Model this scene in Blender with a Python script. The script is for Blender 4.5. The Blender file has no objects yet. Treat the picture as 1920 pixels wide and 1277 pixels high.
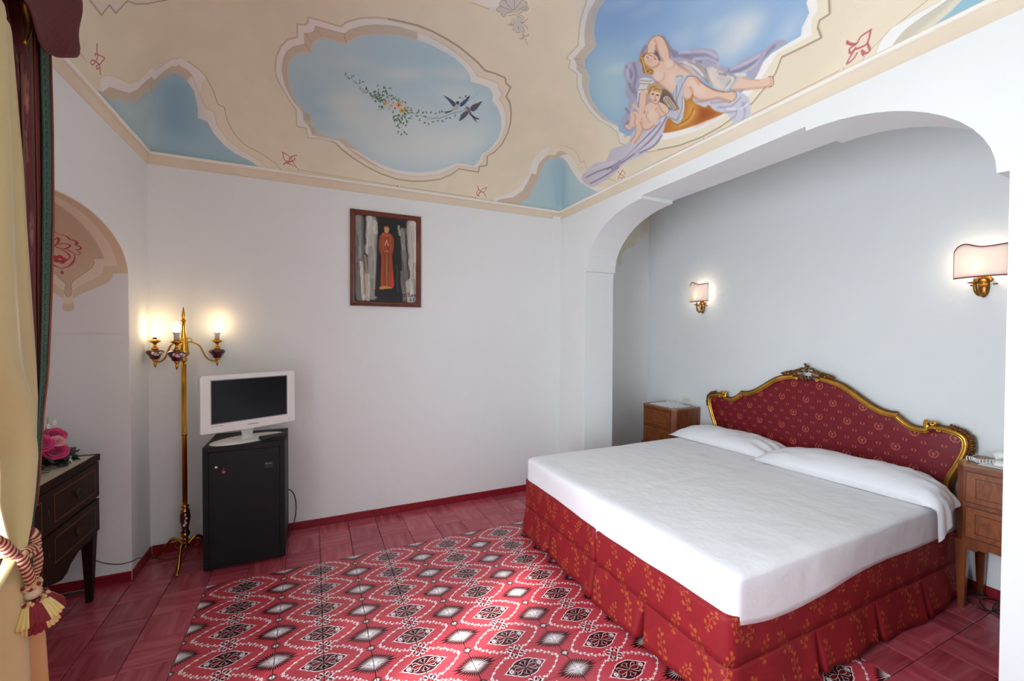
import bpy, bmesh, math, random
import numpy as np
from mathutils import Vector, Matrix
SC = bpy.context.scene
PI = math.pi
# ------------------------------------------------------------ camera, light, exposure
CAM = Vector((0.56232, -2.93733, 1.45748))
cam_d = bpy.data.cameras.new('camera'); cam = bpy.data.objects.new('camera', cam_d); SC.collection.objects.link(cam)
cam_d.sensor_width = 36.0; cam_d.lens = 14.9418; cam_d.clip_start = 0.02
cam.matrix_world = Matrix(((0.9058015,0.0032929,-0.4236894,0.5623190),(-0.4236865,0.0156614,-0.9056735,-2.9373291),(0.0036532,0.9998719,0.0155813,1.4574836),(0.0000000,0.0000000,0.0000000,1.0000000)))
SC.camera = cam
SC.view_settings.view_transform = 'Standard'; SC.view_settings.look = 'None'
SC.view_settings.gamma = 1.0; SC.view_settings.use_curve_mapping = False
SC.view_settings.exposure = 0.50
SC.cycles.max_bounces = 10; SC.cycles.diffuse_bounces = 6; SC.cycles.use_denoising = True
SC.cycles.sample_clamp_indirect = 6.0; SC.cycles.caustics_reflective = False; SC.cycles.caustics_refractive = False
wd = bpy.data.worlds.new('sky'); SC.world = wd; wd.use_nodes = True
wn = wd.node_tree.nodes['Background']; wn.inputs[0].default_value = (0.62, 0.78, 1.0, 1); wn.inputs[1].default_value = 1.2

def area_light(name, loc, direction, sx, sy, power, color, spread=180):
    l = bpy.data.lights.new(name, 'AREA'); l.shape = 'RECTANGLE'; l.size = sx; l.size_y = sy; l.energy = power; l.color = color; l.spread = math.radians(spread)
    o = bpy.data.objects.new(name, l); SC.collection.objects.link(o); o.location = loc
    o.rotation_euler = Vector(direction).to_track_quat('-Z', 'Y').to_euler()
    return o
# daylight of the big window in the left wall and an added fill light behind the camera
area_light('window_daylight', (-0.345, -1.98, 1.25), (1, 0.02, -0.06), 1.24, 2.1, 57, (0.81, 0.92, 1.0), 146)
area_light('added_fill_light', (0.95, -3.45, 2.2), (0.0, 0.7, -0.6), 0.6, 0.4, 5, (0.95, 0.96, 1.0))
sd = bpy.data.lights.new('sun', 'SUN'); sd.energy = 6.5; sd.angle = math.radians(3.0); sd.color = (1.0, 0.95, 0.88)
sun = bpy.data.objects.new('sun', sd); SC.collection.objects.link(sun)
sun.rotation_euler = Vector((0.68, 0.424, -0.60)).to_track_quat('-Z', 'Y').to_euler()

# ------------------------------------------------------------ helpers
COL = SC.collection
def srgb(c):
    return tuple(((v/255)/12.92 if v/255 <= 0.04045 else ((v/255+0.055)/1.055)**2.4) for v in c)
def setp(o, label=None, cat=None, group=None, kind=None):
    if label: o['label'] = label
    if cat: o['category'] = cat
    if group: o['group'] = group
    if kind: o['kind'] = kind
    return o
def empty(name, loc=(0,0,0), rz=0, label=None, cat=None, group=None):
    o = bpy.data.objects.new(name, None); COL.objects.link(o); o.location = loc; o.rotation_euler = (0,0,rz); o.empty_display_size = 0.05
    return setp(o, label, cat, group)
def copy_tree(o, parent=None):
    c = o.copy(); COL.objects.link(c)
    if parent is not None: c.parent = parent
    for ch in [k for k in bpy.data.objects if k.parent == o]: copy_tree(ch, c)
    return c
def mat(name, color=(200,200,200), rough=0.5, metal=0.0, spec=0.5, emit=None, estr=0.0, bump=None, noise=None, coat=0.0, sheen=0.0):
    """procedural material: base colour modulated by noise, bump by noise"""
    m = bpy.data.materials.new(name); m.use_nodes = True; nt = m.node_tree; b = nt.nodes['Principled BSDF']
    c = srgb(color); b.inputs['Base Color'].default_value = (*c, 1)
    b.inputs['Roughness'].default_value = rough; b.inputs['Metallic'].default_value = metal
    b.inputs['Specular IOR Level'].default_value = spec; b.inputs['Coat Weight'].default_value = coat; b.inputs['Coat Roughness'].default_value = 0.08
    b.inputs['Sheen Weight'].default_value = sheen
    if emit: b.inputs['Emission Color'].default_value = (*srgb(emit), 1); b.inputs['Emission Strength'].default_value = estr
    tc = nt.nodes.new('ShaderNodeTexCoord')
    if noise:   # (scale, amount, stretch)
        sc_, amt, st = noise
        mp = nt.nodes.new('ShaderNodeMapping'); mp.inputs['Scale'].default_value = st; nt.links.new(tc.outputs['Object'], mp.inputs['Vector'])
        n = nt.nodes.new('ShaderNodeTexNoise'); n.inputs['Scale'].default_value = sc_; n.inputs['Detail'].default_value = 5; nt.links.new(mp.outputs[0], n.inputs['Vector'])
        r = nt.nodes.new('ShaderNodeValToRGB'); e = r.color_ramp.elements
        e[0].position = 0.3; e[1].position = 0.7
        e[0].color = (*[v*(1-amt) for v in c], 1); e[1].color = (*[min(1, v*(1+amt)) for v in c], 1)
        nt.links.new(n.outputs['Fac'], r.inputs[0]); nt.links.new(r.outputs[0], b.inputs['Base Color'])
    if bump:    # (scale, distance, stretch)
        mp = nt.nodes.new('ShaderNodeMapping'); mp.inputs['Scale'].default_value = bump[2]; nt.links.new(tc.outputs['Object'], mp.inputs['Vector'])
        n = nt.nodes.new('ShaderNodeTexNoise'); n.inputs['Scale'].default_value = bump[0]; n.inputs['Detail'].default_value = 4; nt.links.new(mp.outputs[0], n.inputs['Vector'])
        bp = nt.nodes.new('ShaderNodeBump'); bp.inputs['Distance'].default_value = bump[1]; bp.inputs['Strength'].default_value = 1.0
        nt.links.new(n.outputs['Fac'], bp.inputs['Height']); nt.links.new(bp.outputs[0], b.inputs['Normal'])
    return m
def image_mat(name, img, rough=0.6, scale=None, bump=None, spec=0.5, coat=0.0, sheen=0.0):
    m = mat(name, rough=rough, spec=spec, bump=bump, coat=coat, sheen=sheen); nt = m.node_tree; b = nt.nodes['Principled BSDF']
    t = nt.nodes.new('ShaderNodeTexImage'); t.image = img; t.interpolation = 'Linear'
    uv = nt.nodes.new('ShaderNodeUVMap'); uv.uv_map = 'UVMap'
    if scale:
        mp = nt.nodes.new('ShaderNodeMapping'); mp.inputs['Scale'].default_value = (*scale, 1); nt.links.new(uv.outputs[0], mp.inputs['Vector']); nt.links.new(mp.outputs[0], t.inputs['Vector'])
    else: nt.links.new(uv.outputs[0], t.inputs['Vector'])
    nt.links.new(t.outputs['Color'], b.inputs['Base Color'])
    return m
class MB:
    def __init__(s): s.v = []; s.f = []; s.m = []; s.uv = {}; s.mi = 0; s.sm = []; s.smooth = False
    def add(s, vs, fs, uvs=None):
        n = len(s.v); s.v += [tuple(p) for p in vs]
        for k, f in enumerate(fs):
            s.f.append(tuple(i+n for i in f)); s.m.append(s.mi); s.sm.append(s.smooth)
            if uvs is not None: s.uv[len(s.f)-1] = [uvs[i] for i in f]
        return s
    def box(s, x0, x1, y0, y1, z0, z1):
        return s.add([(x0,y0,z0),(x1,y0,z0),(x1,y1,z0),(x0,y1,z0),(x0,y0,z1),(x1,y0,z1),(x1,y1,z1),(x0,y1,z1)],
            [(0,3,2,1),(4,5,6,7),(0,1,5,4),(1,2,6,5),(2,3,7,6),(3,0,4,7)])
    def taper(s, cx, cy, z0, z1, a0, b0, a1, b1):
        return s.add([(cx-a0,cy-b0,z0),(cx+a0,cy-b0,z0),(cx+a0,cy+b0,z0),(cx-a0,cy+b0,z0),(cx-a1,cy-b1,z1),(cx+a1,cy-b1,z1),(cx+a1,cy+b1,z1),(cx-a1,cy+b1,z1)],
            [(0,3,2,1),(4,5,6,7),(0,1,5,4),(1,2,6,5),(2,3,7,6),(3,0,4,7)])
    def lathe(s, prof, n=20, c=(0,0,0), sm=True):
        s.smooth = sm; vs = []; fs = []
        for r, z in prof:
            for k in range(n):
                a = 2*PI*k/n; vs.append((c[0]+r*math.cos(a), c[1]+r*math.sin(a), c[2]+z))
        for i in range(len(prof)-1):
            for k in range(n):
                k2 = (k+1) % n; fs.append((i*n+k, i*n+k2, (i+1)*n+k2, (i+1)*n+k))
        fs.append(tuple(range(n-1,-1,-1))); fs.append(tuple((len(prof)-1)*n+k for k in range(n)))
        s.add(vs, fs); s.smooth = False; return s
    def tube(s, pts, r, n=8, closed=False, flat=None):
        """tube along pts; r number or list; flat=(axis vector, factor) squashes the section"""
        s.smooth = True; P_ = [Vector(p) for p in pts]; N = len(P_); vs = []; fs = []
        rs = r if isinstance(r, (list, tuple)) else [r]*N; prev = None
        for i in range(N):
            if closed: t = (P_[(i+1) % N]-P_[i-1])
            else: t = P_[min(i+1, N-1)]-P_[max(i-1, 0)]
            if t.length < 1e-9: t = Vector((0,0,1))
            t.normalize()
            if prev is None:
                u = t.orthogonal().normalized() if flat is None else (Vector(flat[0])-t*t.dot(Vector(flat[0]))).normalized()
            else:
                u = (prev-t*t.dot(prev)) if flat is None else (Vector(flat[0])-t*t.dot(Vector(flat[0])))
                if u.length < 1e-6: u = t.orthogonal()
                u.normalize()
            prev = u; w = t.cross(u)
            for k in range(n):
                a = 2*PI*k/n; fu = rs[i]*(flat[1] if flat else 1)
                vs.append(P_[i]+u*math.cos(a)*fu+w*math.sin(a)*rs[i])
        M = N if closed else N-1
        for i in range(M):
            i2 = (i+1) % N
            for k in range(n):
                k2 = (k+1) % n; fs.append((i*n+k, i*n+k2, i2*n+k2, i2*n+k))
        if not closed: fs.append(tuple(range(n-1,-1,-1))); fs.append(tuple((N-1)*n+k for k in range(n)))
        s.add(vs, fs); s.smooth = False; return s
    def blob(s, c, r, n=10, sc=(1,1,1)):
        s.smooth = True; vs = []; fs = []; m = max(4, n//2+1)
        for i in range(m+1):
            t = PI*i/m
            for k in range(n):
                a = 2*PI*k/n; vs.append((c[0]+r*sc[0]*math.sin(t)*math.cos(a), c[1]+r*sc[1]*math.sin(t)*math.sin(a), c[2]-r*sc[2]*math.cos(t)))
        for i in range(m):
            for k in range(n): fs.append((i*n+k, i*n+(k+1)%n, (i+1)*n+(k+1)%n, (i+1)*n+k))
        s.add(vs, fs); s.smooth = False; return s
    def grid(s, fn, nu, nv, uvf=None, cu=False):
        """fn(u,v) u,v in 0..1"""
        s.smooth = True; vs = []; uvs = []; fs = []
        for i in range(nu+1):
            for j in range(nv+1):
                u, v = i/nu, j/nv; vs.append(fn(u, v)); uvs.append(uvf(u, v) if uvf else (u, v))
        w = nv+1
        for i in range(nu):
            for j in range(nv): fs.append((i*w+j, (i+1)*w+j, (i+1)*w+j+1, i*w+j+1))
        s.add(vs, fs, uvs); s.smooth = False; return s
    def prism(s, poly, fmap, d0, d1):
        """poly: 2D outline (a,b); fmap(a,b,d)->xyz; caps triangulated"""
        from mathutils.geometry import tessellate_polygon
        n = len(poly); vs = [fmap(a, b, d0) for a, b in poly]+[fmap(a, b, d1) for a, b in poly]
        tris = tessellate_polygon([[Vector((a, b, 0)) for a, b in poly]])
        fs = [tuple(t) for t in tris]+[tuple(i+n for i in reversed(t)) for t in tris]
        fs += [(i, (i+1) % n, (i+1) % n+n, i+n) for i in range(n)]
        return s.add(vs, fs)
    def build(s, name, mats, parent=None, bevel=0, seg=2, solid=0, subsurf=0, kind=None, fixn=True, loc=None, rz=0, auto=None):
        me = bpy.data.meshes.new(name); me.from_pydata(s.v, [], s.f); 
        if not isinstance(mats, (list, tuple)): mats = [mats]
        for m in mats: me.materials.append(m)
        me.polygons.foreach_set('material_index', s.m); me.polygons.foreach_set('use_smooth', s.sm)
        if s.uv:
            L = me.uv_layers.new(name='UVMap'); 
            for p in me.polygons:
                q = s.uv.get(p.index)
                if q:
                    for k, li in enumerate(p.loop_indices): L.data[li].uv = q[k]
        if fixn and not s.uv:
            bm = bmesh.new(); bm.from_mesh(me); bmesh.ops.recalc_face_normals(bm, faces=bm.faces); bm.to_mesh(me); bm.free()
        me.update()
        o = bpy.data.objects.new(name, me); COL.objects.link(o)
        if parent is not None: o.parent = parent
        if loc: o.location = loc
        if rz: o.rotation_euler = (0,0,rz)
        if bevel: md = o.modifiers.new('b', 'BEVEL'); md.width = bevel; md.segments = seg; md.limit_method = 'ANGLE'; md.angle_limit = 0.6; md.harden_normals = False
        if solid: md = o.modifiers.new('s', 'SOLIDIFY'); md.thickness = solid; md.offset = 0
        if subsurf: md = o.modifiers.new('u', 'SUBSURF'); md.levels = subsurf; md.render_levels = subsurf
        if kind: o['kind'] = kind
        return o
def boxo(name, m, parent, x0, x1, y0, y1, z0, z1, bevel=0.002, kind=None):
    return MB().box(x0, x1, y0, y1, z0, z1).build(name, m, parent, bevel=bevel, kind=kind)
def cr(pts, closed=False, n=6):
    """Catmull-Rom resampling, any dimension"""
    P_ = [np.array(p, float) for p in pts]; N = len(P_); out = []
    rng = range(N) if closed else range(N-1)
    for i in rng:
        if closed: a, b, c, d = P_[i-1], P_[i], P_[(i+1) % N], P_[(i+2) % N]
        else: a, b, c, d = P_[max(i-1, 0)], P_[i], P_[i+1], P_[min(i+2, N-1)]
        for k in range(n):
            t = k/n; out.append(0.5*((2*b)+(c-a)*t+(2*a-5*b+4*c-d)*t*t+(3*b-a-3*c+d)*t**3))
    if not closed: out.append(P_[-1])
    return [tuple(p) for p in out]
def lerp(a, b, t): return a+(b-a)*t
def interp_rows(rows, z):
    """rows sorted by falling z: (z, a, b) -> a, b at z"""
    if z >= rows[0][0]: return rows[0][1:]
    for r0, r1 in zip(rows, rows[1:]):
        if z >= r1[0]:
            t = (r0[0]-z)/(r0[0]-r1[0]+1e-9); return tuple(lerp(p, q, t) for p, q in zip(r0[1:], r1[1:]))
    return rows[-1][1:]

# ------------------------------------------------------------ painter: rasterises paint strokes into a texture
class Canvas:
    def __init__(s, w, h, rgb): s.w, s.h = w, h; s.a = np.empty((h, w, 3), np.float32); s.a[:] = np.array(rgb, np.float32)/255
    def blend(s, x0, y0, m, rgb):
        h, w = m.shape; sl = s.a[y0:y0+h, x0:x0+w]; sl += (np.array(rgb, np.float32)/255-sl)*m[..., None]
    def poly(s, pts, rgb, al=1.0, soft=0):
        P_ = np.array(pts, float); pad = int(soft*2+3)
        x0 = max(0, int(P_[:,0].min())-pad); x1 = min(s.w, int(P_[:,0].max())+pad+1); y0 = max(0, int(P_[:,1].min())-pad); y1 = min(s.h, int(P_[:,1].max())+pad+1)
        if x1 <= x0 or y1 <= y0: return
        m = np.zeros((y1-y0, x1-x0), np.float32); Q = np.roll(P_, -1, 0); SS = 3; px = np.arange(x0, x1)
        dy = Q[:,1]-P_[:,1]; ok0 = np.abs(dy) > 1e-9
        for r in range(y0, y1):
            for k in range(SS):
                y = r+(k+0.5)/SS; c = ok0 & ((P_[:,1] <= y) != (Q[:,1] <= y))
                if not c.any(): continue
                xs = np.sort(P_[c,0]+(y-P_[c,1])/dy[c]*(Q[c,0]-P_[c,0]))
                for a, b in zip(xs[::2], xs[1::2]):
                    i0 = max(0, int(a)-x0); i1 = min(x1-x0, int(b)+2-x0)
                    if i1 > i0: m[r-y0, i0:i1] += np.clip(np.minimum(px[i0:i1]+1, b)-np.maximum(px[i0:i1], a), 0, 1)/SS
        if soft >= 1.5:
            k = int(max(1, soft*0.6))
            for _ in range(3):
                for ax in (0, 1):
                    c = np.cumsum(np.concatenate([np.zeros_like(m.take([0], ax)), m], ax), ax); n = m.shape[ax]; i = np.arange(n)
                    hi = np.minimum(i+k+1, n); lo = np.maximum(i-k, 0); m = (c.take(hi, ax)-c.take(lo, ax))/(2*k+1)
        s.blend(x0, y0, np.clip(m, 0, 1)*al, rgb)
    def line(s, pts, rgb, al=1.0, w=1.5, soft=1.0, taper=False):
        P_ = np.array(pts, float); pad = int(w+soft+2)
        X0 = max(0, int(P_[:,0].min())-pad); X1 = min(s.w, int(P_[:,0].max())+pad+1); Y0 = max(0, int(P_[:,1].min())-pad); Y1 = min(s.h, int(P_[:,1].max())+pad+1)
        if X1 <= X0 or Y1 <= Y0: return
        m = np.zeros((Y1-Y0, X1-X0), np.float32); N = len(P_)-1
        for i in range(N):
            a, b = P_[i], P_[i+1]; wi = w*(1-0.75*abs(2*(i+0.5)/N-1)) if taper else w
            x0 = max(X0, int(min(a[0], b[0]))-pad); x1 = min(X1, int(max(a[0], b[0]))+pad+1); y0 = max(Y0, int(min(a[1], b[1]))-pad); y1 = min(Y1, int(max(a[1], b[1]))+pad+1)
            if x1 <= x0 or y1 <= y0: continue
            yy, xx = np.mgrid[y0:y1, x0:x1]+0.5; d = b-a; L2 = max(d@d, 1e-9)
            t = np.clip(((xx-a[0])*d[0]+(yy-a[1])*d[1])/L2, 0, 1); D = np.hypot(xx-a[0]-t*d[0], yy-a[1]-t*d[1])
            sl = m[y0-Y0:y1-Y0, x0-X0:x1-X0]; np.maximum(sl, np.clip((wi*0.5+soft*0.5-D)/max(soft, 0.5), 0, 1), out=sl)
        s.blend(X0, Y0, m*al, rgb)
    def disc(s, x, y, r, rgb, al=1.0, soft=0, ry=None, rot=0):
        ry = ry or r; s.poly([(x+r*math.cos(t)*math.cos(rot)-ry*math.sin(t)*math.sin(rot), y+r*math.cos(t)*math.sin(rot)+ry*math.sin(t)*math.cos(rot)) for t in [k*2*PI/16 for k in range(16)]], rgb, al, soft)
    def mottle(s, seed, cells, amt):
        rs = np.random.RandomState(seed)
        for c in cells:
            g = rs.rand(c+1, c+1); yy = np.linspace(0, c, s.h, endpoint=False); xx = np.linspace(0, c, s.w, endpoint=False)
            iy = yy.astype(int); ix = xx.astype(int); fy = (yy-iy)[:, None]; fx = (xx-ix)[None]; fy = fy*fy*(3-2*fy); fx = fx*fx*(3-2*fx)
            v = (g[iy][:, ix]*(1-fx)+g[iy][:, ix+1]*fx)*(1-fy)+(g[iy+1][:, ix]*(1-fx)+g[iy+1][:, ix+1]*fx)*fy
            s.a *= (1+(v[..., None]-0.5)*amt).astype(np.float32)
    def image(s, name):
        img = bpy.data.images.new(name, s.w, s.h); px = np.ones((s.h, s.w, 4), np.float32); px[..., :3] = np.clip(s.a, 0, 1)
        img.pixels.foreach_set(px.ravel()); img.update(); img.pack(); return img


# ------------------------------------------------------------ ceiling painting: strokes in the vault's own coordinates (x/5000)
RC=(385,394)
FRES=[
('L',(160,138,118),0.55,(5,3),0,[-1958,3179,-1890,2986,-1791,2827,-1682,2716,-1536,2642,-1514,2473,-1433,2463,-1374,2424,-1358,2346,-1260,2346,-1094,2346,-943,2351,-849,2258,-703,2176,-510,2108,-314,2062,-113,2040,95,2028,314,2045,551,2091,775,2151,988,2235,1158,2307,1287,2380,1468,2377,1664,2394,1727,2482,1834,2517,1841,2699,1966,2792,2079,2948,2166,3116,2228,3337,2232,3579,2161,3779,2037,3907,2119,4107,1956,4156,1988,4282,1756,4289,1501,4288,1348,4450,1109,4594,758,4689,444,4734,87,4744,-302,4679,-625,4573,-885,4445,-1091,4318,-1214,4200,-1282,4188,-1484,4163,-1712,4197,-1698,4024,-1858,4022,-1792,3751,-1873,3593,-1936,3412,-1968,3285,-1958,3179]),
('P',(233,219,198),1,1.0,0,[-1958,3179,-1890,2986,-1791,2827,-1682,2716,-1536,2642,-1514,2473,-1433,2463,-1374,2424,-1358,2346,-1260,2346,-1094,2346,-943,2351,-849,2258,-703,2176,-510,2108,-314,2062,-113,2040,95,2028,314,2045,551,2091,775,2151,988,2235,1158,2307,1287,2380,1468,2377,1664,2394,1727,2482,1834,2517,1841,2699,1966,2792,2079,2948,2166,3116,2228,3337,2232,3579,2161,3779,2037,3907,2119,4107,1956,4156,1988,4282,1756,4289,1501,4288,1348,4450,1109,4594,758,4689,444,4734,87,4744,-302,4679,-625,4573,-885,4445,-1091,4318,-1214,4200,-1282,4188,-1484,4163,-1712,4197,-1698,4024,-1858,4022,-1792,3751,-1873,3593,-1936,3412,-1968,3285]),
('P',(238,230,222),1,1.5,0,[-1958,3179,-1890,2986,-1791,2827,-1682,2716,-1536,2642,-1514,2473,-1433,2463,-1374,2424,-1358,2346,-1260,2346,-1094,2346,-943,2351,-849,2258,-703,2176,-510,2108,-314,2062,172,2077,-100,2116,-304,2145,-503,2195,-676,2264,-812,2343,-901,2421,-1025,2426,-1172,2426,-1282,2428,-1304,2498,-1365,2542,-1442,2563,-1458,2706,-1623,2785,-1727,2872,-1803,2990,-1867,3171,-1831,3542,-1772,3653,-1686,3766,-1714,3902,-1635,4003,-1619,4138,-1427,4137,-1222,4144,-1118,4149,-1006,4240,-819,4369,-570,4488,-1082,4264,-1214,4200,-1282,4188,-1484,4163,-1712,4197,-1698,4024,-1858,4022,-1792,3751,-1873,3593,-1936,3412,-1968,3285]),
('P',(224,208,186),1,1.0,0,[-1867,3171,-1803,2990,-1727,2872,-1623,2785,-1458,2706,-1442,2563,-1365,2542,-1304,2498,-1282,2428,-1172,2426,-1025,2426,-901,2421,-812,2343,-676,2264,-503,2195,-304,2145,-100,2116,112,2113,322,2130,547,2174,761,2241,960,2326,1105,2414,1205,2497,1389,2496,1587,2516,1674,2621,1753,2669,1751,2774,1866,2852,2004,3002,2113,3205,2163,3410,2143,3617,2074,3783,1968,3886,2005,4062,1909,4208,1684,4224,1446,4221,1276,4367,1039,4498,696,4592,388,4630,61,4625,-257,4574,-570,4488,-819,4369,-1006,4240,-1118,4149,-1222,4144,-1427,4137,-1619,4138,-1635,4003,-1714,3902,-1686,3766,-1772,3653,-1831,3542,-1874,3385]),
('P',(210,192,172),1,1.5,0,[-1867,3171,-1803,2990,-1727,2872,-1623,2785,-1458,2706,-1442,2563,-1365,2542,-1304,2498,-1282,2428,-1172,2426,-1025,2426,-901,2421,-812,2343,-676,2264,-503,2195,-304,2145,-100,2116,112,2113,322,2130,547,2174,761,2241,960,2326,1105,2414,1205,2497,1389,2496,1587,2516,1674,2621,1753,2669,1751,2774,1866,2852,2004,3002,2113,3205,2163,3410,2143,3617,2074,3783,1968,3886,2005,4062,1909,4208,1684,4224,1446,4221,1276,4367,1039,4498,696,4592,388,4630,61,4625,-257,4574,-570,4488,-819,4369,-1006,4240,-1118,4149,-1222,4144,-1427,4137,-1619,4138,-1635,4003,-1714,3902,-1686,3766,-1772,3653,-1831,3542,-1874,3385]),
('P',(238,230,222),1,2.0,0,[112,2113,322,2130,547,2174,761,2241,960,2326,1105,2414,1205,2497,1389,2496,1587,2516,1674,2621,1753,2669,1751,2774,1866,2852,2004,3002,2113,3205,2163,3410,2143,3617,2074,3783,1968,3886,2005,4062,1909,4208,1684,4224,1446,4221,1276,4367,1039,4498,696,4592,388,4630,61,4625,-257,4574,-1006,4240,-755,4297,9,4074,133,2211]),
('P',(186,210,219),1,1.0,0,[-1781,3138,-1734,3024,-1647,2915,-1546,2847,-1387,2799,-1356,2668,-1289,2626,-1219,2546,-1107,2553,-981,2557,-878,2549,-800,2470,-672,2386,-495,2316,-291,2261,-82,2228,134,2219,333,2230,547,2272,741,2318,925,2401,1054,2489,1140,2609,1302,2609,1490,2627,1607,2740,1635,2837,1790,2924,1941,3091,2041,3260,2096,3484,2054,3654,1979,3813,1895,3870,1894,4017,1826,4178,1615,4163,1396,4179,1212,4301,976,4423,637,4509,336,4543,35,4537,-256,4488,-533,4407,-755,4297,-924,4167,-1021,4088,-1163,4107,-1369,4103,-1530,4074,-1575,3986,-1585,3862,-1573,3783,-1671,3727,-1743,3653,-1797,3520,-1812,3357]),
('L',(222,204,186),0.8,(3,2),0,[35,4537,-256,4488,-533,4407,-755,4297,-924,4167,-1021,4088,-1163,4107,-1369,4103,-1530,4074,-1575,3986,-1585,3862,-1573,3783,-1671,3727,-1743,3653,-1797,3520,-1812,3357,-1781,3138,-1734,3024,-1647,2915,-1546,2847,-1387,2799,-1356,2668,-1289,2626,-1219,2546,-1107,2553,-981,2557,-878,2549,-800,2470,-672,2386,-495,2316,-291,2261,-82,2228,134,2219]),
('L',(160,138,118),0.8,(3,1.5),0,[-314,2062,-113,2040,95,2028,314,2045,551,2091,775,2151,988,2235,1158,2307,1287,2380,1468,2377,1664,2394,1727,2482,1834,2517,1841,2699,1966,2792,2079,2948,2166,3116,2228,3337,2232,3579,2161,3779,2037,3907,2119,4107,1956,4156,1988,4282,1756,4289,1501,4288,1348,4450,1109,4594,758,4689,444,4734,87,4744,-302,4679,-625,4573,-885,4445,-1091,4318,-1214,4200,-1282,4188]),
('L',(214,196,172),0.8,(2.0,2),0,[322,2130,547,2174,761,2241,960,2326,1105,2414,1205,2497,1389,2496,1587,2516,1674,2621,1753,2669,1751,2774,1866,2852,2004,3002,2113,3205,2163,3410,2143,3617,2074,3783,1968,3886,2005,4062,1909,4208,1684,4224,1446,4221,1276,4367,1039,4498,696,4592,388,4630,61,4625,-257,4574]),
('L',(190,170,150),0.6,(2,1.5),0,[-257,4574,-570,4488,-819,4369,-1006,4240,-1118,4149,-1222,4144,-1427,4137,-1619,4138,-1635,4003,-1714,3902,-1686,3766,-1772,3653,-1831,3542,-1874,3385,-1867,3171,-1803,2990,-1727,2872,-1623,2785,-1458,2706,-1442,2563,-1365,2542,-1304,2498,-1282,2428,-1172,2426,-1025,2426,-901,2421,-812,2343,-676,2264,-503,2195,-304,2145,-100,2116]),
('L',(180,158,136),0.7,(2,1.5),0,[-1458,2706,-1387,2799]),
('L',(180,158,136),0.6,(2,1.5),0,[-1442,2563,-1356,2668]),
('L',(180,158,136),0.6,(3,2),0,[-901,2421,-878,2549]),
('L',(180,158,136),0.5,(2,2),0,[-1282,2428,-1219,2546]),
('P',(190,168,146),0.6,2.0,0,[-1714,3902,-1595,3880,-1567,3782,-1666,3732]),
('P',(190,168,146),0.5,2.0,0,[-1635,4003,-1575,3986,-1530,4074,-1615,4121]),
('P',(224,230,226),0.45,45.0,1,[-223,3300,-274,3399,-471,3497,-710,3631,-933,3609,-1161,3577,-1121,3493,-1150,3408,-896,3320,-694,3198,-500,3189,-229,3227]),
('P',(224,230,226),0.55,45.0,1,[694,3579,623,3778,247,3968,-218,4229,-669,4166,-1116,4083,-1036,3916,-1088,3744,-615,3583,-249,3355,119,3345,657,3431]),
('P',(224,230,226),0.7,45.0,1,[1748,3836,1672,4020,1201,4211,629,4466,38,4433,-553,4382,-471,4230,-562,4080,38,3912,495,3684,977,3654,1689,3702]),
('P',(224,230,226),0.6,45.0,1,[1845,3575,1824,3745,1542,3905,1203,4126,799,4070,389,3996,416,3851,327,3701,706,3566,977,3370,1298,3366,1784,3447]),
('P',(224,230,226),0.3,45.0,1,[-577,3631,-626,3731,-796,3822,-1004,3949,-1185,3914,-1370,3867,-1329,3781,-1346,3689,-1130,3611,-955,3495,-795,3498,-576,3554]),
('P',(224,230,226),0.4,45.0,1,[1967,3314,1985,3454,1856,3574,1708,3743,1470,3678,1222,3596,1207,3473,1126,3340,1317,3245,1437,3094,1620,3109,1911,3205]),
('P',(224,230,226),0.22,45.0,1,[-195,2897,-235,2961,-390,3033,-576,3128,-754,3128,-941,3123,-913,3069,-942,3019,-739,2949,-578,2862,-419,2845,-200,2852]),
('P',(224,230,226),0.25,45.0,1,[1152,3126,1096,3235,806,3360,459,3526,98,3528,-274,3520,-232,3429,-299,3345,82,3225,374,3076,681,3043,1123,3049]),
('P',(224,230,226),0.2,45.0,1,[-1159,2858,-1190,2895,-1293,2940,-1416,2998,-1526,3002,-1641,3002,-1620,2971,-1634,2942,-1501,2897,-1392,2843,-1291,2830,-1157,2831]),
('P',(224,230,226),0.15,45.0,1,[210,2311,155,2363,-60,2446,-316,2550,-566,2588,-828,2624,-794,2583,-838,2555,-555,2465,-330,2370,-106,2323,202,2280]),
('P',(152,188,208),0.45,50.0,1,[-467,2341,196,2247,829,2397,583,2613,-25,2596,-586,2633]),
('P',(150,188,208),0.4,40.0,1,[-1727,3231,-1452,3222,-1167,3687,-1011,4012,-1507,3973,-1720,3561]),
('P',(224,230,226),0.28,14.0,1,[-709,3376,-832,3445,-1141,3585,-1442,3584,-1502,3545,-1295,3436,-1115,3348,-845,3329]),
('P',(230,230,222),0.28,14.0,1,[401,2681,158,2793,1,2899,-152,2861,-383,2877,-224,2783,-26,2717,147,2677]),
('P',(224,230,226),0.28,14.0,1,[-763,3665,-950,3772,-1172,3856,-1472,3884,-1501,3811,-1301,3705,-1143,3636,-891,3630]),
('P',(230,230,222),0.28,14.0,1,[1580,2854,1518,2949,1174,3064,932,3082,713,3059,824,2976,1100,2865,1369,2826]),
('P',(230,230,222),0.28,14.0,1,[1852,3652,1633,3802,1384,3820,1032,3862,1050,3806,978,3753,1327,3663,1774,3613]),
('P',(224,230,226),0.28,14.0,1,[1235,2738,1014,2853,831,2944,621,2951,493,2920,488,2833,767,2739,1002,2708]),
('P',(224,230,226),0.28,14.0,1,[1000,3878,944,3941,577,4061,237,4078,127,4037,330,3933,532,3825,740,3871]),
('P',(230,230,222),0.28,14.0,1,[-473,3544,-666,3663,-882,3735,-1191,3746,-1156,3684,-1136,3622,-868,3535,-694,3537]),
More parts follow.
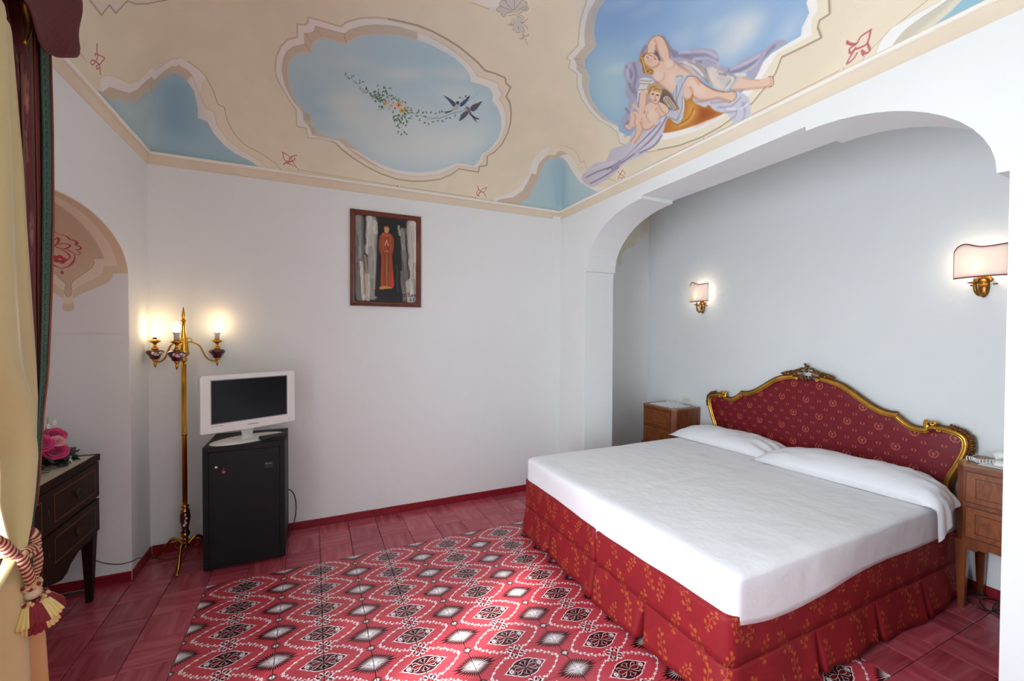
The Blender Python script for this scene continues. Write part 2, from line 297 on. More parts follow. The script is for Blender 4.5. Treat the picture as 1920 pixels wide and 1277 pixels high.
('P',(230,230,222),0.28,14.0,1,[-929,4060,-1098,4144,-1280,4197,-1678,4240,-1646,4187,-1563,4098,-1245,3998,-1002,3992]),
('P',(230,230,222),0.28,14.0,1,[-555,3350,-540,3390,-775,3482,-1078,3515,-1210,3491,-1022,3412,-768,3302,-590,3286]),
('P',(230,230,222),0.28,14.0,1,[1254,2805,1220,2878,1010,2984,702,3012,626,2957,698,2880,932,2758,1231,2721]),
('P',(170,200,214),0.28,14.0,1,[920,2578,782,2673,627,2737,419,2755,192,2763,324,2657,584,2583,903,2537]),
('P',(230,230,222),0.28,14.0,1,[114,3579,91,3655,-200,3721,-445,3744,-663,3735,-520,3643,-209,3579,-7,3519]),
('P',(230,230,222),0.28,14.0,1,[-1264,4216,-1369,4281,-1629,4411,-1837,4367,-1934,4331,-1828,4240,-1568,4173,-1321,4148]),
('P',(230,230,222),0.28,14.0,1,[-424,2737,-626,2845,-850,2940,-1057,2964,-1076,2900,-1098,2850,-845,2737,-610,2730]),
('P',(224,230,226),0.28,14.0,1,[1089,2506,1024,2608,789,2645,569,2694,408,2683,481,2617,735,2479,933,2468]),
('P',(230,230,222),0.28,14.0,1,[1108,3241,1014,3360,792,3406,468,3427,269,3422,376,3351,741,3218,945,3204]),
('P',(170,200,214),0.28,14.0,1,[-456,2847,-566,2925,-854,3003,-1033,3042,-1186,3025,-1037,2924,-850,2851,-649,2849]),
('P',(224,230,226),0.28,14.0,1,[651,2596,491,2699,325,2787,145,2797,-138,2797,-12,2690,284,2597,580,2538]),
('P',(230,230,222),0.28,14.0,1,[1224,2441,1042,2560,876,2653,661,2629,433,2648,665,2540,810,2461,1104,2390]),
('P',(230,230,222),0.28,14.0,1,[209,2720,10,2847,-174,2878,-343,2908,-431,2879,-492,2840,-187,2765,-32,2704]),
('P',(170,200,214),0.28,14.0,1,[-960,3648,-1140,3733,-1336,3830,-1680,3851,-1573,3771,-1610,3713,-1299,3609,-1106,3618]),
('L',(110,140,128),0.6,(1.0,0.8),1,[-887,2962,-858,3017,-774,3062,-662,3140,-552,3182,-467,3231,-350,3275,-232,3306,-82,3316,42,3348]),
('L',(108,136,150),0.8,(1.1,0.8),1,[42,3348,144,3416,264,3375,442,3391,620,3392,804,3337,973,3236,1118,3172,1204,3089,1159,2990,1074,2910]),
('L',(100,130,160),0.7,(1.0,0.8),1,[264,3375,539,3394,792,3355,999,3215,1138,3136]),
('L',(110,140,120),0.7,(0.9,0.8),1,[502,3449,655,3400,788,3277]),
('L',(120,160,185),0.6,(0.9,0.8),1,[1181,2985,1243,2893,1308,2815,1330,2734]),
('L',(110,140,128),0.6,(0.9,0.8),1,[23,3442,82,3551,96,3673,141,3776]),
('P',(88,116,96),0.85,0.7,0,[-890,2961,-905,2967,-912,2981,-897,2975]),
('P',(88,116,96),0.85,0.7,0,[-899,2979,-914,2999,-911,3019,-895,2999]),
('P',(88,116,96),0.85,0.7,0,[-892,2976,-901,2990,-897,3003,-888,2989]),
('P',(70,98,84),0.85,0.7,0,[-867,3052,-850,3060,-830,3049,-846,3041]),
('P',(70,98,84),0.85,0.7,0,[-849,3025,-865,3042,-864,3062,-848,3045]),
('P',(110,136,112),0.85,0.7,0,[-872,3043,-871,3024,-887,3017,-887,3036]),
('P',(70,98,84),0.85,0.7,0,[-801,3003,-779,3000,-763,2980,-785,2983]),
('P',(110,136,112),0.85,0.7,0,[-810,3005,-807,2987,-818,2978,-822,2995]),
('P',(70,98,84),0.85,0.7,0,[-796,3013,-812,3016,-822,3031,-806,3027]),
('P',(70,98,84),0.85,0.7,0,[-759,3090,-749,3102,-731,3099,-740,3086]),
('P',(110,136,112),0.85,0.7,0,[-747,3081,-745,3066,-755,3058,-758,3073]),
('P',(110,136,112),0.85,0.7,0,[-767,3097,-771,3081,-787,3078,-783,3094]),
('P',(70,98,84),0.85,0.7,0,[-670,3051,-687,3068,-687,3090,-669,3073]),
('P',(110,136,112),0.85,0.7,0,[-684,3015,-692,3040,-679,3056,-671,3032]),
('P',(70,98,84),0.85,0.7,0,[-683,3065,-694,3079,-691,3094,-680,3080]),
('P',(70,98,84),0.85,0.7,0,[-649,3055,-626,3054,-608,3033,-632,3035]),
('P',(128,150,130),0.85,0.7,0,[-701,3161,-680,3162,-663,3145,-684,3144]),
('P',(110,136,112),0.85,0.7,0,[-669,3176,-668,3161,-680,3155,-680,3170]),
('P',(110,136,112),0.85,0.7,0,[-667,3154,-676,3173,-667,3189,-658,3169]),
('P',(70,98,84),0.85,0.7,0,[-622,3195,-610,3203,-593,3196,-606,3188]),
('P',(110,136,112),0.85,0.7,0,[-589,3215,-606,3217,-618,3233,-601,3230]),
('P',(110,136,112),0.85,0.7,0,[-633,3200,-625,3178,-636,3163,-644,3184]),
('P',(88,116,96),0.85,0.7,0,[-609,3218,-619,3205,-638,3208,-627,3221]),
('P',(110,136,112),0.85,0.7,0,[-578,3136,-564,3114,-572,3094,-585,3116]),
('P',(128,150,130),0.85,0.7,0,[-560,3118,-579,3124,-588,3142,-570,3136]),
('P',(110,136,112),0.85,0.7,0,[-562,3138,-583,3142,-596,3162,-574,3157]),
('P',(110,136,112),0.85,0.7,0,[-582,3124,-591,3144,-580,3160,-572,3139]),
('P',(70,98,84),0.85,0.7,0,[-563,3120,-587,3142,-587,3172,-563,3149]),
('P',(88,116,96),0.85,0.7,0,[-549,3187,-574,3196,-585,3220,-561,3211]),
('P',(110,136,112),0.85,0.7,0,[-552,3153,-557,3178,-541,3193,-536,3168]),
('P',(128,150,130),0.85,0.7,0,[-558,3176,-543,3157,-547,3137,-562,3156]),
('P',(128,150,130),0.85,0.7,0,[-551,3174,-550,3157,-564,3148,-564,3166]),
('P',(110,136,112),0.85,0.7,0,[-461,3163,-428,3165,-401,3138,-434,3137]),
('P',(88,116,96),0.85,0.7,0,[-516,3225,-505,3256,-471,3260,-483,3229]),
('P',(128,150,130),0.85,0.7,0,[-466,3201,-493,3201,-514,3223,-487,3223]),
('P',(88,116,96),0.85,0.7,0,[-463,3172,-432,3181,-401,3160,-432,3151]),
('P',(128,150,130),0.85,0.7,0,[-482,3179,-514,3192,-527,3224,-496,3211]),
('P',(70,98,84),0.85,0.7,0,[-465,3193,-443,3181,-436,3157,-458,3169]),
('P',(128,150,130),0.85,0.7,0,[-429,3241,-408,3210,-418,3179,-438,3210]),
('P',(70,98,84),0.85,0.7,0,[-488,3217,-502,3196,-530,3199,-515,3219]),
('P',(88,116,96),0.85,0.7,0,[-445,3214,-474,3233,-481,3266,-452,3247]),
('P',(128,150,130),0.85,0.7,0,[-467,3234,-445,3257,-410,3250,-432,3227]),
('P',(128,150,130),0.85,0.7,0,[-460,3265,-478,3285,-476,3308,-458,3288]),
('P',(70,98,84),0.85,0.7,0,[-426,3229,-405,3252,-370,3245,-392,3222]),
('P',(88,116,96),0.85,0.7,0,[-451,3237,-422,3217,-417,3185,-445,3205]),
('P',(128,150,130),0.85,0.7,0,[-442,3272,-451,3240,-484,3235,-474,3266]),
('P',(110,136,112),0.85,0.7,0,[-401,3223,-398,3254,-370,3265,-373,3234]),
('P',(88,116,96),0.85,0.7,0,[-383,3187,-362,3173,-358,3150,-379,3164]),
('P',(128,150,130),0.85,0.7,0,[-384,3166,-404,3189,-401,3215,-381,3192]),
('P',(128,150,130),0.85,0.7,0,[-377,3204,-400,3194,-425,3207,-403,3218]),
('P',(88,116,96),0.85,0.7,0,[-374,3187,-357,3155,-370,3128,-387,3159]),
('P',(128,150,130),0.85,0.7,0,[-384,3206,-409,3233,-405,3264,-381,3238]),
('P',(128,150,130),0.85,0.7,0,[-377,3202,-350,3198,-334,3174,-361,3178]),
('P',(70,98,84),0.85,0.7,0,[-402,3256,-395,3282,-367,3288,-375,3261]),
('P',(110,136,112),0.85,0.7,0,[-381,3245,-408,3250,-425,3274,-398,3269]),
('P',(88,116,96),0.85,0.7,0,[-420,3287,-423,3317,-401,3333,-398,3303]),
('P',(70,98,84),0.85,0.7,0,[-432,3274,-409,3265,-399,3243,-422,3251]),
('P',(88,116,96),0.85,0.7,0,[-419,3251,-403,3258,-385,3249,-401,3241]),
('P',(128,150,130),0.85,0.7,0,[-391,3273,-370,3272,-355,3255,-376,3256]),
('P',(88,116,96),0.85,0.7,0,[-338,3269,-317,3291,-283,3284,-304,3262]),
('P',(70,98,84),0.85,0.7,0,[-379,3238,-356,3227,-349,3204,-371,3215]),
('P',(128,150,130),0.85,0.7,0,[-324,3242,-302,3230,-295,3207,-317,3219]),
('P',(128,150,130),0.85,0.7,0,[-337,3215,-344,3240,-329,3257,-322,3232]),
('P',(70,98,84),0.85,0.7,0,[-321,3219,-352,3231,-366,3261,-334,3249]),
('P',(128,150,130),0.85,0.7,0,[-357,3242,-371,3273,-355,3299,-341,3267]),
('P',(88,116,96),0.85,0.7,0,[-337,3239,-367,3258,-374,3292,-344,3273]),
('P',(70,98,84),0.85,0.7,0,[-381,3206,-348,3209,-322,3183,-355,3181]),
('P',(110,136,112),0.85,0.7,0,[-345,3217,-332,3234,-308,3232,-321,3214]),
('P',(110,136,112),0.85,0.7,0,[-409,3330,-416,3317,-433,3317,-425,3330]),
('P',(70,98,84),0.85,0.7,0,[-429,3322,-414,3333,-394,3325,-409,3315]),
('P',(70,98,84),0.85,0.7,0,[-430,3327,-423,3309,-431,3295,-439,3313]),
('P',(110,136,112),0.85,0.7,0,[-339,3256,-313,3242,-306,3215,-332,3229]),
('P',(88,116,96),0.85,0.7,0,[-290,3273,-259,3271,-238,3245,-269,3247]),
('P',(128,150,130),0.85,0.7,0,[-302,3279,-296,3252,-313,3235,-319,3261]),
('P',(110,136,112),0.85,0.7,0,[-332,3296,-351,3294,-368,3308,-348,3311]),
('P',(70,98,84),0.85,0.7,0,[-331,3300,-354,3291,-379,3306,-355,3314]),
('P',(88,116,96),0.85,0.7,0,[-281,3247,-305,3259,-313,3283,-290,3272]),
('P',(88,116,96),0.85,0.7,0,[-323,3282,-344,3307,-339,3335,-318,3310]),
('P',(88,116,96),0.85,0.7,0,[-332,3297,-315,3280,-316,3258,-333,3275]),
('P',(128,150,130),0.85,0.7,0,[-375,3086,-376,3111,-355,3123,-355,3097]),
('P',(128,150,130),0.85,0.7,0,[-385,3058,-400,3051,-417,3060,-402,3067]),
('P',(128,150,130),0.85,0.7,0,[-367,3094,-383,3114,-379,3137,-363,3117]),
('P',(70,98,84),0.85,0.7,0,[-371,3048,-377,3031,-395,3029,-389,3045]),
('P',(88,116,96),0.85,0.7,0,[-296,3068,-276,3050,-276,3025,-296,3043]),
('P',(88,116,96),0.85,0.7,0,[-292,3081,-269,3069,-262,3046,-284,3057]),
('P',(88,116,96),0.85,0.7,0,[-302,3071,-283,3074,-266,3060,-285,3057]),
('P',(110,136,112),0.85,0.7,0,[-242,3056,-271,3045,-301,3063,-272,3074]),
('P',(110,136,112),0.85,0.7,0,[-248,3096,-272,3117,-272,3146,-248,3125]),
('P',(88,116,96),0.85,0.7,0,[-210,3053,-179,3056,-153,3032,-185,3029]),
('P',(88,116,96),0.85,0.7,0,[-248,3069,-266,3101,-253,3130,-235,3098]),
('P',(70,98,84),0.85,0.7,0,[-249,3097,-253,3122,-236,3136,-232,3112]),
('P',(88,116,96),0.85,0.7,0,[-280,3163,-307,3176,-316,3204,-289,3191]),
('P',(70,98,84),0.85,0.7,0,[-319,3184,-300,3200,-273,3192,-292,3176]),
('P',(70,98,84),0.85,0.7,0,[-295,3166,-299,3195,-278,3213,-274,3183]),
('P',(70,98,84),0.85,0.7,0,[-320,3155,-289,3140,-278,3108,-309,3123]),
('P',(128,150,130),0.85,0.7,0,[-307,3207,-274,3204,-252,3176,-285,3179]),
('P',(88,116,96),0.85,0.7,0,[-222,3168,-233,3193,-221,3213,-210,3189]),
('P',(70,98,84),0.85,0.7,0,[-218,3167,-221,3140,-244,3129,-241,3156]),
('P',(110,136,112),0.85,0.7,0,[-233,3189,-230,3208,-212,3215,-215,3196]),
('P',(88,116,96),0.85,0.7,0,[-193,3143,-197,3170,-178,3187,-174,3160]),
('P',(88,116,96),0.85,0.7,0,[-208,3134,-223,3121,-244,3127,-230,3140]),
('P',(70,98,84),0.85,0.7,0,[-296,3303,-283,3326,-255,3327,-267,3303]),
('P',(110,136,112),0.85,0.7,0,[-250,3273,-244,3297,-220,3304,-226,3280]),
('P',(110,136,112),0.85,0.7,0,[-247,3285,-236,3259,-248,3238,-260,3264]),
('P',(70,98,84),0.85,0.7,0,[-295,3284,-304,3262,-328,3258,-320,3281]),
('P',(88,116,96),0.85,0.7,0,[-243,3241,-236,3224,-245,3210,-252,3227]),
('P',(70,98,84),0.85,0.7,0,[-243,3279,-226,3281,-212,3268,-229,3266]),
('P',(110,136,112),0.85,0.7,0,[-262,3282,-247,3270,-246,3252,-261,3264]),
('P',(70,98,84),0.85,0.7,0,[-256,3261,-268,3243,-291,3244,-279,3262]),
('P',(88,116,96),0.85,0.7,0,[-324,3397,-303,3380,-302,3356,-322,3373]),
('P',(110,136,112),0.85,0.7,0,[-335,3378,-348,3395,-344,3414,-331,3396]),
('P',(88,116,96),0.85,0.7,0,[-290,3386,-311,3397,-318,3419,-297,3408]),
('P',(110,136,112),0.85,0.7,0,[-291,3358,-314,3376,-317,3403,-294,3386]),
('P',(70,98,84),0.85,0.7,0,[-345,3366,-361,3387,-356,3409,-340,3388]),
('P',(128,150,130),0.85,0.7,0,[-323,3441,-309,3449,-293,3442,-306,3434]),
('P',(88,116,96),0.85,0.7,0,[-345,3460,-352,3446,-369,3445,-362,3459]),
('P',(128,150,130),0.85,0.7,0,[-338,3434,-320,3443,-299,3433,-317,3424]),
('P',(88,116,96),0.85,0.7,0,[-274,3377,-283,3364,-301,3365,-292,3379]),
('P',(110,136,112),0.85,0.7,0,[-256,3411,-272,3403,-291,3413,-275,3420]),
('P',(128,150,130),0.85,0.7,0,[-250,3388,-246,3370,-257,3359,-261,3376]),
('P',(70,98,84),0.85,0.7,0,[-272,3392,-279,3376,-298,3374,-290,3390]),
('P',(70,98,84),0.85,0.7,0,[-271,3401,-289,3390,-310,3399,-293,3410]),
('P',(70,98,84),0.85,0.7,0,[-131,3237,-136,3215,-157,3207,-153,3230]),
('P',(70,98,84),0.85,0.7,0,[-184,3212,-203,3201,-226,3212,-207,3222]),
('P',(88,116,96),0.85,0.7,0,[-158,3244,-183,3239,-206,3257,-180,3262]),
('P',(110,136,112),0.85,0.7,0,[-136,3220,-118,3223,-103,3210,-121,3207]),
('P',(88,116,96),0.85,0.7,0,[-161,3186,-141,3165,-144,3138,-164,3160]),
('P',(110,136,112),0.85,0.7,0,[-153,3184,-138,3170,-138,3152,-153,3165]),
('P',(110,136,112),0.85,0.7,0,[-119,3146,-145,3144,-166,3164,-139,3166]),
('P',(88,116,96),0.85,0.7,0,[-83,3193,-105,3183,-129,3195,-107,3206]),
('P',(70,98,84),0.85,0.7,0,[-67,3152,-84,3157,-92,3173,-75,3168]),
('P',(88,116,96),0.85,0.7,0,[-131,3178,-117,3193,-95,3189,-109,3174]),
('P',(110,136,112),0.85,0.7,0,[-111,3207,-84,3205,-67,3183,-93,3185]),
('P',(88,116,96),0.85,0.7,0,[-77,3191,-66,3203,-47,3200,-59,3188]),
('P',(70,98,84),0.85,0.7,0,[-8,3200,-24,3193,-40,3202,-24,3209]),
('P',(88,116,96),0.85,0.7,0,[-24,3210,-46,3203,-66,3216,-45,3223]),
('P',(70,98,84),0.85,0.7,0,[-60,3207,-54,3223,-36,3226,-43,3210]),
('P',(88,116,96),0.85,0.7,0,[-33,3214,-24,3235,0,3238,-9,3217]),
('P',(128,150,130),0.85,0.7,0,[-32,3176,-15,3185,4,3177,-13,3167]),
('P',(70,98,84),0.85,0.7,0,[-18,3206,1,3206,14,3191,-5,3191]),
('P',(128,150,130),0.85,0.7,0,[58,3211,49,3195,31,3193,39,3209]),
('P',(110,136,112),0.85,0.7,0,[90,3225,111,3234,133,3222,112,3213]),
('P',(128,150,130),0.85,0.7,0,[43,3236,26,3220,2,3226,18,3242]),
('P',(70,98,84),0.85,0.7,0,[83,3200,90,3227,116,3236,110,3209]),
('P',(110,136,112),0.85,0.7,0,[71,3226,61,3210,41,3209,51,3225]),
('P',(110,136,112),0.85,0.7,0,[-99,3432,-85,3413,-91,3393,-104,3412]),
('P',(88,116,96),0.85,0.7,0,[-112,3385,-96,3388,-81,3377,-97,3373]),
('P',(110,136,112),0.85,0.7,0,[-116,3441,-92,3427,-86,3402,-110,3415]),
('P',(110,136,112),0.85,0.7,0,[-109,3394,-86,3394,-70,3377,-92,3376]),
('P',(70,98,84),0.85,0.7,0,[-77,3433,-102,3437,-115,3458,-91,3454]),
('P',(110,136,112),0.85,0.7,0,[-72,3376,-59,3386,-42,3380,-55,3370]),
('P',(70,98,84),0.85,0.7,0,[-23,3499,-50,3478,-86,3489,-59,3510]),
('P',(88,116,96),0.85,0.7,0,[-17,3508,-7,3532,20,3536,10,3512]),
('P',(128,150,130),0.85,0.7,0,[0,3482,-35,3476,-64,3500,-30,3506]),
('P',(110,136,112),0.85,0.7,0,[-19,3451,-13,3478,13,3487,7,3460]),
('P',(128,150,130),0.85,0.7,0,[-5,3448,8,3466,32,3465,19,3447]),
('P',(70,98,84),0.85,0.7,0,[-1,3496,24,3484,31,3458,7,3470]),
('P',(70,98,84),0.85,0.7,0,[8,3468,31,3461,41,3440,18,3446]),
('P',(128,150,130),0.85,0.7,0,[12,3509,37,3486,34,3454,10,3478]),
('P',(110,136,112),0.85,0.7,0,[-22,3532,-31,3568,-7,3594,2,3557]),
('P',(110,136,112),0.85,0.7,0,[-28,3526,-46,3543,-46,3566,-27,3549]),
('P',(128,150,130),0.85,0.7,0,[-49,3570,-57,3601,-38,3623,-29,3592]),
('P',(88,116,96),0.85,0.7,0,[-65,3554,-70,3524,-97,3513,-92,3542]),
('P',(70,98,84),0.85,0.7,0,[-34,3539,-66,3561,-71,3599,-38,3576]),
('P',(128,150,130),0.85,0.7,0,[-86,3542,-78,3572,-49,3581,-56,3551]),
('P',(128,150,130),0.85,0.7,0,[-36,3568,2,3571,30,3542,-8,3539]),
('P',(88,116,96),0.85,0.7,0,[-72,3553,-58,3519,-76,3491,-90,3525]),
('P',(110,136,112),0.85,0.7,0,[53,3540,41,3572,58,3598,71,3566]),
('P',(70,98,84),0.85,0.7,0,[64,3527,89,3508,89,3477,64,3497]),
('P',(70,98,84),0.85,0.7,0,[-1,3498,-8,3526,10,3546,17,3518]),
('P',(88,116,96),0.85,0.7,0,[61,3552,42,3534,15,3540,33,3558]),
('P',(110,136,112),0.85,0.7,0,[42,3492,59,3520,94,3521,77,3493]),
('P',(110,136,112),0.85,0.7,0,[13,3559,37,3579,70,3570,46,3550]),
('P',(88,116,96),0.85,0.7,0,[11,3564,-13,3555,-36,3569,-13,3578]),
('P',(110,136,112),0.85,0.7,0,[31,3518,18,3545,32,3570,45,3542]),
('P',(88,116,96),0.85,0.7,0,[34,3610,6,3635,6,3670,35,3645]),
('P',(88,116,96),0.85,0.7,0,[27,3583,59,3607,100,3595,68,3571]),
('P',(128,150,130),0.85,0.7,0,[39,3586,37,3615,58,3632,61,3603]),
('P',(88,116,96),0.85,0.7,0,[104,3477,141,3473,163,3441,126,3446]),
('P',(128,150,130),0.85,0.7,0,[114,3497,140,3470,135,3435,109,3462]),
('P',(88,116,96),0.85,0.7,0,[91,3481,91,3454,70,3440,69,3466]),
('P',(128,150,130),0.85,0.7,0,[70,3490,99,3471,103,3439,75,3457]),
('P',(70,98,84),0.85,0.7,0,[83,3494,71,3528,92,3555,103,3521]),
('P',(70,98,84),0.85,0.7,0,[153,3510,151,3482,128,3468,129,3496]),
('P',(110,136,112),0.85,0.7,0,[166,3529,181,3555,213,3558,198,3531]),
('P',(110,136,112),0.85,0.7,0,[175,3540,174,3511,150,3496,151,3525]),
('P',(88,116,96),0.85,0.7,0,[159,3526,161,3563,193,3582,191,3544]),
('P',(88,116,96),0.85,0.7,0,[148,3361,120,3353,95,3370,123,3378]),
('P',(70,98,84),0.85,0.7,0,[112,3436,122,3414,111,3395,101,3416]),
('P',(128,150,130),0.85,0.7,0,[131,3384,151,3378,159,3359,140,3365]),
('P',(70,98,84),0.85,0.7,0,[119,3433,126,3404,107,3384,100,3412]),
('P',(110,136,112),0.85,0.7,0,[168,3417,191,3399,191,3372,169,3390]),
('P',(110,136,112),0.85,0.7,0,[101,3433,85,3447,87,3468,103,3453]),
('P',(110,136,112),0.85,0.7,0,[101,3413,126,3411,140,3389,115,3392]),
('P',(70,98,84),0.85,0.7,0,[155,3405,124,3411,108,3439,139,3433]),
('P',(128,150,130),0.85,0.7,0,[171,3387,169,3357,143,3342,145,3372]),
('P',(128,150,130),0.85,0.7,0,[177,3327,192,3351,222,3351,206,3328]),
('P',(128,150,130),0.85,0.7,0,[223,3377,197,3370,174,3386,200,3393]),
('P',(88,116,96),0.85,0.7,0,[142,3345,119,3331,91,3342,115,3356]),
('P',(110,136,112),0.85,0.7,0,[150,3355,154,3380,177,3390,173,3366]),
('P',(110,136,112),0.85,0.7,0,[136,3333,128,3359,145,3380,152,3353]),
('P',(128,150,130),0.85,0.7,0,[181,3363,166,3383,173,3406,187,3386]),
('P',(110,136,112),0.85,0.7,0,[157,3366,163,3339,145,3319,139,3346]),
('P',(88,116,96),0.85,0.7,0,[279,3364,258,3354,236,3365,257,3375]),
('P',(70,98,84),0.85,0.7,0,[229,3323,234,3299,217,3282,213,3306]),
('P',(110,136,112),0.85,0.7,0,[242,3346,223,3353,217,3372,236,3364]),
('P',(128,150,130),0.85,0.7,0,[234,3345,227,3366,240,3382,246,3362]),
('P',(110,136,112),0.85,0.7,0,[259,3337,237,3320,208,3328,230,3345]),
('P',(88,116,96),0.85,0.7,0,[231,3480,204,3471,180,3487,206,3496]),
('P',(70,98,84),0.85,0.7,0,[248,3481,225,3464,196,3472,219,3490]),
('P',(70,98,84),0.85,0.7,0,[251,3455,261,3433,249,3414,239,3436]),
('P',(110,136,112),0.85,0.7,0,[251,3494,269,3490,278,3473,259,3477]),
('P',(128,150,130),0.85,0.7,0,[346,3365,362,3350,359,3329,343,3344]),
('P',(70,98,84),0.85,0.7,0,[345,3358,369,3345,373,3320,349,3333]),
('P',(88,116,96),0.85,0.7,0,[327,3366,350,3357,358,3335,335,3343]),
('P',(110,136,112),0.85,0.7,0,[338,3332,330,3353,342,3371,350,3350]),
('P',(110,136,112),0.9,0.7,0,[32,3678,6,3654,-31,3662,-6,3686]),
('P',(110,136,112),0.9,0.7,0,[55,3745,21,3765,14,3803,48,3782]),
('P',(88,116,96),0.9,0.7,0,[107,3624,135,3597,131,3561,104,3588]),
('P',(88,116,96),0.9,0.7,0,[151,3647,185,3628,192,3592,158,3610]),
('P',(88,116,96),0.9,0.7,0,[144,3728,145,3765,176,3784,175,3747]),
('P',(88,116,96),0.9,0.7,0,[125,3779,89,3797,79,3834,115,3817]),
('P',(110,136,112),0.9,0.7,0,[175,3778,204,3801,242,3791,213,3768]),
('P',(110,136,112),0.9,0.7,0,[68,3711,58,3676,24,3665,33,3700]),
('P',(110,136,112),0.9,0.7,0,[383,3334,382,3299,352,3280,353,3315]),
('P',(88,116,96),0.9,0.7,0,[434,3354,464,3333,465,3297,435,3319]),
('P',(110,136,112),0.9,0.7,0,[381,3412,348,3398,316,3415,349,3430]),
('P',(110,136,112),0.9,0.7,0,[418,3435,397,3465,408,3499,430,3469]),
('P',(110,136,112),0.9,0.7,0,[534,3332,524,3298,491,3285,500,3319]),
('P',(110,136,112),0.9,0.7,0,[588,3321,612,3294,605,3260,580,3286]),
('P',(88,116,96),0.9,0.7,0,[536,3379,501,3368,470,3389,505,3400]),
('P',(110,136,112),0.9,0.7,0,[666,3311,701,3300,711,3266,677,3277]),
('P',(88,116,96),0.9,0.7,0,[540,3472,506,3490,500,3526,534,3509]),
('P',(110,136,112),0.9,0.7,0,[583,3479,583,3516,614,3538,614,3501]),
('P',(110,136,112),0.9,0.7,0,[635,3452,669,3468,703,3452,668,3436]),
('P',(110,136,112),0.9,0.7,0,[757,3284,768,3250,746,3221,735,3255]),
('P',(88,116,96),0.9,0.7,0,[791,3261,809,3230,793,3197,776,3228]),
('P',(110,136,112),0.9,0.7,0,[785,3389,749,3399,737,3434,773,3423]),
('P',(88,116,96),0.9,0.7,0,[824,3380,842,3414,880,3422,862,3388]),
('P',(110,136,112),0.9,0.7,0,[929,3310,897,3327,893,3363,926,3346]),
('P',(110,136,112),0.9,0.7,0,[945,3306,977,3328,1013,3318,981,3296]),
('P',(110,136,112),0.9,0.7,0,[1066,3216,1045,3244,1058,3279,1079,3251]),
('P',(110,136,112),0.9,0.7,0,[1144,3199,1166,3230,1205,3233,1182,3202]),
('P',(110,136,112),0.9,0.7,0,[1115,2893,1146,2877,1149,2844,1118,2859]),
('P',(88,116,96),0.9,0.7,0,[1137,2887,1172,2901,1202,2885,1167,2871]),
('P',(110,136,112),0.9,0.7,0,[1076,2917,1043,2902,1012,2916,1045,2932]),
('P',(208,204,200),0.95,0.8,0,[-138,3263,-143,3281,-159,3291,-176,3288,-184,3273,-178,3256,-163,3246,-146,3249]),
('P',(208,204,200),0.95,0.8,0,[-158,3284,-163,3301,-179,3312,-196,3309,-204,3294,-199,3277,-183,3266,-166,3269]),
('P',(208,204,200),0.95,0.8,0,[-182,3273,-187,3291,-203,3301,-220,3298,-228,3284,-222,3266,-206,3256,-190,3259]),
('P',(208,204,200),0.95,0.8,0,[-176,3246,-181,3264,-197,3274,-214,3271,-222,3257,-216,3239,-200,3229,-184,3232]),
('P',(208,204,200),0.95,0.8,0,[-149,3240,-154,3257,-170,3268,-187,3265,-195,3250,-189,3233,-174,3223,-157,3226]),
('P',(170,140,140),0.9,0.8,0,[-169,3263,-173,3274,-182,3280,-192,3278,-197,3270,-194,3259,-184,3253,-174,3255]),
('P',(214,208,204),0.95,0.8,0,[-60,3268,-65,3287,-82,3298,-101,3294,-109,3279,-104,3260,-87,3249,-69,3253]),
('P',(214,208,204),0.95,0.8,0,[-82,3290,-87,3309,-104,3320,-122,3316,-131,3301,-126,3282,-109,3271,-91,3275]),
('P',(214,208,204),0.95,0.8,0,[-107,3279,-113,3298,-130,3309,-148,3305,-156,3290,-151,3271,-134,3261,-116,3264]),
('P',(214,208,204),0.95,0.8,0,[-101,3250,-107,3269,-123,3280,-141,3276,-150,3261,-145,3243,-128,3232,-110,3235]),
('P',(214,208,204),0.95,0.8,0,[-72,3243,-78,3262,-94,3273,-112,3270,-121,3254,-116,3236,-99,3225,-81,3228]),
('P',(150,150,140),0.9,0.8,0,[-94,3268,-98,3279,-108,3286,-119,3284,-124,3275,-120,3264,-110,3257,-100,3259]),
('P',(202,208,210),0.95,0.8,0,[-117,3375,-123,3394,-140,3405,-159,3402,-168,3386,-162,3367,-144,3356,-126,3359]),
('P',(202,208,210),0.95,0.8,0,[-139,3398,-145,3417,-163,3428,-181,3424,-190,3408,-184,3390,-167,3379,-148,3382]),
('P',(202,208,210),0.95,0.8,0,[-165,3386,-171,3405,-188,3416,-207,3413,-215,3397,-209,3378,-192,3367,-174,3370]),
('P',(202,208,210),0.95,0.8,0,[-158,3357,-164,3376,-182,3387,-200,3383,-209,3368,-202,3349,-185,3338,-167,3341]),
('P',(202,208,210),0.95,0.8,0,[-129,3350,-135,3369,-152,3380,-170,3377,-179,3361,-173,3342,-156,3331,-138,3334]),
('P',(170,180,160),0.9,0.8,0,[-152,3375,-155,3387,-166,3393,-177,3391,-182,3382,-178,3371,-168,3364,-157,3366]),
('P',(216,206,206),0.95,0.8,0,[-13,3353,-19,3373,-37,3385,-57,3381,-67,3365,-61,3345,-43,3333,-23,3336]),
('P',(216,206,206),0.95,0.8,0,[-36,3377,-42,3397,-61,3409,-80,3405,-90,3389,-84,3368,-66,3357,-46,3360]),
('P',(216,206,206),0.95,0.8,0,[-64,3365,-70,3385,-88,3397,-108,3393,-117,3376,-111,3356,-93,3345,-74,3348]),
('P',(216,206,206),0.95,0.8,0,[-58,3334,-64,3354,-82,3365,-101,3362,-111,3345,-105,3326,-87,3314,-67,3317]),
('P',(216,206,206),0.95,0.8,0,[-26,3327,-32,3347,-50,3358,-70,3355,-80,3338,-74,3318,-56,3307,-36,3310]),
('P',(150,70,80),0.9,0.8,0,[-50,3353,-54,3365,-65,3372,-76,3370,-82,3360,-79,3348,-68,3341,-56,3343]),
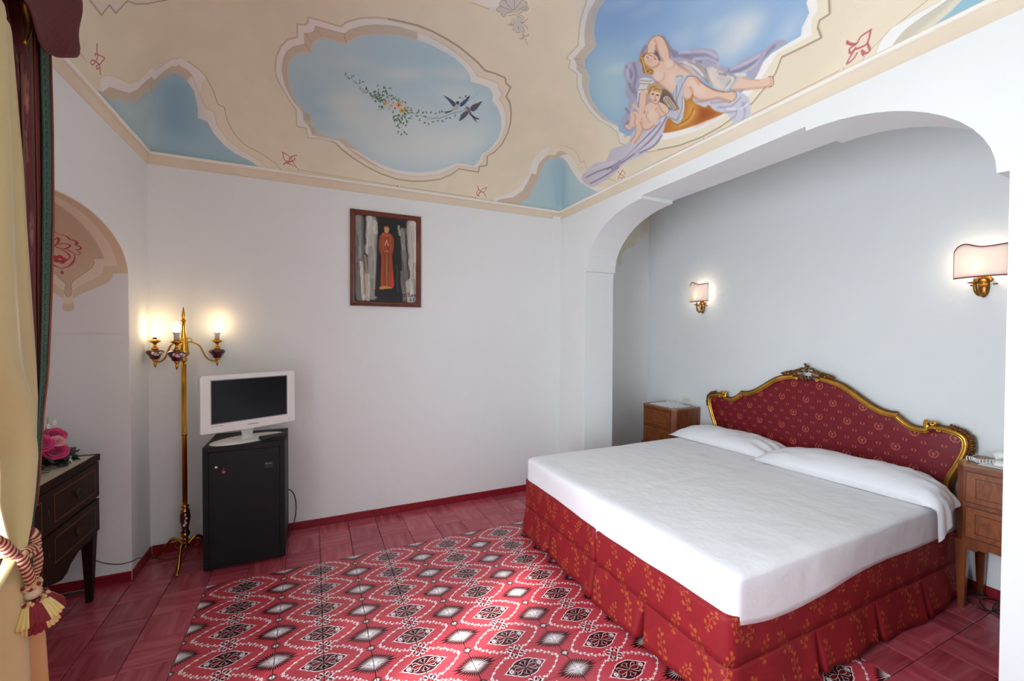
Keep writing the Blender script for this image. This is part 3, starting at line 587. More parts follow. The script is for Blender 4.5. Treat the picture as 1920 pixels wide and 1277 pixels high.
('P',(222,168,96),0.95,0.8,0,[50,3281,44,3300,26,3312,7,3309,-3,3292,2,3272,20,3261,40,3264]),
('P',(222,168,96),0.95,0.8,0,[27,3304,21,3324,3,3336,-16,3332,-26,3316,-21,3296,-3,3284,17,3288]),
('P',(222,168,96),0.95,0.8,0,[-1,3292,-6,3312,-24,3324,-44,3320,-54,3304,-48,3284,-30,3273,-11,3276]),
('P',(222,168,96),0.95,0.8,0,[5,3262,0,3281,-18,3293,-38,3290,-47,3273,-42,3254,-24,3242,-5,3245]),
('P',(222,168,96),0.95,0.8,0,[36,3254,31,3274,13,3286,-7,3282,-17,3266,-11,3246,7,3235,26,3238]),
('P',(170,70,50),0.9,0.8,0,[13,3281,9,3293,-1,3300,-13,3298,-19,3288,-15,3276,-5,3269,7,3271]),
('P',(224,180,100),0.95,0.8,0,[112,3373,107,3392,90,3404,71,3400,61,3384,66,3365,83,3354,102,3357]),
('P',(224,180,100),0.95,0.8,0,[90,3396,85,3415,68,3426,49,3423,39,3407,44,3388,62,3377,81,3380]),
('P',(224,180,100),0.95,0.8,0,[64,3384,58,3404,41,3415,22,3411,13,3395,18,3376,35,3365,54,3368]),
('P',(224,180,100),0.95,0.8,0,[69,3355,64,3374,47,3385,28,3382,18,3366,24,3347,41,3336,59,3339]),
('P',(224,180,100),0.95,0.8,0,[99,3348,94,3367,77,3378,58,3375,48,3359,53,3340,70,3329,89,3332]),
('P',(120,70,40),0.9,0.8,0,[77,3373,74,3385,63,3392,52,3390,46,3380,49,3369,59,3362,71,3364]),
('P',(220,176,100),0.95,0.8,0,[-221,3320,-225,3332,-236,3339,-248,3337,-253,3327,-249,3315,-238,3308,-227,3310]),
('P',(220,176,100),0.95,0.8,0,[-236,3334,-240,3346,-251,3353,-262,3351,-268,3341,-264,3329,-253,3322,-241,3324]),
('P',(220,176,100),0.95,0.8,0,[-252,3327,-256,3339,-267,3346,-278,3344,-284,3334,-280,3322,-269,3315,-257,3317]),
('P',(220,176,100),0.95,0.8,0,[-247,3308,-251,3320,-262,3327,-274,3325,-279,3315,-275,3303,-264,3296,-253,3298]),
('P',(220,176,100),0.95,0.8,0,[-229,3304,-233,3316,-244,3323,-255,3321,-261,3311,-257,3299,-246,3292,-234,3294]),
('P',(180,120,60),0.9,0.8,0,[-243,3320,-246,3327,-252,3331,-259,3330,-263,3324,-260,3317,-254,3313,-247,3314]),
('P',(220,150,90),0.95,0.8,0,[136,3309,134,3318,125,3324,116,3322,111,3315,114,3305,122,3300,131,3301]),
('P',(220,150,90),0.95,0.8,0,[126,3320,123,3330,115,3335,105,3334,100,3326,103,3316,111,3311,121,3312]),
('P',(220,150,90),0.95,0.8,0,[112,3315,110,3324,101,3330,92,3328,87,3320,90,3311,98,3305,107,3307]),
('P',(220,150,90),0.95,0.8,0,[115,3300,112,3309,104,3315,94,3313,90,3305,92,3296,101,3290,110,3292]),
('P',(220,150,90),0.95,0.8,0,[130,3296,127,3306,119,3311,109,3310,104,3302,107,3293,115,3287,125,3289]),
('P',(190,80,50),0.9,0.8,0,[119,3309,117,3315,112,3318,106,3317,104,3312,105,3307,110,3303,116,3304]),
('P',(214,150,110),0.95,0.8,0,[183,3298,181,3306,174,3311,166,3309,162,3303,164,3295,171,3290,178,3292]),
('P',(214,150,110),0.95,0.8,0,[174,3307,172,3315,165,3320,157,3319,153,3312,155,3304,162,3300,170,3301]),
('P',(214,150,110),0.95,0.8,0,[163,3303,161,3311,154,3315,146,3314,142,3307,144,3300,151,3295,159,3296]),
('P',(214,150,110),0.95,0.8,0,[165,3291,163,3299,156,3303,148,3302,144,3295,146,3288,153,3283,161,3284]),
('P',(214,150,110),0.95,0.8,0,[177,3288,175,3296,168,3300,160,3299,156,3292,158,3285,165,3280,173,3281]),
('P',(190,90,70),0.9,0.8,0,[168,3298,167,3303,163,3306,158,3305,155,3301,157,3296,161,3294,165,3294]),
('P',(222,184,110),0.95,0.8,0,[-113,3326,-116,3334,-123,3338,-130,3337,-134,3331,-131,3323,-125,3318,-117,3320]),
('P',(222,184,110),0.95,0.8,0,[-122,3335,-125,3343,-132,3348,-139,3346,-143,3340,-141,3332,-134,3328,-126,3329]),
('P',(222,184,110),0.95,0.8,0,[-133,3331,-135,3338,-142,3343,-150,3342,-153,3335,-151,3328,-144,3323,-136,3324]),
('P',(222,184,110),0.95,0.8,0,[-130,3319,-133,3326,-140,3331,-147,3330,-151,3323,-148,3316,-141,3311,-134,3312]),
('P',(222,184,110),0.95,0.8,0,[-118,3316,-121,3324,-128,3328,-135,3327,-139,3320,-136,3313,-129,3308,-122,3310]),
('P',(180,130,60),0.9,0.8,0,[-128,3326,-129,3331,-133,3334,-138,3333,-140,3329,-138,3324,-134,3322,-130,3322]),
('P',(78,92,120),0.95,0.8,1,[742,2945,808,2959,910,2987,995,3028,1015,3062,987,3100,940,3079,887,3038,818,2994]),
('P',(78,92,120),0.95,0.8,1,[1197,2835,1208,2886,1183,2969,1140,3049,1097,3067,1075,3025,1121,2952,1164,2896]),
('P',(186,184,184),0.95,0.8,1,[1003,3026,1057,2998,1092,3052,1069,3128,1016,3164,962,3176,969,3119,1002,3073]),
('P',(78,92,120),0.95,0.8,1,[995,3005,1028,2982,1057,2998,1055,3037,1015,3039]),
('P',(78,92,120),0.95,0.8,0,[800,3235,882,3209,967,3167,987,3178,933,3214,851,3271,874,3235]),
('P',(96,92,104),0.95,0.8,1,[1457,2880,1439,2971,1409,3058,1359,3102,1298,3076,1294,3021,1337,2964,1403,2924]),
('P',(96,92,104),0.95,0.8,1,[1165,3332,1165,3258,1185,3173,1230,3115,1279,3112,1291,3166,1259,3238,1212,3297]),
('P',(128,118,126),0.95,0.8,1,[1206,3049,1251,3039,1301,3083,1361,3150,1361,3191,1307,3162,1245,3112,1191,3100]),
('P',(80,78,92),0.95,0.8,0,[1354,3152,1426,3184,1549,3207,1514,3228,1455,3211,1533,3294,1451,3245,1358,3183]),
('P',(200,196,196),0.8,0.8,0,[1196,3091,1211,3064,1248,3095,1238,3137]),
('P',(236,222,198),1,1.0,0,[-4734,2781,-4633,2732,-4507,2817,-4404,2976,-4327,3171,-4266,3303,-4128,3380,-3962,3356,-3831,3308,-3754,3289,-3746,3415,-3587,3351,-3392,3242,-3228,3185,-3150,3254,-3137,3334,-3045,3509,-3046,3730,-3082,3911,-3001,3947,-3068,4151,-3067,4386,-2975,4551,-2782,4637,-2562,4798,-2476,5000,-2478,5000,-4954,5000,-4912,2640]),
('P',(238,230,222),1,1.2,0,[-4734,2781,-4633,2732,-4507,2817,-4404,2976,-4327,3171,-4266,3303,-4128,3380,-3962,3356,-3831,3308,-3754,3289,-3746,3415,-3587,3351,-3392,3242,-3228,3185,-3150,3254,-3137,3334,-3045,3509,-3290,3798,-3241,3533,-3258,3421,-3294,3312,-3434,3354,-3687,3510,-3855,3595,-3874,3486,-3961,3495,-4221,3531,-4396,3457,-4532,3188,-4615,3015,-4776,2937]),
('P',(210,192,172),1,1.2,0,[-4776,2937,-4615,3015,-4532,3188,-4396,3457,-4221,3531,-3961,3495,-3874,3486,-3855,3595,-3687,3510,-3434,3354,-3294,3312,-3258,3421,-3241,3533,-3290,3798,-3317,4015,-3208,4054,-3298,4276,-3257,4484,-3122,4643,-2906,4775,-2732,4973,-2749,5000,-4954,5000,-4912,2640]),
('P',(238,230,222),1,1.2,0,[-3241,3533,-3290,3798,-3317,4015,-3208,4054,-3298,4276,-3257,4484,-3122,4643,-2906,4775,-2732,4973,-2917,4973,-3046,4844,-3273,4735,-3384,4615,-3443,4428,-3429,4237,-3556,4210,-3445,4020,-3349,3773,-3368,3640]),
('P',(166,196,210),1,1.0,0,[-4789,3207,-4698,3305,-4625,3481,-4547,3621,-4397,3731,-4236,3733,-4080,3718,-4027,3806,-3901,3746,-3698,3613,-3474,3459,-3414,3473,-3385,3535,-3368,3640,-3349,3773,-3445,4020,-3556,4210,-3429,4237,-3443,4428,-3384,4615,-3273,4735,-3046,4844,-2917,4973,-2935,5000,-4954,5000,-4833,2753]),
('P',(196,212,214),0.8,22.0,1,[-4759,3234,-4336,3775,-3821,3660,-3474,3464,-3943,3985,-4705,4881,-4904,4952]),
('P',(124,164,190),0.45,26.0,1,[-3742,3610,-3398,3575,-3480,4026,-3829,4491,-4278,4483,-3960,3953]),
('L',(160,138,118),0.85,(1.6,1.2),0,[-3150,3254,-3137,3334,-3045,3509,-3046,3730,-3082,3911,-3001,3947,-3068,4151,-3067,4386,-2975,4551,-2782,4637,-2562,4798,-2476,5000]),
('L',(206,188,168),0.7,(1.2,1.5),0,[-4734,2781,-4633,2732,-4507,2817,-4404,2976,-4327,3171,-4266,3303,-4128,3380,-3962,3356,-3831,3308,-3754,3289,-3746,3415,-3587,3351,-3392,3242,-3228,3185]),
('L',(178,156,134),0.6,(1.2,1.2),0,[-4776,2937,-4615,3015,-4532,3188,-4396,3457,-4221,3531,-3961,3495,-3874,3486,-3855,3595,-3687,3510,-3434,3354,-3294,3312,-3258,3421,-3241,3533]),
('L',(205,186,166),0.7,(1.2,1.6),0,[-3241,3533,-3290,3798,-3317,4015,-3208,4054,-3298,4276,-3257,4484,-3122,4643,-2906,4775,-2732,4973]),
('L',(190,168,146),0.6,(3,3),0,[-3874,3486,-4027,3806]),
('P',(236,222,200),1,1.0,0,[2722,4950,2720,4826,3057,4656,3235,4433,3228,4193,3217,4031,3132,3839,3161,3609,3260,3361,3544,3171,3730,3036,3914,3046,4058,3136,4068,3006,4307,3124,4438,3131,4594,2970,4714,2639,4857,2456,5000,2416,5000,2413,5000,4918,2761,5000]),
('P',(238,230,222),1,1.2,0,[2722,4950,2720,4826,3057,4656,3235,4433,3228,4193,3217,4031,3132,3839,3161,3609,3260,3361,3385,3651,3336,3847,3453,4108,3322,4107,3367,4315,3377,4560,3232,4756,2900,4852,2758,4996]),
('P',(210,192,172),1,1.5,0,[2758,4996,2900,4852,3232,4756,3377,4560,3367,4315,3322,4107,3453,4108,3336,3847,3385,3651,3481,3383,3744,3264,3635,3505,3504,3614,3467,3823,3513,4050,3607,4277,3610,4425,3664,4722,3539,4868,3338,5000]),
('P',(238,230,222),1,1.5,0,[3744,3264,4018,3276,4177,3351,4525,3315,4775,3087,4939,2775,5000,2612,5000,3012,4903,3175,4693,3378,4453,3557,4285,3550,4120,3534,3861,3475,3635,3505]),
('P',(184,208,214),1,1.0,0,[3338,5000,3539,4868,3664,4722,3610,4425,3607,4277,3513,4050,3467,3823,3504,3614,3635,3505,3861,3475,4120,3534,4285,3550,4453,3557,4693,3378,4903,3175,5000,3012,5000,3009,5000,4918,3339,5000]),
('P',(148,186,204),0.5,14.0,1,[3524,3639,3836,3522,4327,3998,4840,4618,4690,4796,4004,4163]),
('L',(160,138,118),0.8,(1.2,1.2),0,[3544,3171,3730,3036,3914,3046,4058,3136,4068,3006,4307,3124,4438,3131,4594,2970,4714,2639,4857,2456,5000,2416]),
('L',(206,188,168),0.6,(1,1.5),0,[2722,4950,2720,4826,3057,4656,3235,4433,3228,4193,3217,4031,3132,3839,3161,3609,3260,3361,3544,3171]),
('L',(178,156,134),0.6,(1,1.2),0,[2758,4996,2900,4852,3232,4756,3377,4560,3367,4315,3322,4107,3453,4108,3336,3847,3385,3651]),
('L',(160,138,118),0.5,(5,4),0,[1936,562,2033,661,2089,809,2166,987,2277,1148,2359,1272,2348,1562,2425,1560,2489,1684,2651,1654,2808,1844,3032,1969,3275,2015,3522,1985,3787,1837,3950,1777,4145,1863,4301,1718,4437,1798,4555,1480,4670,1068,4795,542,4846,44,4833,-336,4778,-678,4721,-911,4603,-1090,4488,-1243,4326,-1320,4352,-1571,4371,-1815,4233,-1753,4165,-1766,4163,-1876,4016,-1855,3915,-1863]),
('P',(236,226,202),1,1.0,0,[1936,562,2033,661,2089,809,2166,987,2277,1148,2359,1272,2348,1562,2425,1560,2489,1684,2651,1654,2808,1844,3032,1969,3275,2015,3522,1985,3787,1837,3950,1777,4145,1863,4301,1718,4437,1798,4555,1480,4670,1068,4795,542,4846,44,4833,-336,4778,-678,4721,-911,4603,-1090,4488,-1243,4326,-1320,4352,-1571,4371,-1815,4233,-1753,4165,-1766,4163,-1876,4016,-1855,3915,-1863]),
('P',(238,230,222),0.9,1.5,0,[1936,562,2033,661,2089,809,2166,987,2277,1148,2359,1272,2348,1562,2425,1560,2489,1684,2651,1654,2808,1844,3032,1969,3275,2015,3522,1985,3787,1837,3950,1777,4145,1863,4115,1707,3980,1656,3798,1740,3563,1903,3330,1933,3086,1894,2866,1769,2715,1603,2597,1614,2528,1520,2442,1497,2435,1188,2333,1089,2237,953,2153,782,2116,581,2008,495]),
('P',(210,192,172),1,1.5,0,[2008,495,2116,581,2153,782,2237,953,2333,1089,2435,1188,2442,1497,2528,1520,2597,1614,2715,1603,2866,1769,3086,1894,3330,1933,3563,1903,3798,1740,3980,1656,4115,1707,4123,1607,3945,1746,3814,1674,3628,1810,3383,1851,3140,1818,2936,1677,2842,1523,2670,1477,2566,1356,2548,1062,2394,943,2285,792,2223,643,2212,487,2132,377]),
('P',(244,240,236),1,1.5,0,[4259,1586,4465,1186,4615,635,4707,111,4714,-265,4666,-609,4594,-857,4486,-998,4363,-1131,4248,-1256,4270,-1495,4278,-1695,4189,-1675,4095,-1679,4054,-1737,3934,-1721,3830,-1729,3775,-1643,3903,-1611,4018,-1644,4126,-1564,4213,-1558,4207,-1399,4207,-1182,4252,-1052,4392,-955,4452,-826,4531,-610,4600,-272,4604,20,4545,404,4423,840,4246,1276]),
('P',(152,184,216),1,1.0,0,[2132,377,2212,487,2223,643,2285,792,2394,943,2548,1062,2566,1356,2670,1477,2842,1523,2936,1677,3140,1818,3383,1851,3628,1810,3814,1674,3945,1746,4123,1607,4246,1276,4423,840,4545,404,4604,20,4600,-272,4531,-610,4452,-826,4392,-955,4252,-1052,4207,-1182,4207,-1399,4213,-1558,4126,-1564,4018,-1644,3903,-1611,3775,-1643]),
('L',(160,138,118),0.85,(2.6,2),0,[4670,1068,4795,542,4846,44,4833,-336,4778,-678,4721,-911,4603,-1090,4488,-1243,4326,-1320,4352,-1571,4371,-1815,4233,-1753,4165,-1766,4163,-1876,4016,-1855,3915,-1863]),
('L',(196,176,156),0.6,(1.5,1.5),0,[2435,1188,2548,1062]),
('L',(160,140,124),0.7,(2,1.5),0,[2524,1525,2670,1477]),
('L',(160,140,124),0.6,(2,1.5),0,[2442,1497,2519,1420]),
('L',(180,160,140),0.5,(1.2,1.2),0,[2008,495,2116,581,2153,782,2237,953,2333,1089,2435,1188,2442,1497,2528,1520,2597,1614,2715,1603,2866,1769,3086,1894,3330,1933,3563,1903,3798,1740]),
('P',(178,212,218),0.8,45.0,1,[2947,1663,2638,1320,2830,859,3288,917,3830,1608,3335,1857]),
('P',(108,144,200),0.6,50.0,1,[2107,590,2921,-297,2954,-40,2578,662,2391,868]),
('P',(176,202,224),0.5,40.0,1,[3028,-235,3244,-676,3482,-846,3510,-578,3250,-174]),
('P',(224,226,222),0.65,30.0,1,[3610,-344,3571,-558,3481,-746,3595,-1011,3761,-1098,3902,-1004,3931,-738,4030,-607,3811,-455]),
('P',(232,232,226),0.5,20.0,1,[3583,-792,3686,-1016,3834,-1039,3895,-799,3779,-689]),
('P',(214,222,226),0.5,22.0,1,[3998,-1238,3943,-1355,3929,-1529,4085,-1594,4169,-1534,4157,-1328]),
('P',(190,210,222),0.45,30.0,1,[3409,167,3563,-273,3894,-462,3761,-197]),
('P',(228,230,228),0.25,12.0,1,[3510,-704,3524,-584,3495,-444,3386,-307,3398,-342,3405,-376,3423,-570,3519,-708]),
('P',(150,180,214),0.25,12.0,1,[3580,-147,3555,20,3562,183,3503,347,3467,298,3479,242,3500,24,3515,-77]),
('P',(216,226,230),0.25,12.0,1,[4140,-1446,4167,-1344,4160,-1235,4107,-1103,4113,-1140,4072,-1164,4096,-1299,4087,-1405]),
('P',(228,230,228),0.25,12.0,1,[3081,893,3181,912,3049,1163,2947,1375,3002,1284,2985,1176,2986,1009,3101,846]),
('P',(150,180,214),0.25,12.0,1,[2829,329,2862,357,2802,556,2717,745,2741,680,2735,558,2788,429,2816,307]),
('P',(216,226,230),0.25,12.0,1,[3075,223,3036,392,3023,532,2937,692,2952,638,2912,517,2943,410,3074,230]),
('P',(228,230,228),0.25,12.0,1,[3405,-265,3435,-205,3397,-6,3299,128,3296,98,3238,74,3338,-150,3376,-271]),
('P',(216,226,230),0.25,12.0,1,[3541,-762,3560,-741,3516,-557,3435,-391,3392,-388,3429,-537,3459,-652,3484,-740]),
('P',(150,180,214),0.25,12.0,1,[3402,481,3414,544,3366,769,3239,983,3236,942,3277,768,3304,632,3361,521]),
('P',(228,230,228),0.25,12.0,1,[2531,147,2500,243,2431,434,2333,586,2258,584,2306,496,2369,290,2443,158]),
('P',(150,180,214),0.25,12.0,1,[3302,-610,3391,-585,3335,-409,3267,-308,3173,-224,3182,-330,3263,-518,3303,-631]),
('P',(228,230,228),0.25,12.0,1,[3784,-1228,3753,-1046,3770,-952,3640,-789,3604,-737,3606,-836,3672,-1032,3726,-1159]),
('P',(228,230,228),0.25,12.0,1,[3877,-781,3904,-699,3852,-505,3743,-313,3759,-397,3706,-437,3715,-588,3836,-750]),
('P',(150,180,214),0.25,12.0,1,[3970,-487,3979,-378,3944,-200,3961,-101,3827,11,3857,-96,3904,-297,3974,-489]),
('P',(228,230,228),0.25,12.0,1,[2783,-14,2778,46,2700,269,2663,326,2555,440,2605,280,2681,128,2701,14]),
('P',(228,230,228),0.25,12.0,1,[3313,-268,3304,-158,3289,-30,3172,123,3154,91,3173,-1,3230,-150,3248,-289]),
('P',(228,230,228),0.25,12.0,1,[3162,803,3061,987,3021,1157,2924,1406,2929,1372,2893,1204,2978,1029,3063,853]),
('P',(150,180,214),0.25,12.0,1,[3571,-240,3629,-211,3566,-45,3488,166,3484,80,3524,-32,3518,-160,3575,-286]),
('P',(150,180,214),0.25,12.0,1,[3459,-993,3472,-886,3424,-728,3353,-601,3340,-597,3330,-691,3333,-830,3437,-946]),
('P',(216,226,230),0.25,12.0,1,[3342,440,3341,626,3294,798,3259,917,3143,952,3141,871,3188,615,3302,490]),
('P',(176,173,192),1,1.2,1,[3052,541,3017,399,3014,264,3060,187,3185,140,3313,131,3410,79,3473,-14,3505,-121,3573,-249,3664,-368,3746,-434,3828,-451,3917,-446,4015,-514,4072,-634,4061,-779,4086,-931,4097,-1094,4091,-1220,4126,-1325,4206,-1401,4185,-1264,4195,-1154,4238,-1072,4336,-1002,4391,-913,4267,-810,4213,-457,3711,230,4082,593,4105,1072,4077,1516,3975,1611,3785,1570,3727,1401,3591,1210,3448,1203,3337,1078,3188,1020,3091,929,3078,809,3126,670]),
('L',(138,134,160),0.75,(7,5),1,[3103,882,3237,885,3333,1014,3496,1054]),
('L',(138,134,160),0.75,(7,5),1,[3146,761,3315,839,3444,988,3609,1024]),
('L',(138,134,160),0.75,(7,5),1,[3431,154,3554,-58,3705,-237,3881,-413]),
('L',(138,134,160),0.75,(7,5),1,[3365,139,3526,11,3742,-184]),
('L',(138,134,160),0.75,(7,5),1,[3540,-105,3689,-282,3857,-401]),
('L',(138,134,160),0.75,(7,5),1,[4089,-479,4185,-745,4199,-973,4146,-1218]),
('L',(138,134,160),0.75,(7,5),1,[4091,-574,4171,-836,4175,-1090]),
('L',(138,134,160),0.75,(7,5),1,[3656,1348,3813,1340,3930,1547]),
('L',(138,134,160),0.75,(7,5),1,[3120,163,3279,154,3417,146]),
('L',(138,134,160),0.75,(7,5),1,[3058,452,3104,556,3174,633]),
('L',(206,203,216),0.7,(6,5),1,[3113,837,3195,944,3324,993]),
('L',(206,203,216),0.7,(6,5),1,[3449,57,3560,-136,3688,-321,3814,-414]),
('L',(206,203,216),0.7,(6,5),1,[3652,-98,3759,-297,3930,-439]),
('L',(206,203,216),0.7,(6,5),1,[4093,-593,4138,-805,4145,-1010]),
('L',(206,203,216),0.7,(6,5),1,[4230,-741,4231,-919,4160,-1091]),
('L',(206,203,216),0.7,(6,5),1,[3664,1090,3754,1268,3873,1413]),
('P',(196,128,66),1,1.2,1,[4074,220,4143,-54,4512,-268,4650,-411,4623,-97,4583,239,4511,590,4408,864,4275,782,4238,631]),
('P',(150,74,44),0.7,12.0,1,[4336,18,4547,-264,4611,-303,4603,-52,4575,187,4479,47]),
('P',(222,170,84),0.75,9.0,1,[4173,183,4260,91,4412,105,4496,271,4487,476,4399,664,4379,342]),
('L',(140,80,40),0.5,(4,4),1,[4427,511,4430,280,4320,130]),
('L',(232,186,110),0.5,(4,4),1,[4467,470,4469,240,4365,118]),
('P',(204,199,208),1,1.2,1,[4140,566,4145,726,4218,897,4252,1117,4200,1273,4317,1563,4423,1866,4525,2227,4528,2510,4388,2616,4304,2389,4180,2144,4220,1881,4234,1682,4102,1468,4122,1230,4127,939,4208,646,4138,488,4131,263]),
('P',(208,202,212),1,1.2,1,[4154,623,4297,736,4458,882,4555,1037,4558,1257,4617,1479,4583,1884,4646,2222,4715,2506,4735,2865,4716,3269,4510,3437,4342,3333,4263,2897,4263,2683,4403,2303,4368,2051,4361,1759,4247,1490,4228,1166,4199,889]),
('L',(122,110,140),0.7,(5,4),1,[4197,668,4353,957,4468,1346,4535,1931,4567,2414]),
('L',(122,110,140),0.7,(5,4),1,[4233,820,4311,1146,4414,1583,4504,2137,4514,2542]),
('L',(122,110,140),0.7,(5,4),1,[4458,882,4562,1132,4549,1515]),
('L',(122,110,140),0.7,(5,4),1,[4436,3276,4453,2836,4520,2382]),
('L',(122,110,140),0.7,(5,4),1,[4623,3243,4633,2795,4598,2194]),
('L',(226,220,230),0.6,(5,4),1,[4218,758,4326,1063,4408,1479,4484,2049]),
('L',(226,220,230),0.6,(5,4),1,[4321,3220,4375,2647,4455,2183]),
('L',(226,220,230),0.6,(5,4),1,[4444,965,4495,1230,4501,1628]),
('P',(206,204,214),1,1.2,1,[4148,82,4287,-151,4396,-368,4437,-629,4526,-762,4642,-852,4791,-890,4925,-893,4963,-795,4917,-639,4816,-543,4688,-476,4594,-327,4510,-224,4400,-151,4405,-83,4319,14,4243,87]),
('L',(158,156,176),0.6,(5,4),1,[4514,-312,4602,-541,4557,-704]),
('L',(158,156,176),0.6,(5,4),1,[4641,-412,4709,-624,4670,-805]),
('L',(158,156,176),0.6,(5,4),1,[4797,-543,4780,-627,4683,-644]),
('L',(158,156,176),0.6,(5,4),1,[4935,-748,4818,-797,4643,-744]),
('L',(158,156,176),0.6,(5,4),1,[4236,62,4298,-60,4304,-147]),
('L',(158,156,176),0.6,(5,4),1,[4385,-198,4476,-422,4486,-626]),
('L',(240,238,240),0.6,(5,4),1,[4608,-477,4711,-707,4696,-826]),
('P',(206,200,196),1,1.2,1,[3548,150,3593,22,3701,-118,3848,-227,3901,-330,3995,-403,4146,-584,4232,-759,4307,-826,4301,-753,4308,-639,4334,-559,4317,-441,4199,-297,4085,-219,3952,-111,3844,-22,3757,30,3655,72]),
('L',(146,138,138),0.7,(3.5,3),1,[3566,137,3683,-2,3870,-97,4059,-205]),
('L',(146,138,138),0.7,(3.5,3),1,[3639,-20,3805,-141,3961,-192,4085,-219]),
('L',(146,138,138),0.7,(3.5,3),1,[3856,-225,3981,-227,4147,-267]),
('L',(146,138,138),0.7,(3.5,3),1,[4050,-410,4207,-575,4293,-444]),
('L',(146,138,138),0.7,(3.5,3),1,[4089,-479,4230,-648,4302,-562]),
('L',(146,138,138),0.7,(3.5,3),1,[3935,-360,3995,-403,4015,-379]),
('L',(146,138,138),0.7,(3.5,3),1,[3716,-113,3835,-191,3941,-218]),
('L',(232,228,222),0.7,(5,4),1,[3612,52,3764,-73,3941,-157]),
('L',(232,228,222),0.7,(5,4),1,[3926,-284,4052,-289,4222,-375]),
('L',(232,228,222),0.7,(5,4),1,[4199,-652,4273,-792]),
('L',(232,228,222),0.7,(5,4),1,[4148,-526,4258,-606,4306,-503]),
('P',(226,214,200),0.85,5.0,1,[3921,-275,3938,-379,3992,-414,4061,-368,4184,-402,4331,-519,4308,-422,4191,-299,4048,-250]),
('P',(232,200,178),1,1.0,1,[4358,-556,4301,-659,4286,-754,4347,-842,4433,-966,4472,-1091,4483,-1160,4518,-1210,4575,-1228,4628,-1229,4624,-1182,4581,-1080,4535,-951,4470,-782,4422,-649]),
('L',(196,140,110),0.6,(4,4),1,[4366,-555,4473,-782,4547,-970,4628,-1191]),
('L',(196,140,110),0.5,(3,3),1,[4293,-753,4371,-859,4456,-1002]),
('L',(120,72,56),0.7,(1.3,1),1,[4479,-1143,4518,-1210,4585,-1233,4634,-1226,4623,-1173]),
('L',(196,140,110),0.7,(1.2,1),1,[4514,-1162,4540,-1216]),
('L',(196,140,110),0.7,(1.2,1),1,[4538,-1164,4563,-1218]),
('L',(196,140,110),0.7,(1.2,1),1,[4561,-1166,4587,-1221]),
('L',(196,140,110),0.7,(1.2,1),1,[4585,-1169,4610,-1223]),
('P',(232,200,178),1,1.0,1,[3300,577,3314,467,3350,385,3372,296,3440,224,3526,183,3613,138,3742,23,3808,7,3786,107,3752,226,3825,306,3900,387,3856,463,3735,525,3600,572,3493,606,3395,592]),
('L',(196,140,110),0.6,(8,6),1,[3615,581,3762,515,3927,448,4005,421]),
('L',(196,140,110),0.6,(5,5),1,[3537,166,3649,112,3782,19]),
('L',(196,140,110),0.35,(4,5),1,[3577,608,3625,550,3616,448,3560,405]),
('L',(196,140,110),0.35,(4,5),1,[3534,321,3559,222,3507,183]),
('P',(244,224,208),0.6,8.0,1,[3456,534,3486,456,3559,440,3603,501,3558,572]),
('P',(244,224,208),0.6,8.0,1,[3436,289,3466,216,3539,222,3545,304,3488,330]),
('P',(244,224,208),0.5,12.0,1,[3605,336,3644,242,3735,287,3797,387,3701,410]),
('P',(208,206,206),1,1.0,1,[3718,283,3688,219,3727,147,3791,98,3821,144,3794,223,3820,280,3782,309]),
('L',(146,138,138),0.7,(2.5,2),1,[3716,255,3733,195,3780,149,3805,205]),
('P',(232,200,178),1,1.0,1,[3141,478,3067,413,3031,330,3034,256,3075,197,3145,168,3230,167,3319,177,3412,209,3444,248,3389,329,3300,342,3215,322,3150,317,3195,377,3219,427,3175,466]),
('L',(196,140,110),0.7,(5,4),1,[3150,317,3229,331,3326,348,3389,329]),
('L',(196,140,110),0.5,(4,4),1,[3064,287,3138,293,3196,348]),
('L',(196,140,110),0.5,(5,4),1,[3193,166,3300,177,3408,215]),
('L',(120,72,56),0.6,(1.3,1),1,[3141,478,3067,413,3031,330,3034,256,3075,197,3145,168,3233,165,3366,191,3419,213]),
('P',(92,66,70),0.8,3.0,1,[3222,395,3203,352,3256,348,3328,360,3376,362,3338,389,3272,382]),
('P',(196,150,92),1,1.0,1,[3163,649,3113,600,3114,528,3147,470,3202,508,3268,591,3340,580,3409,540,3459,560,3460,597,3409,651,3380,694,3320,702,3262,661]),
('L',(140,92,50),0.7,(3,2),1,[3160,623,3248,650,3347,695]),
('L',(140,92,50),0.7,(3,2),1,[3285,628,3361,643,3436,594]),
('L',(140,92,50),0.7,(3,2),1,[3134,543,3178,599]),
('L',(140,92,50),0.7,(3,2),1,[3374,639,3381,582,3418,558]),
('L',(230,196,130),0.7,(3,2),1,[3158,597,3260,634,3362,656]),
('L',(230,196,130),0.6,(3,2),1,[3400,632,3401,584]),
('P',(232,200,178),1,1.0,1,[3162,563,3156,500,3180,447,3224,407,3282,381,3332,397,3351,444,3393,412,3412,459,3382,535,3327,583,3268,591,3218,587]),
('L',(196,140,110),0.6,(5,4),1,[3294,585,3352,563,3394,471,3386,407]),
('L',(150,96,80),0.8,(1.8,1.2),1,[3183,477,3222,452]),
('L',(150,96,80),0.8,(1.8,1.2),1,[3185,525,3219,507]),
('L',(196,140,110),0.7,(1.8,1.2),1,[3242,458,3244,421,3272,416]),
('L',(196,96,90),0.9,(2.4,1.2),1,[3278,431,3303,418]),
('L',(226,150,130),0.35,(8,6),1,[3249,530,3279,502]),
('L',(120,72,56),0.6,(1.2,1),1,[3162,563,3150,507,3176,448,3224,407,3289,381]),
('P',(222,218,212),1,1.0,1,[3395,820,3431,716,3518,634,3581,636,3555,746,3613,796,3684,789,3655,836,3580,921,3621,1004,3699,1071,3607,1028,3518,946,3473,874]),
('L',(146,138,138),0.7,(2.5,2),1,[3417,822,3489,729,3541,648]),
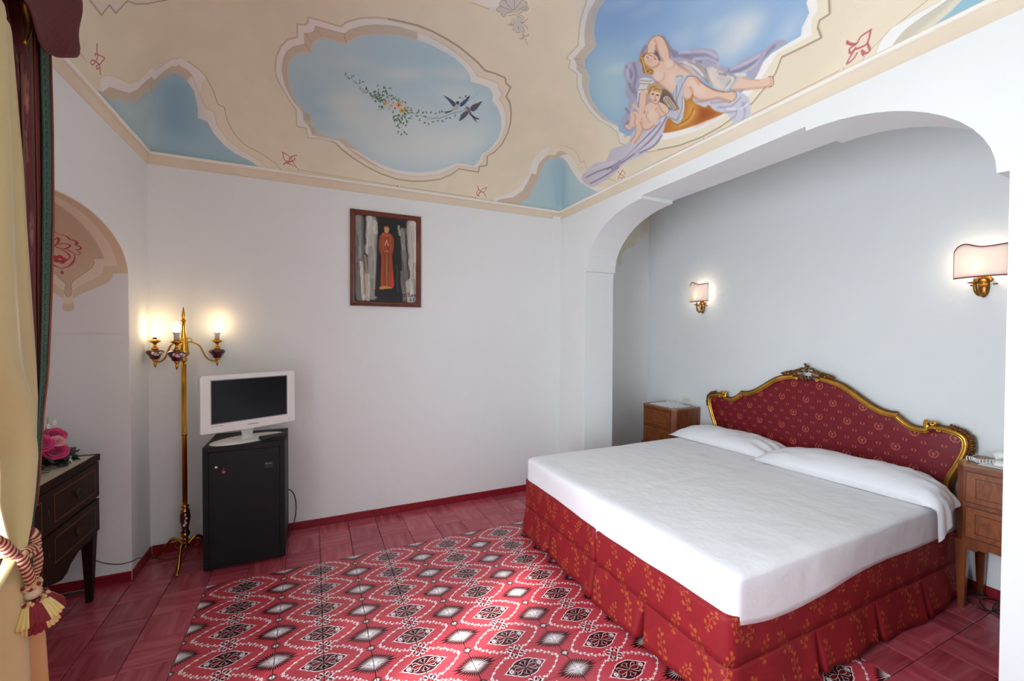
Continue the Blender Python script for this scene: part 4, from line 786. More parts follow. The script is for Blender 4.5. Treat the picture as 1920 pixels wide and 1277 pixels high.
('L',(146,138,138),0.7,(2.5,2),1,[3449,858,3516,772,3555,695]),
('L',(146,138,138),0.7,(2.5,2),1,[3524,937,3571,862,3610,782]),
('L',(146,138,138),0.7,(2.5,2),1,[3594,972,3584,897]),
('P',(232,200,178),1,1.0,1,[3572,916,3599,854,3661,827,3775,903,3893,1024,3989,1109,4133,1160,4140,1194,4103,1219,4071,1231,3947,1187,3798,1107,3664,1011]),
('L',(196,140,110),0.7,(5,4),1,[3672,847,3786,923,3907,1041,3989,1109]),
('L',(120,72,56),0.5,(1.2,1),1,[3584,951,3693,1042,3834,1128,3989,1201]),
('P',(232,200,178),1,1.0,1,[3868,164,3827,102,3844,22,3895,-46,3973,-83,4087,-156,4221,-271,4305,-381,4371,-495,4405,-591,4458,-637,4510,-641,4539,-594,4527,-523,4459,-424,4380,-328,4344,-227,4301,-104,4242,-5,4158,62,4089,82,4127,121,4137,195,4108,232,3988,230]),
('L',(196,140,110),0.6,(6,5),1,[4108,232,4143,173,4121,96,4033,79,3985,96]),
('L',(196,140,110),0.6,(6,4),1,[4166,65,4257,-24,4333,-185,4380,-328,4527,-523]),
('L',(196,140,110),0.6,(4,3),1,[3947,-71,4087,-156,4236,-289,4339,-438]),
('P',(244,224,208),0.55,10.0,1,[3864,73,3916,-17,4036,-63,4184,-131,4193,-40,4075,37,3963,66]),
('L',(226,150,120),0.5,(7,6),1,[3900,-22,4020,-68]),
('L',(120,72,56),0.65,(1.3,1),1,[3868,164,3827,102,3844,22,3903,-53,3998,-96,4123,-189,4249,-308,4371,-495,4410,-601,4467,-639,4516,-635,4542,-584,4524,-513]),
('L',(196,140,110),0.7,(1.4,1),1,[4413,-581,4445,-618]),
('L',(196,140,110),0.7,(1.4,1),1,[4456,-598,4488,-636]),
('L',(196,140,110),0.7,(1.4,1),1,[4492,-602,4524,-641]),
('L',(196,140,110),0.7,(1.4,1),1,[4513,-581,4545,-620]),
('P',(200,198,206),1,1.0,1,[3800,180,3853,157,3984,238,4133,259,4271,310,4382,381,4419,483,4347,565,4249,609,4165,602,4184,480,4192,383,4034,445,3911,368,3836,287]),
('L',(140,138,150),0.7,(3,2.5),1,[3858,182,3954,291,4055,405]),
('L',(140,138,150),0.7,(3,2.5),1,[4047,269,4214,341,4333,482]),
('L',(140,138,150),0.7,(3,2.5),1,[3851,294,3988,377,4181,404]),
('L',(140,138,150),0.7,(3,2.5),1,[4260,587,4352,488,4296,342]),
('L',(232,232,236),0.7,(3,2),1,[4092,261,4260,331,4373,443]),
('P',(110,92,84),0.85,3.0,1,[3753,555,3812,480,3942,437,4147,416,4122,551,3983,636,3886,699,3806,620]),
('P',(204,190,170),1,1.0,1,[3902,615,3878,549,3922,498,4014,469,4119,441,4165,440,4140,503,4069,565,3987,601]),
('L',(130,110,96),0.7,(3,2),1,[3902,560,4007,537,4119,513]),
('L',(130,110,96),0.7,(3,2),1,[3926,518,4031,494,4133,473]),
('L',(130,110,96),0.7,(3,2),1,[3926,599,4016,578]),
('P',(232,200,178),1,1.0,1,[3855,1011,3819,929,3830,839,3886,755,3920,679,4006,610,4107,581,4159,660,4150,771,4170,859,4218,963,4220,1131,4162,1230,4083,1229,4028,1133,3953,1111,3927,1034]),
('P',(232,200,178),1,1.0,1,[3676,785,3666,723,3707,656,3771,601,3830,633,3886,699,3890,776,3838,824,3763,828]),
('P',(206,166,108),1,1.0,1,[3644,812,3579,762,3579,688,3620,623,3708,567,3787,574,3830,633,3775,621,3711,676,3672,727,3692,786,3735,821,3695,834]),
('L',(150,104,60),0.7,(3,2),1,[3630,757,3621,696,3653,643]),
('L',(150,104,60),0.7,(3,2),1,[3683,697,3693,629,3748,589]),
('L',(150,104,60),0.7,(3,2),1,[3668,799,3650,750]),
('L',(90,60,56),0.9,(3,1),1,[3722,757,3730,728]),
('L',(90,60,56),0.9,(3,1),1,[3779,687,3800,657]),
('L',(196,140,110),0.7,(2.4,1.4),1,[3766,715,3808,739,3822,728]),
('L',(190,90,86),0.9,(3,1.2),1,[3829,771,3850,740]),
('P',(230,150,130),0.4,4.0,1,[3747,800,3762,762,3800,779,3788,814]),
('L',(196,140,110),0.6,(4,3),1,[3779,828,3847,810,3898,762,3890,692]),
('L',(196,140,110),0.6,(4,4),1,[3914,733,4068,714,4138,670]),
('L',(196,140,110),0.5,(4,4),1,[3940,980,3987,1048,4114,1035]),
('L',(196,140,110),0.6,(5,4),1,[4218,963,4220,1131,4162,1230]),
('L',(196,140,110),0.5,(4,4),1,[3977,823,4116,775,4152,831]),
('P',(244,224,208),0.5,12.0,1,[3966,995,3952,868,4067,869,4112,972,4044,1038]),
('L',(120,72,56),0.6,(1.6,1),1,[3973,801,4082,778,4152,752,4154,639,4117,576,4020,598,3929,665]),
('P',(232,200,178),1,1.0,1,[3788,1312,3796,1221,3859,1157,3928,1158,4029,1230,4105,1220,4196,1249,4262,1374,4306,1514,4318,1568,4267,1634,4232,1589,4195,1473,4113,1379,4035,1354,4014,1430,4037,1491,3965,1557,3908,1541,3937,1470,3888,1391]),
('L',(196,140,110),0.6,(4,4),1,[3824,1250,3902,1269,3972,1337,4044,1337]),
('L',(196,140,110),0.6,(5,4),1,[4033,1222,4150,1235,4247,1366,4312,1541]),
('L',(120,72,56),0.6,(1.6,1),1,[4257,1616,4232,1589,4195,1473,4115,1376]),
('P',(232,200,178),1,1.0,1,[3662,1181,3684,1144,3762,1115,3825,1094,3910,1127,3859,1157,3761,1176,3693,1202]),
('P',(232,200,178),1,1.0,1,[3897,1150,3923,1072,4005,1079,4068,1156,4093,1192,4046,1197,3984,1182]),
('L',(196,140,110),0.6,(3,2),1,[3967,1150,4068,1189]),
('P',(226,190,166),1,1.5,1,[3964,816,3951,752,4018,747,4098,747,4129,781,4065,809]),
('L',(196,132,130),0.85,(1.1,0.8),0,[-2098,4864,24,4898]),
('L',(196,132,130),0.85,(1.1,0.8),0,[147,4902,2133,4896]),
('L',(196,132,130),0.85,(1.1,0.8),0,[4906,2066,4893,46]),
('L',(196,132,130),0.85,(1.1,0.8),0,[4899,-65,4891,-603]),
('L',(196,132,130),0.85,(1.3,0.8),0,[4892,-916,4885,-2176]),
('L',(196,132,130),0.85,(1.2,0.8),0,[-4624,1938,-4634,2082,-4641,2275]),
('P',(186,140,130),0.9,0.8,0,[-2119,4856,-2127,4866,-2138,4872,-2147,4869,-2147,4860,-2139,4850,-2127,4845,-2119,4848]),
('P',(186,140,130),0.9,0.8,0,[115,4894,109,4910,93,4918,76,4914,69,4900,76,4885,91,4876,108,4880]),
('P',(186,140,130),0.9,0.8,0,[2205,4896,2205,4908,2195,4914,2180,4911,2170,4900,2170,4888,2180,4882,2195,4885]),
('P',(186,140,130),0.9,0.8,0,[4912,-25,4923,-18,4922,-1,4909,15,4893,22,4883,15,4884,-2,4896,-19]),
('P',(186,140,130),0.9,0.8,0,[4890,-2234,4895,-2234,4894,-2228,4888,-2219,4880,-2213,4875,-2214,4876,-2220,4882,-2229]),
('P',(186,140,130),0.9,0.8,0,[-4640,2334,-4646,2335,-4653,2330,-4656,2323,-4654,2317,-4648,2316,-4642,2321,-4638,2328]),
('L',(190,104,112),0.9,(2.6,1.2),1,[-2314,4561,-2217,4620,-2185,4718,-2157,4826]),
('L',(190,104,112),0.9,(2.6,1.2),1,[-2314,4561,-2342,4707,-2243,4727]),
('L',(190,104,112),0.9,(2.6,1.2),1,[-2059,4578,-2186,4632,-2262,4730,-2154,4686,-2110,4638]),
('L',(190,104,112),0.9,(2.6,1.2),1,[-2403,4802,-2301,4735,-2243,4727]),
('L',(190,104,112),0.9,(2.6,1.2),1,[-2243,4727,-2317,4772,-2248,4779,-2205,4808]),
('L',(190,104,112),0.9,(2.4,1.2),1,[2367,4611,2267,4673,2236,4772,2217,4846]),
('L',(190,104,112),0.9,(2.4,1.2),1,[2111,4611,2205,4705,2348,4732,2367,4611]),
('L',(190,104,112),0.9,(2.4,1.2),1,[2217,4846,2275,4743,2359,4755,2476,4859]),
('L',(190,104,112),0.9,(2.4,1.2),1,[2171,4687,2172,4804,2274,4853]),
('L',(190,104,112),0.9,(3.4,1.2),1,[4599,-2407,4727,-2419,4735,-2345,4734,-2284,4844,-2245,4828,-2311,4784,-2334]),
('L',(190,104,112),0.9,(3.4,1.2),1,[4599,-2407,4614,-2309,4670,-2281,4602,-2159]),
('L',(190,104,112),0.9,(3.4,1.2),1,[4580,-2152,4636,-2209,4670,-2281]),
('L',(190,104,112),0.9,(3.4,1.2),1,[4670,-2281,4684,-2216,4744,-2248,4711,-2286]),
('L',(190,104,112),0.9,(3.4,1.2),1,[4727,-2419,4829,-2491,4834,-2445,4779,-2382,4845,-2430]),
('L',(190,104,112),0.9,(2.4,1.2),1,[4847,2353,4769,2248,4703,2120]),
('L',(190,104,112),0.9,(2.4,1.2),1,[4691,2268,4779,2222,4857,2136]),
('L',(190,104,112),0.9,(2.4,1.2),1,[4703,2120,4809,2082]),
('L',(190,104,112),0.9,(2.4,1.2),1,[4847,2289,4867,2172]),
('L',(190,104,112),0.9,(2.8,1.2),1,[-4315,2292,-4383,2357,-4415,2416]),
('L',(190,104,112),0.9,(2.8,1.2),1,[-4415,2416,-4440,2371,-4458,2404]),
('L',(190,104,112),0.9,(2.8,1.2),1,[-4415,2416,-4390,2480,-4360,2559,-4430,2563,-4497,2559,-4511,2474,-4453,2451,-4415,2416]),
('L',(190,104,112),0.9,(2.8,1.2),1,[-4497,2559,-4567,2642,-4602,2694]),
('L',(190,104,112),0.9,(2.8,1.2),1,[-4511,2474,-4560,2390,-4604,2406,-4594,2457,-4511,2474]),
('L',(190,104,112),0.9,(2.8,1.2),1,[-4497,2559,-4567,2529,-4583,2581,-4546,2584]),
('P',(206,198,190),0.8,2.0,1,[1040,1404,1058,1347,1036,1313,1064,1264,1076,1211,1131,1166,1184,1143,1255,1126,1292,1145,1348,1135,1375,1171,1406,1194,1401,1230,1357,1265,1333,1297,1296,1331,1181,1393,1168,1450,1134,1448,1105,1416,1066,1431]),
('L',(140,124,118),0.8,(1.0,0.8),1,[1040,1404,1053,1350,1069,1348]),
('L',(140,124,118),0.8,(1.0,0.8),1,[1037,1413,1066,1431,1100,1419]),
('L',(140,124,118),0.8,(1.0,0.8),1,[1069,1355,1041,1323,1046,1281,1078,1253]),
('L',(140,124,118),0.8,(1.0,0.8),1,[1084,1239,1102,1262]),
('L',(140,124,118),0.8,(1.0,0.8),1,[1099,1257,1153,1286,1210,1307]),
('L',(140,124,118),0.8,(1.0,0.8),1,[1066,1349,1128,1341,1208,1329]),
('L',(140,124,118),0.8,(1.0,0.8),1,[1176,1160,1210,1231,1242,1280]),
('L',(140,124,118),0.8,(1.0,0.8),1,[1276,1165,1260,1224,1260,1276]),
('L',(140,124,118),0.8,(1.0,0.8),1,[1265,1146,1313,1134,1359,1142,1367,1182]),
('L',(140,124,118),0.8,(1.0,0.8),1,[1294,1277,1297,1256,1330,1240,1382,1246,1406,1214,1397,1186,1362,1185]),
('L',(140,124,118),0.8,(1.0,0.8),1,[1319,1220,1354,1208,1379,1215,1367,1231]),
('L',(140,124,118),0.8,(1.0,0.8),1,[1317,1332,1335,1302,1357,1265]),
('L',(140,124,118),0.8,(1.0,0.8),1,[1179,1444,1178,1388,1216,1358]),
('L',(140,124,118),0.8,(1.0,0.8),1,[1172,1458,1137,1454,1113,1425]),
('L',(140,124,118),0.8,(1.0,0.8),1,[1205,1414,1245,1387,1286,1351,1331,1358]),
('L',(140,124,118),0.8,(1.0,0.8),1,[1221,1342,1229,1305,1259,1287]),
('L',(140,124,118),0.8,(1.0,0.8),1,[1331,1358,1359,1320,1419,1326]),
('L',(140,124,118),0.8,(1.0,0.8),1,[1338,1358,1380,1345,1424,1360]),
('P',(206,198,190),0.7,3.0,1,[1260,1417,1363,1353,1436,1370,1460,1413,1443,1448,1503,1505,1559,1590,1535,1626,1492,1549,1450,1563,1371,1576,1338,1514,1277,1530,1289,1472]),
('L',(140,124,118),0.85,(1.2,0.8),1,[1265,1526,1306,1519,1338,1480]),
('L',(140,124,118),0.85,(1.2,0.8),1,[1293,1486,1306,1511]),
('L',(140,124,118),0.85,(1.2,0.8),1,[1400,1478,1428,1509]),
('L',(140,124,118),0.85,(1.2,0.8),1,[1407,1402,1431,1400,1448,1365,1464,1330,1467,1315]),
('L',(140,124,118),0.85,(1.2,0.8),1,[1448,1445,1494,1474,1509,1502,1493,1513]),
('L',(140,124,118),0.85,(1.2,0.8),1,[1465,1410,1511,1426,1539,1450]),
('L',(140,124,118),0.85,(1.2,0.8),1,[1361,1557,1384,1567]),
('L',(140,124,118),0.85,(1.2,0.8),1,[1414,1576,1427,1567]),
('L',(140,124,118),0.85,(1.2,0.8),1,[1447,1565,1459,1548]),
('L',(140,124,118),0.85,(1.2,0.8),1,[1512,1539,1544,1564,1544,1615,1507,1634]),
('L',(140,124,118),0.85,(1.2,0.8),1,[1557,1548,1588,1536,1590,1507]),
('L',(140,124,118),0.85,(1.2,0.8),1,[1583,1588,1590,1606]),
('L',(140,124,118),0.85,(1.2,0.8),1,[1619,1617,1621,1634]),
('L',(140,124,118),0.85,(1.2,0.8),1,[1647,1640,1646,1652]),
('P',(228,226,212),1,1.0,0,[5000,-2579,5000,-2608,4896,-2584,4779,-2585,4699,-2656,4687,-2884,4685,-3081,4644,-3160,4656,-3432,4833,-3791,5000,-3919,5000,-2810]),
('P',(238,238,236),1,2.0,0,[5000,-2608,4896,-2584,4779,-2585,4699,-2656,4687,-2884,4685,-3081,4644,-3160,4656,-3432,4770,-3566,4709,-3237,4719,-3151,4740,-3066,4769,-2925,4803,-2826,4880,-2770,4966,-2762,5000,-2759]),
('P',(206,198,182),1,1.5,0,[5000,-2759,4966,-2762,4880,-2770,4803,-2826,4769,-2925,4740,-3066,4719,-3151,4709,-3237,4770,-3566,4833,-3791,5000,-3919,5000,-3058]),
('P',(222,214,196),1,6.0,0,[4963,-2923,4931,-2939,4880,-3010,4812,-3144,4748,-3211,4732,-3286,4791,-3535,4936,-3867,5000,-3919,5000,-3023]),
('P',(152,192,208),1,1.2,0,[5000,-3023,4977,-3043,4925,-3109,4856,-3238,4791,-3300,4775,-3373,4831,-3619,4953,-3880,5000,-3918,5000,-3223]),
('L',(176,166,150),0.7,(1.6,2),1,[5000,-2759,4966,-2762,4880,-2770,4803,-2826,4769,-2925,4740,-3066,4719,-3151,4709,-3237,4770,-3566]),
('L',(214,208,192),0.7,(2,2),1,[5000,-2579,5000,-2608,4896,-2584,4779,-2585,4699,-2656,4687,-2884,4685,-3081,4644,-3160,4656,-3432]),
('L',(196,132,130),0.8,(1.1,0.8),0,[699,1485,823,1474,945,1455]),
('P',(228,216,200),1,1.5,0,[-4021,1624,-4021,1742,-4005,2016,-3827,1964,-3814,2118,-3581,2047,-3502,2147,-3355,2215,-3095,2262,-2893,2246]),
('L',(150,130,118),0.7,(3,2),0,[-4021,1624,-4021,1742,-4005,2016,-3827,1964,-3814,2118,-3581,2047,-3502,2147,-3355,2215,-3095,2262,-2893,2246])]

# ------------------------------------------------------------ room dimensions
XL, XR, YB, YF = -0.41, 2.715, 0.575, -2.725      # left wall, arch wall, back wall, front wall
XA, XH, YA, YA2 = 3.015, 3.98, 0.747, -2.62       # back of the arch wall, headboard wall, alcove side walls
ZC = 2.61; RV = 1.1                               # cornice height, rise of the vault
CXV, CYV, AXV, AYV = (XL+XR)/2, (YB+YF)/2, (XR-XL)/2, (YB-YF)/2
plaster = mat('white_plaster', (231,233,233), 0.85, spec=0.25, noise=(1.3, 0.02, (1,1,1)), bump=(9, 0.004, (1,1,1)))
cream = mat('cream_paint', (226,212,190), 0.8, spec=0.2, noise=(3, 0.04, (1,1,1)))
cream_light = mat('cream_lip_paint', (244,238,228), 0.7, spec=0.2, noise=(3, 0.03, (1,1,1)))

# ------------------------------------------------------------ vault with its frescoes
def vault_point(i, j):
    s_ = max(abs(i), abs(j), 1e-6); m_ = math.sin(min(s_, 1)*PI/2); u, v = i*m_/s_, j*m_/s_
    au, av = abs(u), abs(v); mm = max(au, av); k = min(max((1-mm)*0.9, 0), 0.5)
    h = max(k-abs(au-av), 0)/k if k > 1e-9 else 0
    t = min(mm+h*h*k*0.25, 1)
    return (CXV+AXV*u, CYV+AYV*v, ZC+RV*math.sqrt(max(0, 1-t*t)))
TX = 2048
cv = Canvas(TX, TX, (234,221,197)); cv.mottle(3, (7, 18, 50), 0.022)
def tp(flat, sx=1, sy=1): return [((flat[k]*sx/5000+1)/2*TX, (flat[k+1]*sy/5000+1)/2*TX) for k in range(0, len(flat), 2)]
KW = 1.35
def run(cmds, sx=1, sy=1):
    for c in cmds:
        if c[0] == 'P':
            p = tp(c[5], sx, sy); cv.poly(cr(p, True, 4) if c[4] else p, c[1], c[2], c[3]*KW)
        else:
            p = tp(c[5], sx, sy); cv.line(cr(p, False, 4) if c[4] else p, c[1], c[2], c[3][0]*KW, c[3][1]*KW)
# the vault is symmetric: the cartouches outside the view repeat those in it
run(FRES[RC[0]:RC[1]], 1, -1); run(FRES[RC[0]:RC[1]], -1, -1)
# centre panel
def octo(r, q): return [((x*r+1)/2*TX, (y*r+1)/2*TX) for x, y in ((-.2,-.3),(-.26,-.26),(-.3,-.2),(-.3,.2),(-.26,.26),(-.2,.3),(.2,.3),(.26,.26),(.3,.2),(.3,-.2),(.26,-.26),(.2,-.3))]
OC = 0.2873/0.3
cv.poly(octo(OC,0), (240,232,224), 1, 2); cv.poly(octo(OC*.88,0), (204,186,164), 1, 2); cv.poly(octo(OC*.8,0), (150,186,210), 1, 2)
run(FRES)
fresco_img = cv.image('vault_fresco')
fresco = image_mat('fresco_paint', fresco_img, 0.85, spec=0.2, bump=(9, 0.003, (1,1,1)))
b = MB(); b.grid(lambda u, v: vault_point(2*u-1, 2*v-1), 120, 120)
ceil = b.build('ceiling', fresco, kind='structure')

# ------------------------------------------------------------ walls
def arc(cy, cz, ry, rz, a0, a1, n=14):
    return [(cy+ry*math.cos(lerp(a0, a1, k/n)), cz+rz*math.sin(lerp(a0, a1, k/n))) for k in range(n+1)]
fx = lambda a, b_, d: (d, a, b_)
fy = lambda a, b_, d: (a, d, b_)
# arch wall: opening from y=.157 to y=-2.335, springing at z=2.0, quarter arcs, notches, level middle
hole = [(0.157, -0.02), (0.157, 2.0), (0.130, 2.004)] + arc(-0.535, 2.02, 0.665, 0.42, 0, PI/2)[1:] + [(-0.538, 2.462), (-1.665, 2.462), (-1.668, 2.44)] + arc(-1.668, 2.02, 0.637, 0.42, PI/2, PI)[:-1] + [(-2.305, 2.022), (-2.335, 2.02), (-2.335, -0.02)]
wall_poly = [(YB+0.2, -0.02)] + [(YB+0.2, 2.68), (YF-0.2, 2.68), (YF-0.2, -0.02)] + hole[::-1]
wr = MB().prism(wall_poly, fx, XR, XA).build('wall_right', plaster, bevel=0.006, kind='structure')
# left wall: niche arch y -1.0...0.257 and window opening y -2.5...-1.38
niche = [(0.257, -0.02), (0.258, 1.785)] + arc(-0.372, 1.79, 0.628, 0.268, 0, PI, 26)[1:-1] + [(-1.0, 1.785), (-1.0, -0.02)]
pl = [(YB+0.1, -0.02), (YB+0.1, 2.68), (YF-0.1, 2.68), (YF-0.1, -0.02), (-2.52, -0.02), (-2.52, 2.36), (-1.34, 2.36), (-1.34, -0.02)] + niche[::-1]
wl = MB().prism(pl, fx, XL, -0.93).build('wall_left', plaster, bevel=0.004, kind='structure')
boxo('wall_niche', plaster, None, -1.0, -0.93, -1.1, 0.5, -0.02, 2.3, 0, 'structure')
boxo('wall_back', plaster, None, -1.0, 4.05, YB, YB+0.1, -0.02, 2.68, 0, 'structure') if False else None
wb = MB().box(-0.93, XA, YB, YB+0.3, -0.02, 2.68).build('wall_back', plaster, bevel=0.0, kind='structure')
# front wall with the balcony door the photograph is taken from
fp = [(-0.6, -0.02), (-0.6, 2.68), (3.2, 2.68), (3.2, -0.02), (1.75, -0.02), (1.75, 2.3), (0.1, 2.3), (0.1, -0.02)]
MB().prism(fp, fy, YF, YF-0.12).build('wall_front', plaster, kind='structure')
# unseen shell added behind the camera to stop sun entering the front opening
MB().box(0.0, 0.1, -3.8, YF-0.12, -0.02, 2.4).build('wall_sun_block_left', plaster, kind='structure'); MB().box(1.75, 1.85, -3.8, YF-0.12, -0.02, 2.4).build('wall_sun_block_right', plaster, kind='structure')
MB().box(0.0, 1.85, -3.9, -3.8, -0.02, 2.4).build('wall_sun_block_end', plaster, kind='structure'); MB().box(0.0, 1.85, -3.9, YF-0.12, 2.3, 2.4).build('ceiling_sun_block', plaster, kind='structure')
# alcove shell
MB().box(XA-0.02, XH+0.1, YA, YA+0.1, -0.02, 3.15).build('wall_alcove_left', plaster, kind='structure')
MB().box(XA-0.02, XH+0.1, YA2-0.1, YA2, -0.02, 3.15).build('wall_alcove_right', plaster, kind='structure')
MB().box(XH, XH+0.1, YA2-0.1, YA+0.1, -0.02, 3.15).build('wall_headboard', plaster, kind='structure')
MB().box(XA-0.1, XH+0.1, YA2-0.1, YA+0.1, 3.12, 3.2).build('ceiling_alcove', plaster, kind='structure')
MB().box(XA-0.06, XA, YA2, YA, 2.66, 3.14).build('wall_alcove_front', plaster, kind='structure')
# slim plaster rib in the back right corner
boxo('trim_5', plaster, None, XR-0.085, XR+0.01, YB-0.006, YB+0.01, 1.98, 2.58, 0.003, 'structure')
# painted tan scallop in the alcove corner, on its left side wall
def decal(name, poly, fmap, m, parent, t=0.003): return MB().prism(poly, fmap, 0, t).build(name, m, parent)
al = cr([(3.575,2.19),(3.60,2.22),(3.59,2.27),(3.61,2.33),(3.66,2.385),(3.74,2.41),(3.79,2.45),(3.80,2.52),(3.83,2.53),(3.88,2.52),(3.90,2.58),(3.955,2.62),(3.975,2.75),(3.975,2.95),(3.2,2.95),(3.2,2.6),(3.4,2.4),(3.5,2.3),(3.55,2.22)], True, 4)
decal('painted_scallop', al, lambda a, b_, d: (a, YA-d, b_), mat('alcove_ochre', (230,220,200), 0.85, noise=(4,0.04,(1,1,1))), bpy.data.objects['wall_alcove_left'])

# ------------------------------------------------------------ cornice: ochre cove with a white lip
def cornice(name, p, q, nrm):
    """p, q ends at z=0 plane; nrm points into the room"""
    n = Vector((*nrm, 0)); P0, P1 = Vector((*p, 0)), Vector((*q, 0)); rt = empty(name); rt['kind'] = 'structure'
    def strip(nm, prof, m):
        b = MB(); k = len(prof); vs = [P0+n*a+Vector((0,0,z)) for a, z in prof]+[P1+n*a+Vector((0,0,z)) for a, z in prof]
        b.smooth = True; b.add(vs, [(i, (i+1) % k, (i+1) % k+k, i+k) for i in range(k)]); b.smooth = False
        b.build(nm, m, rt)
    cove = [(-0.01, 2.548)]+[(0.003+0.02*(1-math.cos(t*PI/2/5)), 2.552+0.058*math.sin(t*PI/2/5)) for t in range(6)]+[(-0.01, 2.61)]
    strip('cove', cove, cream)
    strip('lip', [(-0.01, 2.609), (0.028, 2.609), (0.033, 2.614), (0.033, 2.622), (0.028, 2.628), (-0.01, 2.634)], cream_light)
    return rt
cornice('trim_1', (XL-0.0, YB), (XR+0.0, YB), (0, -1))
cornice('trim_2', (XR, YB), (XR, YF), (-1, 0))
cornice('trim_3', (XL, YB), (XL, YF), (1, 0))
cornice('trim_4', (XL, YF), (XR, YF), (0, 1))

# ------------------------------------------------------------ painted soffit of the niche (ochre with a lambrequin edge and red arabesque)
NW = 520           # across the depth (x -.41...-.93), along the arch: s from jamb z=1.45 up and over
JZ = 1.45
arcp = arc(-0.372, 1.79, 0.626, 0.265, 0, PI, 60)
prof = [(0.255, JZ), (0.255, 1.785)] + arcp[1:-1] + [(-0.998, 1.785), (-0.998, JZ)]
S_ = [0.0]
for a_, b_ in zip(prof, prof[1:]): S_.append(S_[-1]+math.hypot(a_[0]-b_[0], a_[1]-b_[1]))
ST = S_[-1]; NH = int(ST*1000)
nc = Canvas(NW, NH, (233,231,232))
def npx(x, s_): return ((x+0.93)/0.52*NW, s_/ST*NH)
edge = [(-0.405,1.80),(-0.479,1.796),(-0.485,1.765),(-0.507,1.739),(-0.54,1.719),(-0.594,1.688),(-0.632,1.662),(-0.652,1.643),(-0.65,1.619),(-0.645,1.602),(-0.652,1.58),(-0.669,1.572),(-0.690,1.576),(-0.697,1.593),(-0.692,1.618),(-0.686,1.642),(-0.719,1.665),(-0.745,1.688),(-0.80,1.715),(-0.835,1.739),(-0.857,1.765),(-0.862,1.796),(-0.935,1.80)]
def s_of(z, far=False):
    return (z-JZ) if not far else ST-(z-JZ)
def band(shrink, colr, soft=1.2):
    f = lambda pts: [(-0.67+(x+0.67)*(1-shrink*1.9), z+shrink*0.42) for x, z in pts]
    e = f(edge) if shrink else edge
    P_ = [npx(x, s_of(z)) for x, z in e]+[npx(x, s_of(z, True)) for x, z in e[::-1]]
    nc.poly(P_, colr, 1, soft)
band(0, (224,204,178)); band(0.10, (236,220,198)); band(0.20, (216,192,164)); band(0.22, (214,188,160))
e2 = [npx(-0.67+(x+0.67)*(1-0.2*1.9), s_of(z+0.084)) for x, z in edge]; nc.line(e2, (110,84,66), 0.8, 1.6, 1.2)
e3 = [npx(-0.67+(x+0.67)*(1-0.11*1.9), s_of(z+0.046)) for x, z in edge]; nc.line(e3, (240,226,200), 0.8, 2.4, 1.6)
RD = (190,70,76)
def art(cx_, cs, k):
    T_ = lambda pts: [npx(cx_+x*k, cs+y*k) for x, y in pts]
    for sx in (-1, 1):
        for p, w in (([(0,-1),(.25,-.86),(.42,-.62),(.5,-.35)],6),([(.5,-.35),(.62,-.36),(.68,-.25),(.62,-.12),(.72,-.10),(.78,.02),(.68,.16),(.74,.22),(.74,.36),(.6,.44),(.6,.56),(.52,.68),(.38,.72),(.34,.84),(.18,.9),(0,1)],7),([(0,0),(.2,.22),(.3,.5),(.1,.3)],7),([(0,0),(.3,-.1),(.5,.1),(.3,.16),(0,0)],6),([(0,0),(.25,-.25),(.32,-.5),(.12,-.72)],6),([(.5,-.35),(.38,-.18),(.2,-.1)],5)):
            nc.line(cr(T_([(sx*x, y) for x, y in p]), False, 5), RD, .9, w*1.5, 1.5, True)
    for yy in (-.62, .62):
        for q in range(5):
            a = q*1.2566; x, y = npx(cx_+(.13*math.cos(a))*k, cs+(yy+.11*math.sin(a))*k); nc.disc(x, y, 12, RD, .9)
    x, y = npx(cx_, cs-1.15*k); nc.disc(x, y, 6, RD, .9, 0, 11)
art(-0.695, S_[1]+0.165, 0.14); art(-0.695, ST-S_[1]-0.165, -0.14)
niche_img = nc.image('niche_paint'); niche_m = image_mat('niche_paint', niche_img, 0.85, spec=0.2)
b = MB(); b.smooth = False
for k in range(len(prof)-1):
    (y0, z0), (y1, z1) = prof[k], prof[k+1]; v0, v1 = S_[k]/ST, S_[k+1]/ST
    b.add([(-0.412,y0,z0),(-0.928,y0,z0),(-0.928,y1,z1),(-0.412,y1,z1)], [(0,1,2,3)], [((-0.412+0.93)/0.52,v0),(0.004,v0),(0.004,v1),((-0.412+0.93)/0.52,v1)])
b.build('soffit_paint', niche_m, wl, solid=0.003)

